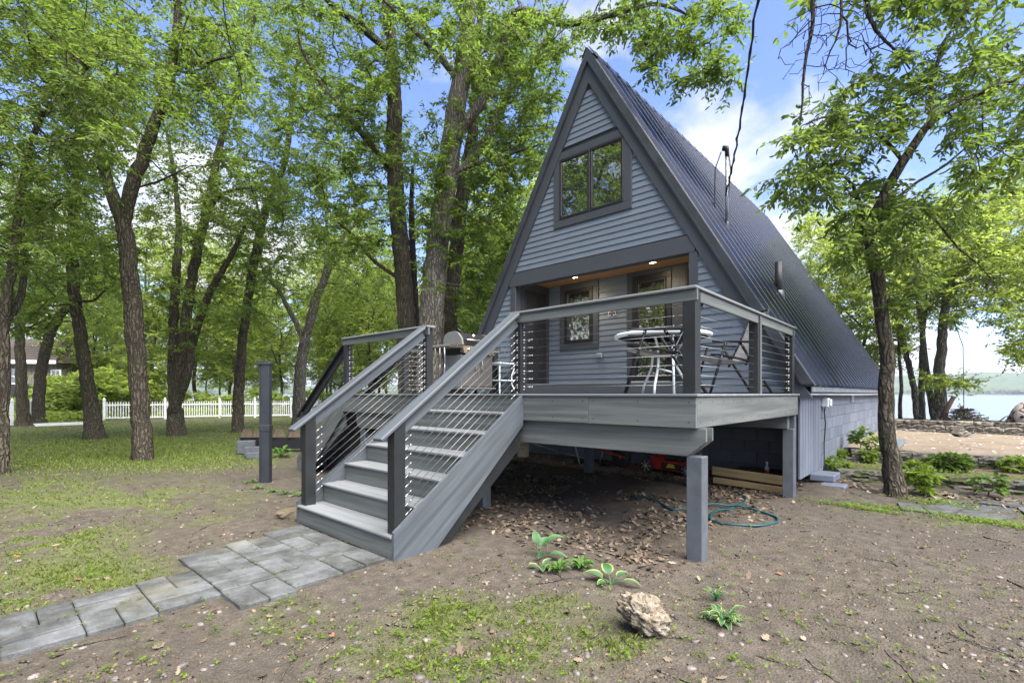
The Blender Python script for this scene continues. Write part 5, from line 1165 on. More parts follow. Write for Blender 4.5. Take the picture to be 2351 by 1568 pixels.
MB().tube([(gx + .22, gy - .28, Z0 + 1.0), (gx + .27, gy - .26, Z0 + 1.0), (gx + .27, gy + .26, Z0 + 1.0), (gx + .22, gy + .28, Z0 + 1.0)], .014, 8).build('lid_handle', M['steel'], lid, True)
MB().lathe([(.0, .02), (.045, .015), (.05, 0)], (gx + .15, gy, Z0 + 1.085), 16, 0).build('thermometer', M['steel'], lid, True)
for s in (-1, 1):
    y0, y1 = (-.70, -.395) if s < 0 else (.395, .60); gb('side_shelf', -.24, .26, y0, y1, .845, .885, M['grillgrey']); gb('shelf_edge', .262, .275, y0, y1, .835, .89, M['copper'], .002)
for k in range(3):
    x = gx - .12 + .13 * k; y = gy - .715; MB().tube([(x, y, Z0 + .83), (x + .01, y, Z0 + .55)], .012, 8).tube([(x + .01, y, Z0 + .55), (x + .01, y - .01, Z0 + .36)], [.006, .02], 8).build('hanging_tool', [M['oldwood'], M['stainless'], M['galv']][k], gr, True)
for sx in (-1, 1):
    for sy in (-1, 1): MB().lathe([(.018, -.016), (.036, -.014), (.036, .014), (.018, .016)], (gx + .22 * sx, gy + .40 * sy, Z0 + .042), 14, 1).box(gx + .22 * sx - .012, gx + .22 * sx + .012, gy + .40 * sy - .02, gy + .40 * sy + .02, Z0 + .05, Z0 + .088).build('caster', M['rubber'], gr)
# white side table by the grill
sx_, sy_ = -6.92, 7.28; sdt = thing('side_table', 'white metal side table with curved legs between grill and house', 'table', (sx_, sy_, DZ))
MB().box(sx_ - .28, sx_ + .28, sy_ - .28, sy_ + .28, DZ + .60, DZ + .625, .008).build('table_top', M['tabwhite'], sdt)
MB().box(sx_ - .22, sx_ + .22, sy_ - .22, sy_ + .22, DZ + .26, DZ + .28, .006).build('shelf', M['tabwhite'], sdt)
for a in (-1, 1):
    for b_ in (-1, 1): MB().tube([(sx_ + a * .24, sy_ + b_ * .24, DZ + .6), (sx_ + a * .18, sy_ + b_ * .18, DZ + .38), (sx_ + a * .18, sy_ + b_ * .18, DZ + .2), (sx_ + a * .25, sy_ + b_ * .25, DZ)], .014, 8).build('leg', M['tabwhite'], sdt, True)
# ---- things under the deck
m0 = gnd(1484, 1084); mw = thing('lawn_mower', 'red and black push lawn mower with grey wheels under the deck', 'lawn mower', (m0[0] + .35, m0[1] + .25, 0))
mx0, my0 = m0[0], m0[1]
for k, (x, y, r) in enumerate([(mx0, my0, .125), (mx0, my0 + .5, .125), (mx0 + .72, my0 + .02, .10), (mx0 + .72, my0 + .48, .10)]):
    w = MB().lathe([(r * .45, -.03), (r * .93, -.03), (r, -.018), (r, .018), (r * .93, .03), (r * .45, .03)], (x, y, r), 24, 1).build('wheel', M['rubber'], mw, True)
    h_ = MB().lathe([(.0, -.036), (.02, -.036), (.025, -.028), (r * .80, -.030), (r * .84, -.020), (r * .84, .02), (.0, .02)], (x, y, r), 24, 1)
    for q in range(7): a = q * 2 * math.pi / 7; h_.beam((x + math.cos(a) * .025, y - .033, r + math.sin(a) * .025), (x + math.cos(a) * r * .8, y - .033, r + math.sin(a) * r * .8), .008, .008, (0, 1, 0))
    h_.build('hub', M['grey_plastic'], w)
MB().prism([(mx0 + .06, .08), (mx0 + .66, .06), (mx0 + .78, .10), (mx0 + .76, .20), (mx0 + .55, .24), (mx0 + .28, .22), (mx0 + .12, .30), (mx0 + .06, .26)], 1, my0 + .04, my0 + .46).build('mower_body', M['red'], mw)
MB().box(mx0 + .26, mx0 + .62, my0 + .02, my0 + .48, .09, .20, .02).build('side_shield', M['rubber'], mw); MB().prism([(mx0 + .36, .12), (mx0 + .52, .12), (mx0 + .50, .18), (mx0 + .40, .19)], 1, my0 + .012, my0 + .019).build('label', M['yellow'], mw)
MB().box(mx0 + .28, mx0 + .62, my0 + .12, my0 + .40, .22, .36, .03).lathe([(.0, .5), (.08, .49), (.12, .44), (.13, .36), (.0, .36)], (mx0 + .45, my0 + .25, 0), 18).build('engine', M['rubber'], mw)
MB().tube([(mx0 + .50, my0 + .10, .34), (mx0 + .58, my0 + .07, .37), (mx0 + .66, my0 + .10, .35)], [.02, .05, .03], 10).build('muffler', M['galv'], mw, True)
MB().tube([(mx0 + .05, my0 + .06, .24), (mx0 - .35, my0 + .06, .55), (mx0 - .62, my0 + .07, .86), (mx0 - .62, my0 + .43, .86), (mx0 - .35, my0 + .44, .55), (mx0 + .05, my0 + .44, .24)], .013, 8).build('push_handle', M['darkmetal'], mw, True)
wc = at(1426, 1048, 9.3); wx, wy = wc[0], min(wc[1], 8.5); wb = thing('wheelbarrow', 'green wheelbarrow with red handles parked under the deck', 'wheelbarrow', (wx - .5, wy, 0))
w = MB().lathe([(.1, -.04), (.17, -.045), (.20, -.02), (.20, .02), (.17, .045), (.1, .04)], (wx, wy, .20), 24, 1).build('wheel', M['rubber'], wb, True); MB().lathe([(.0, -.05), (.02, -.05), (.03, -.03), (.13, -.03), (.13, .03), (.0, .03)], (wx, wy, .20), 20, 1).build('hub', M['grey_plastic'], w)
for s in (-1, 1): MB().tube([(wx + .12, wy + s * .06, .20), (wx - .35, wy + s * .2, .33), (wx - 1.35, wy + s * .3, .60)], .019, 8).build('handle', M['red'], wb, True); MB().tube([(wx - .5, wy + s * .22, .36), (wx - .62, wy + s * .24, .0), (wx - .78, wy + s * .24, .0), (wx - .9, wy + s * .26, .47)], .012, 8).build('leg', M['galv'], wb, True)
V = []
for z_, x0, x1, w_ in ((.36, wx - .75, wx - .22, .18), (.64, wx - .95, wx + .12, .33)): V += [(x0, wy - w_, z_), (x1, wy - w_, z_), (x1, wy + w_, z_), (x0, wy + w_, z_)]
V += [(p[0], p[1], p[2] + .012) for p in V]; MB().add(V, [(3, 2, 1, 0), (0, 1, 5, 4), (1, 2, 6, 5), (2, 3, 7, 6), (3, 0, 4, 7), (8, 9, 10, 11), (12, 13, 9, 8), (13, 14, 10, 9), (14, 15, 11, 10), (15, 12, 8, 11)]).build('tray', M['green_tray'], wb)
bk = at(1201, 1040, 10.9); bx, by = bk[0], bk[1]; bkt = thing('bucket', 'ivory plastic bucket with red writing under the deck stairs', 'bucket', (bx, by, 0))
MB().lathe([(.0, .0), (.125, .0), (.13, .02), (.145, .33), (.152, .335), (.152, .36), (.14, .36), (.13, .06), (.0, .05)], (bx, by, 0), 28).build('pail', M['bucket'], bkt, True)
dirc = -np.array([bx, by]) / math.hypot(bx, by); tg = np.array([-dirc[1], dirc[0]])
q = MB()
for k, S in enumerate([[(-.07, .26), (-.05, .30), (-.06, .25)], [(-.04, .29), (-.02, .26), (-.01, .30)], [(.0, .26), (.02, .30), (.03, .26)], [(.045, .30), (.05, .26), (.075, .28)], [(-.02, .20), (.0, .17), (.02, .20)]]):
    q.tube([(bx + dirc[0] * (.142 - .002 * (z_ < .25)) * math.sqrt(max(0, 1 - (u / .145) ** 2)) + tg[0] * u, by + dirc[1] * .142 * math.sqrt(max(0, 1 - (u / .145) ** 2)) + tg[1] * u, z_) for u, z_ in S], .004, 5)
q.build('lettering', M['ink'], bkt)
a, b_ = at(1189, 1009, 8.4), at(1424, 1031, 7.4)
gp_ = thing('green_pole', 'long green pole hung under the deck joists in white brackets', 'pole', a); MB().tube([a, b_], .018, 10).build('shaft', M['green_pole'], gp_, True)
for k in range(6):
    u = .08 + .17 * k; p = a + (b_ - a) * u; MB().box(p[0] - .012, p[0] + .012, p[1] - .02, p[1] + .02, p[2] + .016, p[2] + .09, .003).box(p[0] - .005, p[0] + .005, p[1] - .005, p[1] + .005, p[2] + .09, 1.15).build('bracket', M['white'], gp_)
a, b_ = at(1217, 1016, 9.6), at(1346, 1053, 9.0); tag(MB().tube([a, (a + b_) / 2 + [0, 0, -.01], b_], .014, 8).build('metal_pipe', M['galv'], None, True), 'thin dark metal pipe leaning to the ground under the deck', 'pipe')
# yellow lumber retaining the soil, bottle, stake, step blocks
lb = thing('lumber_boards', 'two new yellow boards on edge holding soil beside the deck post', 'boards', (-2.25, 7.78, 0))
MB().beam((-2.80, 7.80, .20), (-1.73, 7.79, .155), .038, .125, ch=.004).build('board', M['lumber'], lb); MB().beam((-2.78, 7.785, .055), (-1.73, 7.775, .02), .038, .085, ch=.004).build('board', M['lumber'], lb)
sheet_ = MB().box(-2.75, -1.8, 7.83, 9.03, -.05, .14).build('soil_fill', M['bedsoil'], lb)
bp = at(1752, 1091, 7.45); bt_ = thing('bottle', 'small clear blue bottle with red label standing behind the yellow boards', 'bottle', (bp[0], bp[1] + .2, .14))
MB().lathe([(.0, .0), (.032, .0), (.036, .02), (.036, .11), (.015, .15), (.014, .18), (.0, .18)], (bp[0], bp[1] + .2, .14), 16).build('glass', paint('blue_plastic', (.25, .42, .45), .15, .05, 4, .02), bt_, True)
MB().lathe([(.037, .03), (.037, .09)], (bp[0], bp[1] + .2, .14), 16).build('label', M['ink'], bt_, True); MB().lathe([(.017, .165), (.017, .205), (.0, .205)], (bp[0], bp[1] + .2, .14), 12).build('cap', M['white'], bt_, True)
sp = gnd(1802, 1136); sk_ = MB().tube([(sp[0], sp[1], -.05), (sp[0] + .01, sp[1], .52)], .009, 8).lathe([(.0, .012), (.022, .010), (.022, -.004), (.0, -.006)], (sp[0] + .01, sp[1], .52), 12); tag(sk_.build('iron_stake', M['galv'], None), 'thin rusty stake with round head before the yellow boards', 'stake')
for k, (x0, x1, y0, y1, z0, z1, lab) in enumerate([(-1.60, -1.28, 8.45, 8.95, .10, .20, 'grey painted block step below the battened corner'), (-1.42, -1.12, 8.2, 8.5, .02, .10, 'lower grey block lying in soil before the block step')]): tag(MB().box(x0, x1, y0, y1, z0, z1, .012).build('concrete_block', M['block']), lab, 'block')
# garden hose
hp = [(1690, 1128), (1708, 1140), (1713, 1152), (1700, 1160), (1672, 1168), (1640, 1175), (1630, 1186), (1640, 1196), (1680, 1203), (1740, 1206), (1778, 1200), (1786, 1191), (1775, 1183), (1740, 1173), (1700, 1166), (1650, 1163), (1617, 1163), (1580, 1166), (1540, 1168), (1500, 1150), (1440, 1140)]
P = [];
for i in range(len(hp) - 1):
    for t_ in np.linspace(0, 1, 5, endpoint=False):
        p0, p1, p2, p3 = [np.array(hp[min(max(i + k, 0), len(hp) - 1)], float) for k in (-1, 0, 1, 2)]
        q = .5 * (2 * p1 + (p2 - p0) * t_ + (2 * p0 - 5 * p1 + 4 * p2 - p3) * t_ ** 2 + (3 * p1 - p0 - 3 * p2 + p3) * t_ ** 3); w = gnd(*q); P.append((w[0], w[1], gz(w[0], w[1]) + .016 + (.022 if 13 < i < 16 else 0)))
hs = thing('garden_hose', 'teal garden hose coiled on soil beside the corner deck post', 'hose', P[0]); MB().tube(P, .0125, 10).build('tube', M['hose'], hs, True)
MB().tube([P[0], np.array(P[0]) + (np.array(P[0]) - np.array(P[1])) * 1.2], .016, 10).build('coupling', M['copper'], hs, True)
# square metal pole
pp = gnd(611, 1104); sp_ = thing('square_metal_pole', 'dark square metal downpipe pole with cap standing in the yard left of stairs', 'pole', pp); a = YAW; mt = lambda x, y, z: tuple(Matrix.Translation(Vector((pp[0], pp[1], 0))) @ Matrix.Rotation(a + .05, 4, 'Z') @ Vector((x, y, z)))
def pbox(name, x0, x1, y0, y1, z0, z1, ch=.006): b = MB().box(x0, x1, y0, y1, z0, z1, ch); b.v = [mt(*p) for p in b.v]; return b.build(name, M['pole'], sp_)
M['pole'] = paint('navy_metal', (.019, .022, .028), .45, .2, 6, .12, spec=.5)
pbox('pole_shaft', -.055, .07, -.06, .06, -.1, 1.88); pbox('side_channel', -.095, -.057, -.04, .05, -.1, 1.87); pbox('clamp', -.062, .078, -.068, .068, .80, .90); pbox('cap', -.13, .085, -.075, .075, 1.86, 1.905, .012); pbox('cap_lid', -.13, .0, -.07, .07, 1.905, 1.925, .01)
# wooden chunk, edging blocks, cinder blocks
wk = gnd(662, 1196); tag(rough_block(.34, .22, .12, 55, .012).build('wood_chunk', M['oldwood']), 'weathered wooden chunk beside the bottom step and pavers', 'wood block').location = (wk[0] - .05, wk[1] + .1, -.02)
bpy.data.objects['wood_chunk'].rotation_euler = (0, 0, .5)
M['tanblock'] = paint('tan_concrete', (.075, .060, .042), .9, .25, 8, .5, spec=.15)
for k, px in enumerate((567, 594, 640, 675)):
    p = at(px, 1003, 11.9); z_ = EYE - (1003 - HYP) / FPX * 11.9; b = MB(); V = []
    for zz, wx_, wy_ in ((0, .150, .12), (.19, .080, .065)): V += [(-wx_, -wy_, zz), (wx_, -wy_, zz), (wx_, wy_, zz), (-wx_, wy_, zz)]
    b.add(V, [(3, 2, 1, 0), (4, 5, 6, 7), (0, 1, 5, 4), (1, 2, 6, 5), (2, 3, 7, 6), (3, 0, 4, 7)]); o_ = b.build('edging_block', M['tanblock']); o_.location = (p[0], p[1], z_); o_.rotation_euler = (0, 0, YAW + .5)
    tag(o_, ['tapered tan block on the black beam, farthest from the stairs', 'tapered tan block on the black beam, half hidden by the square pole', 'tapered tan block on the black beam, just right of the square pole', 'tapered tan block on the black beam, closest to the stair handrail'][k], 'block', 'tapered blocks on the black beam')
a, b_ = at(556, 1003, 11.9), at(700, 1003, 11.9); tag(MB().beam((a[0], a[1], a[2] - .135), (b_[0], b_[1], b_[2] - .135), .2, .27, ch=.01).build('landscape_timber', M['black']), 'black beam carrying the tapered tan blocks behind the pole', 'beam')
for px, py, dd, z_, lab in ((566, 1020, 11.5, .0, 'grey concrete block at the left end of the black beam'), (583, 1025, 11.1, .0, 'stacked pair of small grey concrete blocks before the black beam'), (588, 1034, 10.8, -.02, 'low grey concrete block lying nearest to the square pole')):
    p = at(px, py, dd); tag(MB().box(-.19, .19, -.1, .1, 0, .30 if 'left' in lab else .2 if 'pair' in lab else .13, .01).build('concrete_block', M['upost']), lab, 'block'); q = bpy.data.objects[[o.name for o in bpy.data.objects if o.get('label') == lab][0]]; q.location = (p[0], p[1], z_); q.rotation_euler = (0, 0, YAW + .35)
# ---- power cable
p0 = np.array([mp_[0] - .02, mp_[1] - .02, mtop[2] - .85]); p1 = at(1741, -20, 5.6); P = []
q1 = at(1700, 220, 7.3) + [0, 0, 0]
for t_ in np.linspace(0, 1.9, 40): P.append(p0 + (p1 - p0) * t_ + np.array([0, 0, -.35 * math.sin(min(t_, 1.0) * math.pi) * .8]) + np.array([.012 * math.sin(t_ * 60), 0, .012 * math.cos(t_ * 60)]))
pc_ = thing('power_cable', 'twisted black power cable rising from the roof mast into the sky', 'cable', p0); MB().tube(P, .013, 8).build('strand', M['black'], pc_, True); MB().tube([q + np.array([.016 * math.cos(i * 2.2), .0, .016 * math.sin(i * 2.2)]) for i, q in enumerate(P)], .010, 6).build('strand', M['black'], pc_, True)

# ================================================================== FENCE AND COTTAGE
M['vinyl'] = paint('white_vinyl', (.70, .72, .74), .4, .05, 6, .04)
def fence(label, pts, step=.115, h=1.0, skipposts=False):
    fr = thing('picket_fence', label, 'fence', (*pts[0], 0)); o_ = org(fr); pk = None
    for i in range(len(pts) - 1):
        a = np.array(pts[i]); c = np.array(pts[i + 1]); L = np.linalg.norm(c - a); u = (c - a) / L; ang = math.atan2(u[1], u[0])
        for z_ in (.12, .80): MB().beam((a[0], a[1], z_), (c[0], c[1], z_), .045, .075).build('rail', M['vinyl'], fr)
        for s_ in np.arange(.12, L - .08, step):
            p = a + u * s_
            if pk is None:
                pk = MB().box(-.019, .019, -.012, .012, .06, h - .06).prism([(-.019, h - .06), (.019, h - .06), (.0, h)], 1, -.012, .012).build('picket', M['vinyl'], None); pk.parent = fr; pk.location = (p[0] - o_[0], p[1] - o_[1], 0); pk.rotation_euler = (0, 0, ang)
            else: share(pk, (p[0] - o_[0], p[1] - o_[1], 0), fr, (0, 0, ang))
        for e_ in ((a, c) if i == len(pts) - 2 else (a,)):
            MB().box(e_[0] - .055, e_[0] + .055, e_[1] - .055, e_[1] + .055, -.1, 1.06, .006).lathe([(.075, 1.06), (.075, 1.09), (.04, 1.12), (.05, 1.15), (.0, 1.2)], (e_[0], e_[1], 0), 12).build('post', M['vinyl'], fr)
    return fr
fpts = [tuple(gnd(px, py)[:2]) for px, py in ((239, 964.5), (379, 961.5), (504, 959), (585, 958), (668, 957))]
fence('white vinyl picket fence across the lawn behind the trunks', fpts)
fence('farther run of white picket fence seen under the stair handrails', [tuple(gnd(px, py)[:2]) for px, py in ((590, 946), (650, 945), (715, 944), (790, 943.5))], .13)
fence('short broken piece of picket fence at the left edge before the cottage', [tuple(gnd(px, py)[:2]) for px, py in ((-40, 975), (28, 975.5))], .16)
p = gnd(73, 974); tag(MB().box(p[0] - .055, p[0] + .055, p[1] - .055, p[1] + .055, -.1, 1.06, .006).lathe([(.075, 1.06), (.075, 1.09), (.04, 1.12), (.05, 1.15), (.0, 1.2)], (p[0], p[1], 0), 12).build('fence_post', M['vinyl']), 'lone white fence post before the cottage where the panel has fallen', 'post')
for k, (a, c) in enumerate((((76, 976), (212, 971.5)), ((80, 979), (214, 974.5)))):
    a = gnd(*a); c = gnd(*c); tag(MB().beam((a[0], a[1], .04), (c[0], c[1], .05), .05, .07).build('fallen_rail', M['vinyl']), ['fallen white fence rail on the ground, the one nearer the cottage', 'fallen white fence rail on the ground, the one nearer the lawn'][k], 'fence rail')
# cottage at the far left
M['taupe'] = paint('taupe_siding', (.20, .18, .15), .75, .12, 3, .2); M['shingle'] = paint('brown_shingle', (.070, .060, .052), .9, .3, 12, .6, spec=.15); M['lattice'] = paint('brown_lattice', (.20, .10, .05), .8, .2, 8, .2)
M['cot_glass'] = glass_mat('cottage_glass', .25)
cd = 31.0; cw = at(60, HYP, cd); ct = thing('cottage', 'taupe cottage with brown shingle roof and white railed porch beyond the fence', 'house', (cw[0], cw[1], 0))
MC = Matrix.Translation((cw[0], cw[1], 0)) @ Matrix.Rotation(YAW + .10, 4, 'Z')                 # local x to the right, y away
def cb_(b, name, mat, par=ct): b.v = [tuple(MC @ Vector(p)) for p in b.v]; return b.build(name, mat, par)
sc_ = cd / FPX
X = lambda px: (px - 60) * sc_
Zc = lambda py: EYE - (py - HYP) * sc_
w_ = cb_(MB().box(X(-120), X(124), 0, 6, .6, Zc(834)), 'wall', M['taupe'])
for k in range(26): cb_(MB().box(X(-118) + k * .26, X(-118) + k * .26 + .03, -.02, 0, .62, Zc(836)), 'batten', M['taupe'], w_)
def rf(pts): return pts
rfm = cb_(MB().add([(X(-140), -.5, Zc(833)), (X(136), -.5, Zc(833)), (X(136), 6.5, Zc(833)), (X(-140), 6.5, Zc(833)), (X(-140), 3, Zc(765)), (X(70), 3, Zc(772)),
      (X(-140), -.5, Zc(829)), (X(136), -.5, Zc(829))], [(0, 1, 7, 6), (6, 7, 5, 4), (1, 2, 5, 7), (2, 3, 4, 5), (0, 3, 2, 1)]), 'roof', M['shingle'])
for k in range(11):
    t_ = k / 11; z_ = Zc(829) + (Zc(771) - Zc(829)) * t_; y_ = -.5 + 3.5 * t_; cb_(MB().box(X(-140), X(135 - 62 * t_), y_, y_ + .3, z_ + .01, z_ + .035), 'shingle_course', M['shingle'], rfm)
cb_(MB().box(X(-140), X(137), -.56, -.50, Zc(836), Zc(828)), 'gutter', M['vinyl'])
for x0, x1, y0, y1 in ((28, 52, 882, 846), (113, 135, 880, 848), (-60, -20, 890, 846)):
    f = MB()
    for q in ((x0, x0 + 3, y0, y1), (x1 - 3, x1, y0, y1), (x0 + 3, x1 - 3, y0, y0 - 3), (x0 + 3, x1 - 3, y1 + 3, y1), ((x0 + x1) / 2 - .8, (x0 + x1) / 2 + .8, y0 - 3, y1 + 3), (x0 + 3, x1 - 3, (y0 + y1) / 2 + 1, (y0 + y1) / 2 - 1)): f.box(X(q[0]), X(q[1]), -.06, -.022, Zc(q[2]), Zc(q[3]))
    f = cb_(f, 'window', M['vinyl']); cb_(MB().box(X(x0 + 2), X(x1 - 2), -.035, -.025, Zc(y0 - 2), Zc(y1 + 2)), 'pane', M['cot_glass'], f)
pf = cb_(MB().box(X(-120), X(200), -3.4, 0, .45, .62), 'porch_floor', M['taupe'])
for z_ in (.75, 1.50): cb_(MB().box(X(-120), X(126), -3.42, -3.36, z_, z_ + .08), 'porch_rail', M['vinyl'])
for k in range(44): cb_(MB().box(X(-100) + k * .13, X(-100) + k * .13 + .035, -3.41, -3.37, .83, 1.5), 'baluster', M['vinyl'])
lt_ = MB()
for k in range(60):
    x = X(-110) + k * .14
    for s_ in (-1, 1): lt_.beam((x, -3.38 + .01 * s_, .0), (x + s_ * .45, -3.38 + .01 * s_, .45), .03, .01, (0, 1, 0))
lo_ = cb_(lt_, 'lattice', M['lattice']); lo_['kind'] = 'stuff'
for k, px in enumerate((86, 110, 122)):
    x = X(px); chs = thing('porch_chair', ['covered dark seat on the cottage porch, leftmost', 'black high backed chair on the cottage porch', 'black chair on the cottage porch farthest from its window'][k], 'chair', tuple(MC @ Vector((x, -2.4, .62)))); 
    for nm, b in (('seat', MB().box(x - .3, x + .3, -2.7, -2.1, 1.0, 1.1, .03)), ('backrest', MB().beam((x, -2.15, 1.05), (x + .1, -2.0, 1.95), .62, .08, (0, 1, 0), .03)), ('leg', MB().box(x - .28, x - .22, -2.65, -2.6, .62, 1.0)), ('leg', MB().box(x + .22, x + .28, -2.65, -2.6, .62, 1.0)), ('leg', MB().box(x - .28, x - .22, -2.2, -2.15, .62, 1.0)), ('leg', MB().box(x + .22, x + .28, -2.2, -2.15, .62, 1.0))):
        cb_(b, nm, M['rubber'], chs)

# ================================================================== SHORE THINGS
bp_ = at(2210, 975, 15.2); br = thing('brush_pile', 'heap of dry brushwood on the bank behind the stone wall', 'brush pile', (bp_[0], bp_[1], .45)); g_ = np.random.default_rng(4)
stk = MB()
for k in range(190):
    a = g_.uniform(0, 6.3); r = abs(g_.normal(0, .38)); h_ = .45 * math.exp(-(r / .42) ** 2); x, y = bp_[0] + r * math.cos(a) * 1.2, bp_[1] + r * math.sin(a); L = g_.uniform(.2, .6); b = g_.uniform(0, 6.3); e_ = g_.normal(0, .3)
    z_ = .47 + h_ * g_.uniform(.2, 1); v_ = np.array([math.cos(b), math.sin(b), e_ - .2]) * L / 2; p = np.array([x, y, max(z_, .5 + abs(v_[2]) * .6)]); stk.tube([p - v_, p + g_.normal(0, .03, 3), p + v_], [.014, .012, .007], 5)
s_ = stk.build('sticks', M['bark_pale'], br); s_['kind'] = 'stuff'
MB().tube([(bp_[0] - .5, bp_[1], .45), (bp_[0] - .38, bp_[1] - .02, .9), (bp_[0] - .2, bp_[1] - .02, 1.32)], [.10, .08, .06], 10).build('log', paint('red_rotten_wood', (.085, .052, .040), .9, .3, 8, .6), br, True)
MB().tube([(bp_[0] + .1, bp_[1], .6), (bp_[0] - .02, bp_[1] - .02, 1.02)], [.05, .04], 8).build('log', M['bark'], br, True)
MB().tube([(bp_[0] + .75, bp_[1] + .1, .5), (bp_[0] + .95, bp_[1] + .1, .72), (bp_[0] + 1.35, bp_[1] + .15, .80)], [.02, .016, .008], 6).build('branch', M['bark_pale'], br, True)
a = at(2213, 944, 15.6); b_ = at(2211, 795, 15.8); rp_ = thing('rope_swing', 'thin rope hanging from the lakeside tree above the brushwood', 'rope', a); MB().tube([a, b_, b_ + [-.3, .5, 1.2]], .012, 6).build('rope', M['bark_dark'], rp_, True); MB().box(a[0] - .14, a[0] + .14, a[1] - .1, a[1] + .1, a[2] - .02, a[2], .004).build('seat', M['white'], rp_)
g = G('moulded_rock'); v = g.coord('Object'); vo = g.n('ShaderNodeTexVoronoi', {'Vector': v, 'Scale': 3.4}, feature='DISTANCE_TO_EDGE').outputs[0]
M['domestone'] = g.bsdf(g.mix(g.ramp(vo, [(.02, 1.0), (.05, 0.0)]), g.ramp(g.noise(v, 5, 4), [(.3, (.26, .21, .19)), (.7, (.36, .30, .28))]), (.10, .08, .075)), .75, 0, g.bump(g.ramp(vo, [(.0, 0.0), (.09, 1.0)]), .8, .05), .3)
dm_ = at(2382, 975, 14.4); do = thing('play_boulder', 'tan moulded climbing boulder with dark holes at the right edge above the wall', 'boulder', (dm_[0], dm_[1], .45)); V = []; F = []; nu, nv = 22, 12
for j in range(nv + 1):
    for i in range(nu): th, ph = 2 * math.pi * i / nu, .5 * math.pi * j / nv; r = .72 + .05 * math.sin(3 * th + 4 * ph) + g_.normal(0, .012); V.append((dm_[0] + r * math.cos(th) * math.cos(ph), dm_[1] + .8 * r * math.sin(th) * math.cos(ph), .40 + 1.05 * r * math.sin(ph)))
for j in range(nv):
    for i in range(nu): F.append((j * nu + i, j * nu + (i + 1) % nu, (j + 1) * nu + (i + 1) % nu, (j + 1) * nu + i))
MB().add(V, F).build('shell', M['domestone'], do, True)
for az, el in ((-2.35, .25), (-2.1, .42), (-1.9, .2), (-2.55, .38), (-2.2, .1), (-1.8, .5)):
    r = .75; c_ = Vector((dm_[0] + r * math.cos(az) * math.cos(el), dm_[1] + .8 * r * math.sin(az) * math.cos(el), .40 + 1.05 * r * math.sin(el))); n_ = Vector((math.cos(az) * math.cos(el), math.sin(az) * math.cos(el), math.sin(el))); MB().tube([c_ - n_ * .05, c_ + n_ * .025], .045, 14).build('grip_hole', M['rubber'], do)
q = [gnd(2030, 1032, .37), gnd(2062, 1034, .37), gnd(2083, 1014, .37), gnd(2058, 1010, .37)]; V = [tuple(p + [0, 0, .02 + .0 * i]) for i, p in enumerate(q)] + [tuple(p + [0, 0, .05]) for p in q]
tag(MB().add(V, [(3, 2, 1, 0), (4, 5, 6, 7), (0, 1, 5, 4), (1, 2, 6, 5), (2, 3, 7, 6), (3, 0, 4, 7)]).build('grey_panel', M['galv']), 'pale grey flat panel lying on sand behind the crooked tree', 'panel')
# ================================================================== ROCK, PLANTS, LITTER
g = G('limestone'); v = g.coord('Object'); a = g.noise(v, 7, 6, .7); b = g.noise(v, 32, 5, .75); vo = g.n('ShaderNodeTexVoronoi', {'Vector': v, 'Scale': 16.0}).outputs[0]
c = g.ramp(a, [(.3, (.09, .068, .045)), (.48, (.22, .18, .13)), (.66, (.38, .34, .28))]); c = g.mix(g.ramp(b, [(.36, .8), (.5, 0.0)]), c, (.07, .05, .035))
M['limestone'] = g.bsdf(c, .9, 0, g.bump(g.math('ADD', a, g.math('MULTIPLY', b, .6)), 1.0, .03), .15)
rk = gnd(1480, 1448); V = []; F = []; nu, nv = 64, 40; rg = np.random.default_rng(8)
u = np.linspace(0, 2 * np.pi, nu, endpoint=False); w = np.linspace(-.5 * np.pi, .5 * np.pi, nv); U, Wv = np.meshgrid(u, w); X_ = np.cos(U) * np.cos(Wv); Y_ = np.sin(U) * np.cos(Wv); Z_ = np.sin(Wv)
def n3(x, y, z, s): return (fbm(x * s + 9, y * s + z * s * 1.7 + 4, 4, 1.0) + fbm(z * s + 2, x * s - y * s * 1.3 + 7, 4, 1.0)) * .5 - .5
rad = 1 + .75 * n3(X_, Y_, Z_, 1.4) + .55 * n3(X_ + 3, Y_, Z_, 3.5) + .30 * np.abs(n3(X_, Y_ + 5, Z_, 8)) - .18 * (np.abs(n3(X_, Y_, Z_ + 2, 4.0)) < .035)
sx, sy, sz = .150, .12, .115; lean = -.25
P = np.stack([rk[0] + RT[0] * (X_ * rad * sx) + FW[0] * Y_ * rad * sy, rk[1] + RT[1] * (X_ * rad * sx) + FW[1] * Y_ * rad * sy, .10 + Z_ * rad * sz - (X_ * rad) * .045], -1).reshape(-1, 3)
I_ = np.arange(nu * nv).reshape(nv, nu); F = np.stack([I_[:-1].ravel(), np.roll(I_, -1, 1)[:-1].ravel(), np.roll(I_, -1, 1)[1:].ravel(), I_[1:].ravel()], 1)
rock = npmesh('rock', P, F, M['limestone'], smooth=False); tag(rock, 'jagged cream and brown limestone rock in the foreground soil', 'rock')
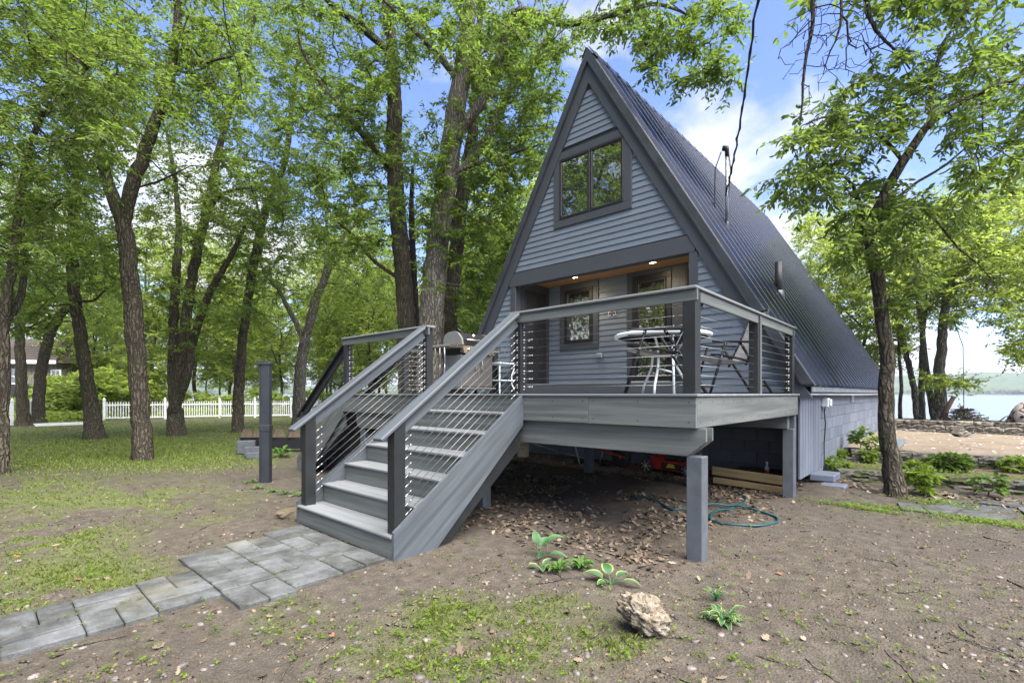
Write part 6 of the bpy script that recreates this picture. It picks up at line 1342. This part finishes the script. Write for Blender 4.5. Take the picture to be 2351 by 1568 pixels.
# hostas
def hosta_mat(name, mid, edge, gloss=.4):
    g = G(name); uv = g.n('ShaderNodeTexCoord').outputs['UV']; s_ = g.n('ShaderNodeSeparateXYZ', {0: uv}); vv = s_.outputs[1]
    veins = g.math('SINE', g.math('MULTIPLY', vv, 46.0)); nz2 = g.noise(uv, 6, 3)
    f = g.math('ADD', g.math('ABSOLUTE', vv), g.math('MULTIPLY', nz2, .22)); c = g.mix(g.ramp(f, [(.80, 0.0), (.88, 1.0)]), mid, edge); c = g.mix(g.math('MULTIPLY', nz2, .35), c, tuple(q * .6 for q in mid))
    d = g.n('ShaderNodeBsdfPrincipled', {'Base Color': c, 'Roughness': gloss, 'Normal': g.bump(veins, .35, .004), 'Specular IOR Level': .4}); tl = g.n('ShaderNodeBsdfTranslucent', {'Color': c})
    m = g.n('ShaderNodeMixShader', {0: .3, 1: d.outputs[0], 2: tl.outputs[0]}); g.t.links.new(m.outputs[0], g.out.inputs[0]); return g.m
M['h_blue'] = hosta_mat('hosta_blue_green', (.070, .17, .068), (.13, .25, .085)); M['h_var'] = hosta_mat('hosta_variegated', (.055, .15, .055), (.36, .40, .12)); M['h_small'] = hosta_mat('hosta_fresh', (.065, .16, .022), (.12, .24, .04))
def hleaf(base, az, L, Wd, rise, arch, pet, twist=0, wave=0.0):
    ux, uy = math.cos(az), math.sin(az); b = MB(); p0 = np.array(base); d_ = np.array([ux, uy, 0]); s_ = np.array([-uy, ux, 0]); tip = p0 + d_ * pet * math.cos(rise) + np.array([0, 0, pet * math.sin(rise)])
    if pet > .02: b.tube([p0, p0 * .5 + tip * .5 + np.array([0, 0, .012]), tip], [.0055, .0045, .004], 6, False)
    for f_ in range(len(b.uv)): b.uv[f_] = [(0, 0)] * len(b.uv[f_])
    nu, nv = 10, 6; V = []; UV = []; a = rise; q = tip.copy()
    for i in range(nu + 1):
        t_ = i / nu; wd = Wd * (math.sin(math.pi * min(1, t_ ** .62)) ** .85 if t_ < 1 else 0) * .5
        if i: q = q + (d_ * math.cos(a) + np.array([0, 0, math.sin(a)])) * L / nu; a -= arch / nu
        n_ = np.array([0, 0, 1]) * math.cos(a) - d_ * math.sin(a)
        for j in range(nv + 1):
            v_ = j / nv * 2 - 1; wv = wave * math.sin(t_ * 14 + v_ * 2) * abs(v_) * Wd; V.append(q + s_ * wd * v_ + n_ * (abs(v_) ** 1.3 * wd * .38 + wv + twist * v_ * wd)); UV.append((t_, v_ * (1 if t_ < .9 else 1.0)))
    F = []; 
    for i in range(nu):
        for j in range(nv): k = i * (nv + 1) + j; F.append((k, k + 1, k + nv + 2, k + nv + 1))
    b.add(V, F, [[UV[i] for i in f] for f in F]); return b
def hosta(label, pos, leaves, mat, s=.78):
    t = thing('hosta', label, 'plant', pos)
    for (az, L, Wd, rise, arch, pet, *o_) in leaves: hleaf(pos, az + YAW, L * s, Wd * s, rise, arch, pet * s, wave=(o_[0] if o_ else .0)).build('leaf', mat, t, True)
    return t
def gp(px, py): p = gnd(px, py); return np.array([p[0], p[1], gz(p[0], p[1])])
hosta('tall blue green hosta with four broad leaves, nearest the stair stringer', gp(1236, 1282), [(.15, .24, .15, .95, 1.5, .17), (1.9, .15, .10, 1.25, .8, .16), (-.3, .21, .11, .35, .9, .13), (.8, .14, .12, 1.1, 1.1, .13), (-1.6, .11, .07, .5, .8, .06)], M['h_blue'])
hosta('small variegated hosta low in front of the tall blue green one', gp(1242, 1306), [(.7, .13, .065, .7, .9, .05), (3.0, .12, .07, .5, 1.2, .04), (-1.5, .13, .09, .6, 1.3, .04), (-.4, .12, .08, .55, 1.3, .03)], M['h_var'])
def clump(n, L0, W0, seed, wave=0, rise=(.5, 1.1), arch=(1.0, 1.8), pet=(.04, .10)):
    r = np.random.default_rng(seed); return [(i * 2.4 + r.uniform(-.3, .3), L0 * r.uniform(.7, 1.2), W0 * r.uniform(.8, 1.2), r.uniform(*rise), r.uniform(*arch), r.uniform(*pet), wave) for i in range(n)]
hosta('dense fresh green hosta clump, left one of the touching pair', gp(1283, 1312), clump(20, .085, .045, 1), M['h_small'])
hosta('dense fresh green hosta clump, right one of the touching pair', gp(1333, 1305), clump(22, .09, .045, 2), M['h_small'])
hosta('broad cream edged hosta with leaves fanned left and right above the rock', gp(1402, 1340), [(2.75, .21, .13, .55, 1.0, .09), (1.7, .16, .12, .9, 1.2, .10), (.2, .13, .10, .75, 1.0, .09), (-.25, .19, .07, .35, 1.3, .12), (-2.6, .12, .09, .5, 1.1, .06)], M['h_var'])
hosta('wavy cream edged hosta clump right of the rock', gp(1660, 1425), clump(24, .11, .05, 5, .07, (.3, .95), (1.1, 2.0), (.03, .12)), M['h_var'])
hosta('upper tuft of narrow variegated leaves above the wavy hosta clump', gp(1645, 1372), clump(9, .08, .03, 6, .05, (.7, 1.2)), M['h_var'])
for k, (px, py, n, L) in enumerate(((592, 1118, 9, .12), (625, 1128, 8, .10), (655, 1135, 8, .11), (575, 1105, 7, .12), (688, 1138, 9, .12))):
    hosta(['small leafy plant at the foot of the square pole, left side', 'small leafy plant just right of the square pole foot', 'small leafy plant between the pole and the stair post', 'small pale plant left of the square pole', 'small leafy plant right beside the lower stair post'][k], gp(px, py), clump(n, L, L * .45, 20 + k, 0, (.2, .8)), M['h_small'])
hosta('leafy green plant growing behind the pole before the black beam', at(645, 1012, 10.9) * [1, 1, 0] + [0, 0, .02], clump(26, .22, .10, 31, 0, (.4, 1.0), (1, 1.7), (.08, .25)), M['h_small'])
# leafy plants in the terraced beds
def shrub(label, pos, r, n, leaf, seed, width=.5, mat=None, **kw):
    t = Tree(seed); t.limb([pos - [0, 0, .05], pos + [0.01, 0, r[2] * .35]], [.012, .008]); t.grow(ball(pos + np.array([0, 0, r[2]]), r, n, t.rng, .45), step=.08, zmin=pos[2] + .02)
    R_ = thing('shrub', label, 'shrub', pos); t.wood_mesh('stem', M['bark'], R_, tip=.003, flare=False, sides=(8, 6, 4, 3)); t.crown_mesh('crown', mat or M['leaf_ash'], R_, leaf=leaf, hero=True, twigs=kw.get('twigs', 3), per=kw.get('per', 5), spread=leaf * .8, width=width, droop=.1, upn=.9)
M['leaf_fresh'] = leaf_mat('fresh_leaf', (.055, .105, .012), (.13, .20, .022), (.34, .50, .05)); M['leaf_mid'] = leaf_mat('mid_leaf', (.040, .085, .012), (.085, .15, .022), (.22, .36, .05), .3)
def bedp(px, py, z): p = gnd(px, py, z); return np.array([p[0], p[1], z])
shrub('dense rounded green hydrangea bush in the bed before the sand', bedp(2182, 1083, .15), (.24, .20, .15), 70, .080, 201, .5, M['leaf_mid'])
shrub('yellow green shrub growing at the right of the crooked tree base', bedp(2113, 1128, .02), (.17, .16, .22), 24, .11, 202, .42, M['leaf_fresh'])
shrub('leafy seedling clump left of the crooked tree on the lower bed', bedp(1998, 1062, .16), (.14, .12, .10), 16, .08, 203, .45, M['leaf_fresh'])
shrub('small seedling on the mossy block against the house wall', bedp(1935, 1052, .2), (.12, .10, .09), 9, .07, 204, .5, M['leaf_fresh'])
shrub('blue green vine sprouting by the house wall behind the blocks', bedp(1975, 1030, .36), (.16, .14, .22), 14, .08, 205, .7, M['leaf_mid'])
shrub('yellow green plant beside the trunk of the crooked tree, on the sand edge', bedp(2020, 1035, .36), (.16, .14, .13), 12, .09, 206, .45, M['leaf_fresh'])
shrub('bright green plants at the right end of the planting bed', bedp(2335, 1085, .15), (.20, .16, .12), 24, .08, 207, .5, M['leaf_fresh'])
shrub('two thin stemmed seedlings before the lower garden wall', bedp(2268, 1135, .02), (.16, .12, .15), 8, .09, 208, .6, M['leaf_mid'])
shrub('low weeds on the lower bed close to the house corner', bedp(1915, 1075, .14), (.2, .16, .09), 16, .08, 209, .5, M['leaf_fresh'])
# ---- stuff: grass, leaf litter, pebbles, twigs
rg = np.random.default_rng(77)
def on_path(x, y):
    m = (np.asarray(x) > SX0 - .05) & (np.asarray(x) < SX1 + .05) & (np.asarray(y) > 2.3) & (np.asarray(y) < 4.1)
    for (a, c, x0, x1) in rows_: m = m | ((np.asarray(x) > x0 - .012) & (np.asarray(x) < x1 + .012) & (np.asarray(y) > a - .012) & (np.asarray(y) < c + .012))
    return m
def in_house(x, y): return (x > -8.6) & (x < -1.5) & (y > 9.0)
def sample(n, x0, x1, y0, y1): return rg.uniform(x0, x1, n), rg.uniform(y0, y1, n)
# view-weighted scatter positions: even on the photo, then dropped on the soil
def vsample(n, py0, py1, px0=-150, px1=2500):
    px = rg.uniform(px0, px1, n); py = rg.uniform(py0, py1, n); d = EYE * FPX / (py - HYP); r = (px - CXP) / FPX * d; return RT[0] * r + FW[0] * d, RT[1] * r + FW[1] * d, d
x, y, d = vsample(230000, 960, 1650); m, un, _, _ = masks(x, y); keep = (rg.uniform(0, 1, len(x)) < np.clip((m - .12) * 1.25, 0, 1) ** 1.4) & ~in_house(x, y) & ~on_path(x, y); x, y, d = x[keep], y[keep], d[keep]
sel = rg.uniform(0, 1, len(x)) < .62; x, y, d = x[sel], y[sel], d[sel]; n = len(x)
z = gheight(x, y); hgt = (.018 + .028 * rg.uniform(0, 1, n) ** 2) * (1 + .10 * np.maximum(d - 5, 0)); hgt = np.minimum(hgt, .075); wd = .0020 * (1 + .30 * np.maximum(d - 4, 0)); az = rg.uniform(0, 6.28, n); ln = rg.uniform(.2, 1.1, n)
base = np.stack([x, y, z - .004], 1); s_ = np.stack([np.cos(az), np.sin(az), np.zeros(n)], 1); ld = np.stack([-np.sin(az), np.cos(az), np.zeros(n)], 1)
midp = base + ld * (hgt * ln * .35)[:, None] + np.array([0, 0, 1]) * (hgt * .65)[:, None]; tipp = base + ld * (hgt * ln)[:, None] + np.array([0, 0, 1]) * (hgt * (1 - .25 * ln))[:, None]
V = np.stack([base - s_ * wd[:, None], base + s_ * wd[:, None], midp + s_ * wd[:, None] * .8, tipp, midp - s_ * wd[:, None] * .8], 1).reshape(-1, 3); o_ = (np.arange(n) * 5)[:, None]
F = np.concatenate([o_ + np.array([0, 1, 2, 4]), o_ + np.array([4, 2, 3, 3])]); F = F[:n] ; F2 = o_ + np.array([4, 2, 3])
M['grass'] = leaf_mat('grass_blade', (.055, .075, .014), (.135, .165, .030), (.24, .32, .05), .25)
V4 = np.stack([base - s_ * wd[:, None], base + s_ * wd[:, None], tipp + s_ * wd[:, None] * .25, midp - s_ * wd[:, None] * .8], 1).reshape(-1, 3)
gr_ = npmesh('grass', V4, (np.arange(n) * 4)[:, None] + np.arange(4), M['grass'], attr={'tint': np.repeat(np.clip(rg.normal(.45, .25, n), 0, 1), 4)}); tag(gr_, 'thin short grass and moss growing in patches on the soil', 'grass', kind='stuff')
x, y, d = vsample(42000, 968, 1092, -120, 640); m, _, _, _ = masks(x, y); keep = (rg.uniform(0, 1, len(x)) < np.clip(m * 1.1, 0, 1)) & ~in_house(x, y); x, y, d = x[keep], y[keep], d[keep]; n = len(x); z = gheight(x, y); az = rg.uniform(0, 6.28, n); h_ = rg.uniform(.014, .038, n); w_ = rg.uniform(.006, .012, n) * d / 12
base = np.stack([x, y, z - .004], 1); s_ = np.stack([np.cos(az), np.sin(az), np.zeros(n)], 1) * w_[:, None]; ld = np.stack([-np.sin(az), np.cos(az), np.zeros(n)], 1) * (h_ * .5)[:, None]; up = np.array([0, 0, 1.0]) * h_[:, None]
M['lawn'] = leaf_mat('lawn_blade', (.085, .125, .016), (.165, .225, .030), (.34, .46, .06), .3)
tag(npmesh('grass', np.stack([base - s_, base + s_, base + ld + up, base + ld * .4 + up * .6 - s_], 1).reshape(-1, 3), (np.arange(n) * 4)[:, None] + np.arange(4), M['lawn'], attr={'tint': np.repeat(np.clip(rg.normal(.45, .25, n), 0, 1), 4)}), 'bright green lawn strip between the tree trunks and the picket fence', 'lawn', kind='stuff')
# leaf litter
g = G('dry_leaf'); t_ = g.n('ShaderNodeAttribute', attribute_name='tint').outputs['Fac']; c = g.ramp(t_, [(.0, (.040, .030, .022)), (.4, (.115, .085, .058)), (.7, (.20, .158, .112)), (.92, (.25, .21, .165)), (1.0, (.20, .10, .045))]); M['dry'] = g.bsdf(c, .8, 0, g.bump(g.noise(g.coord('Object'), 60, 3), .5, .004), .25)
OUT = [(0, 0), (.10, .16), (.22, .11), (.36, .30), (.50, .17), (.66, .30), (.80, .13), (1, 0)]      # half outline of an oak leaf
def litter(name, label, x, y, zoff, size, tint, lobes=True):
    n = len(x); z = gheight(x, y) + zoff; az = rg.uniform(0, 6.28, n); L = size * rg.uniform(.6, 1.3, n); tilt = rg.normal(0, .35, (n, 2)); curl = rg.normal(.15, .5, n)
    d_ = np.stack([np.cos(az), np.sin(az), tilt[:, 0]], 1); s_ = np.stack([-np.sin(az), np.cos(az), tilt[:, 1]], 1); Vs = []; b = np.stack([x, y, z], 1); k = len(OUT)
    for (u, v_) in OUT:
        up = (curl * ((u - .5) ** 2) * L)[:, None] * np.array([0, 0, 1.0])
        for sg in (-1, 1): Vs.append(b + d_ * (u - .5)[..., None] * L[:, None] if False else b + d_ * ((u - .5) * L)[:, None] + s_ * (sg * v_ * L)[:, None] + up + (abs(v_) * L * np.abs(curl) * .6)[:, None] * np.array([0, 0, 1.0]))
    V = np.stack(Vs, 1).reshape(-1, 3); o_ = (np.arange(n) * 2 * k)[:, None]; F = np.concatenate([o_ + np.array([2 * i, 2 * i + 1, 2 * i + 3, 2 * i + 2]) for i in range(k - 1)])
    return tag(npmesh(name, V, F, M['dry'], attr={'tint': np.repeat(tint, 2 * k)}), label, 'leaves', kind='stuff')
x, y = sample(11000, -7.3, -1.3, 3.0, 9.0); un = masks(x, y)[1]; dn = fbm(x, y, 4, 1.3); keep = (rg.uniform(0, 1, len(x)) < np.clip(un * 1.1 + .04, 0, 1) * ss(.33, .55, dn)) ; x, y = x[keep], y[keep]
litter('leaf_litter', 'dry brown oak leaves littering the shaded soil under the deck', x, y, .010, .062, np.clip(rg.normal(.40, .22, len(x)), 0, .97))
x, y, d = vsample(260, 985, 1600); keep = ~in_house(x, y) & ~on_path(x, y) & (rg.uniform(0, 1, len(x)) < np.clip(d / 4.5, .15, 1)); x, y = x[keep], y[keep]
litter('fallen_leaves', 'scattered pale dry leaves lying about on the open soil', x, y, .006, .058, np.clip(rg.normal(.55, .25, len(x)), 0, 1))
x, y = sample(900, -1.5, 5, 8.4, 9.3); litter('fallen_leaves', 'dry leaves gathered along the foot of the lower garden wall', x, y, .01, .07, np.clip(rg.normal(.6, .25, len(x)), 0, 1))
# small green weeds
x, y, d = vsample(5200, 1100, 1620); m, un, n1_, _ = masks(x, y); keep = (rg.uniform(0, 1, len(x)) < (.10 + m * .9) * (1 - un)) & ~on_path(x, y); x, y = x[keep], y[keep]; n = len(x); k = 7
bx = np.repeat(x, k) + rg.normal(0, .016, n * k); by_ = np.repeat(y, k) + rg.normal(0, .016, n * k); bz = gheight(bx, by_) + rg.uniform(.006, .035, n * k); az = rg.uniform(0, 6.28, n * k); L = rg.uniform(.010, .026, n * k)
b = np.stack([bx, by_, bz], 1); d_ = np.stack([np.cos(az), np.sin(az), rg.normal(0, .3, n * k)], 1) * L[:, None]; s_ = np.stack([-np.sin(az), np.cos(az), rg.normal(0, .3, n * k)], 1) * (L * .35)[:, None]
V = np.stack([b, b + d_ * .6 + s_, b + d_, b + d_ * .6 - s_], 1).reshape(-1, 3); tag(npmesh('weeds', V, (np.arange(n * k) * 4)[:, None] + np.arange(4), M['leaf_fresh'], attr={'tint': np.repeat(np.clip(rg.normal(.4, .25, n * k), 0, 1), 4)}), 'tiny green weeds and clover sprouting from the soil', 'weeds', kind='stuff')
# clover carpet round the tree on the right, seedlings in the beds
def carpet(name, label, pts, n, L0, zfun, mat, h0=.03):
    q = np.array(pts)[rg.integers(0, len(pts), n)]; x = q[:, 0] + rg.normal(0, 1, n) * q[:, 2]; y = q[:, 1] + rg.normal(0, 1, n) * q[:, 3]; z = zfun(x, y) + rg.uniform(.004, h0, n); az = rg.uniform(0, 6.28, n); L = L0 * rg.uniform(.6, 1.3, n)
    b = np.stack([x, y, z], 1); d_ = np.stack([np.cos(az), np.sin(az), rg.normal(.1, .35, n)], 1) * L[:, None]; s_ = np.stack([-np.sin(az), np.cos(az), rg.normal(0, .3, n)], 1) * (L * .36)[:, None]
    V = np.stack([b, b + d_ * .55 + s_, b + d_, b + d_ * .55 - s_], 1).reshape(-1, 3); return tag(npmesh(name, V, (np.arange(n) * 4)[:, None] + np.arange(4), mat, attr={'tint': np.repeat(np.clip(rg.normal(.45, .22, n), 0, 1), 4)}), label, 'ground cover', kind='stuff')
pt = lambda px, py, sx_, sy_, z=0: (*gnd(px, py, z)[:2], sx_, sy_)
carpet('ground_cover', 'bright ground cover and clover around the crooked tree and flagstones', [pt(2150, 1150, .22, .12), pt(2150, 1155, .2, .1), pt(2060, 1165, .3, .05), pt(2000, 1168, .2, .05), pt(2240, 1190, .3, .05), pt(2330, 1205, .3, .06), pt(2300, 1200, .4, .08), pt(1930, 1160, .2, .06)], 2600, .026, gheight, M['leaf_fresh'], .04)
zb = lambda x, y: np.full(len(x), .16)
carpet('ground_cover', 'mixed low green weeds filling the planting bed between block walls', [pt(1960, 1072, .3, .2, .15), pt(2010, 1078, .2, .2, .15), pt(2270, 1098, .5, .12, .15), pt(2320, 1100, .4, .12, .15), pt(2100, 1090, .3, .15, .15)], 1500, .03, zb, M['leaf_fresh'], .05)
p_ = [(*at(px, HYP, dd)[:2], 1.6, 1.6) for px, dd in ((20, 24.5), (60, 25), (110, 26), (150, 27), (200, 27.5), (260, 30), (330, 31), (400, 32), (470, 32), (540, 33), (600, 34), (90, 28), (0, 27), (-50, 25))]
carpet('undergrowth', 'dense leafy undergrowth beyond the broken picket fence', p_, 26000, .12, gheight, M['leaf_far'], .5)
# leaves and white flakes on the sand
x, y = sample(500, -1.3, 6, 11.5, 17.5); n = len(x); az = rg.uniform(0, 6.28, n); L = rg.uniform(.02, .07, n); b = np.stack([x, y, np.full(n, .385)], 1); d_ = np.stack([np.cos(az), np.sin(az), rg.normal(0, .15, n)], 1) * L[:, None]; s_ = np.stack([-np.sin(az), np.cos(az), rg.normal(0, .15, n)], 1) * (L * .5)[:, None]
tag(npmesh('shell_flakes', np.stack([b, b + d_ * .6 + s_, b + d_, b + d_ * .6 - s_], 1).reshape(-1, 3), (np.arange(n) * 4)[:, None] + np.arange(4), paint('pale_flake', (.55, .52, .48), .8, .3, 4, .1)), 'pale flakes and petals strewn over the sandy terrace', 'debris', kind='stuff')
# pebbles
x, y, d = vsample(620, 1110, 1640); keep = ~on_path(x, y) & (d < 7); x, y = x[keep], y[keep]; n = len(x); u = np.linspace(0, 2 * np.pi, 8, endpoint=False); V = []; F = []
sz_ = rg.uniform(.006, .022, n) ** 1.0; zz = gheight(x, y)
for i in range(n):
    a_, b_, h_ = sz_[i] * rg.uniform(.8, 1.4), sz_[i] * rg.uniform(.6, 1.0), sz_[i] * .55; r_ = rg.uniform(0, 6.3); o_ = len(V)
    for q_, zq in ((1.0, -.2), (.92, .5), (.5, .95)):
        for w_ in u: X1, Y1_ = a_ * q_ * math.cos(w_), b_ * q_ * math.sin(w_); V.append((x[i] + X1 * math.cos(r_) - Y1_ * math.sin(r_), y[i] + X1 * math.sin(r_) + Y1_ * math.cos(r_), zz[i] + h_ * zq))
    for j in range(2):
        for k in range(8): F.append((o_ + j * 8 + k, o_ + j * 8 + (k + 1) % 8, o_ + j * 8 + 8 + (k + 1) % 8, o_ + j * 8 + 8 + k))
    F.append((o_ + 16, o_ + 18, o_ + 20, o_ + 22)); F.append((o_ + 16, o_ + 17, o_ + 18, o_ + 18)) if False else None
    for k in (0, 2, 4, 6): F.append((o_ + 16 + k, o_ + 16 + k + 1, o_ + 16 + (k + 2) % 8, o_ + 16 + (k + 2) % 8)) if False else None
g = G('pebble'); v = g.coord('Object'); a = g.noise(v, 9, 3); M['pebble'] = g.bsdf(g.ramp(a, [(.35, (.06, .048, .043)), (.5, (.12, .108, .105)), (.65, (.20, .175, .16))]), .6, 0, None, .4)
tag(npmesh('pebbles', np.array(V), np.array([f for f in F if f]), M['pebble'], smooth=True), 'small rounded pebbles bedded in the foreground soil', 'pebbles', kind='stuff')
# twigs
tw = MB(); x, y, d = vsample(140, 1030, 1640)
for i in range(len(x)):
    if on_path(x[i], y[i]) or d[i] > 11 or in_house(x[i], y[i]): continue
    az = rg.uniform(0, 6.3); L = rg.uniform(.05, .30) * (1 + .06 * d[i]); c_ = rg.normal(0, .35); P = []
    for t_ in np.linspace(-.5, .5, 6): X1 = x[i] + math.cos(az + c_ * t_) * L * t_ + rg.normal(0, .004); Y1_ = y[i] + math.sin(az + c_ * t_) * L * t_ + rg.normal(0, .004); P.append((X1, Y1_, gz(X1, Y1_) + .006))
    tw.tube(P, np.linspace(.0045, .002, 6) * rg.uniform(.6, 1.5), 5)
tag(tw.build('twigs', M['bark_pale'], None, True), 'thin fallen twigs strewn over the yard', 'twigs', kind='stuff')

# crumbs of soil, bark and bits
x, y, d = vsample(17000, 1060, 1660); keep = ~on_path(x, y) & ~in_house(x, y) & (rg.uniform(0, 1, len(x)) < ss(.3, .6, fbm(x, y, 3, 2.2)) * .9 + .1); x, y, d = x[keep], y[keep], d[keep]; n = len(x)
L = rg.uniform(.003, .011, n) * (1 + .15 * d); az = rg.uniform(0, 6.28, n); as_ = rg.uniform(.25, .9, n); b = np.stack([x, y, gheight(x, y) + (fbm(x * 3, y * 3, 3, 3.2) - .5) * .022 - .001], 1)
u1 = np.stack([np.cos(az), np.sin(az), rg.normal(0, .25, n)], 1) * L[:, None]; u2 = np.stack([-np.sin(az), np.cos(az), rg.normal(0, .25, n)], 1) * (L * as_)[:, None]; u3 = np.array([0, 0, 1.0]) * (L * .7)[:, None]
V = np.stack([b - u1 - u2, b + u1 - u2 * .6, b + u1 * .8 + u2, b - u1 * .7 + u2 * .8, b - u1 * .4 - u2 * .2 + u3, b + u1 * .5 + u2 * .1 + u3 * .8], 1).reshape(-1, 3); o_ = (np.arange(n) * 6)[:, None]
F = np.concatenate([o_ + np.array(q) for q in ([0, 1, 5, 4], [2, 3, 4, 5], [3, 0, 4, 4], [1, 2, 5, 5])][:2] + []) if False else np.concatenate([o_ + np.array([0, 1, 5, 4]), o_ + np.array([2, 3, 4, 5])])
F3 = np.concatenate([o_ + np.array([3, 0, 4, 3]), o_ + np.array([1, 2, 5, 1])]) if False else None
tag(npmesh('soil_crumbs', V, F, M['dry'], attr={'tint': np.repeat(np.clip(rg.normal(.24, .22, n), 0, .8), 6)}), 'crumbs of soil, bark and dry bits strewn over the bare ground', 'debris', kind='stuff')
# moss and dirt in the paver joints
x, y = sample(5000, -5.1, -3.4, -1.6, 2.34); r_ = np.zeros(len(x), bool)
for (a, c, x0, x1) in rows_:
    nC = 2 if x1 - x0 < 1 else 4; w = (x1 - x0) / nC; inr = (y > a) & (y < c) & (x > x0) & (x < x1); fx = (x - x0) / w; near = np.minimum(np.abs(y - a), np.abs(y - c)) < .007; near |= np.abs(fx - np.round(fx)) * w < .007; r_ |= inr & near
x, y = x[r_], y[r_]; n = len(x); k = 8
if n:
    bx = np.repeat(x, k) + rg.normal(0, .006, n * k); by_ = np.repeat(y, k) + rg.normal(0, .006, n * k); az = rg.uniform(0, 6.28, n * k); L = rg.uniform(.006, .014, n * k); b = np.stack([bx, by_, np.full(n * k, .031)], 1)
    d_ = np.stack([np.cos(az), np.sin(az), rg.uniform(.1, .8, n * k)], 1) * L[:, None]; s_ = np.stack([-np.sin(az), np.cos(az), np.zeros(n * k)], 1) * (L * .3)[:, None]
    tag(npmesh('joint_moss', np.stack([b, b + d_ * .6 + s_, b + d_, b + d_ * .6 - s_], 1).reshape(-1, 3), (np.arange(n * k) * 4)[:, None] + np.arange(4), M['grass'], attr={'tint': np.repeat(rg.uniform(0, .6, n * k), 4)}), 'fine moss growing in the joints of the paver path', 'moss', kind='stuff')
# ---- thin lake haze over everything
hz = MB().box(-5200, 6200, -620, 7200, -3.7, 135)
g = G('haze'); g.t.links.new(g.n('ShaderNodeVolumePrincipled', {'Color': (.80, .88, 1.0, 1), 'Density': .00022, 'Anisotropy': .2}).outputs[0], g.out.inputs[1])
hz = tag(hz.build('haze', g.m), 'thin bluish haze hanging over the lake', 'haze', kind='stuff')
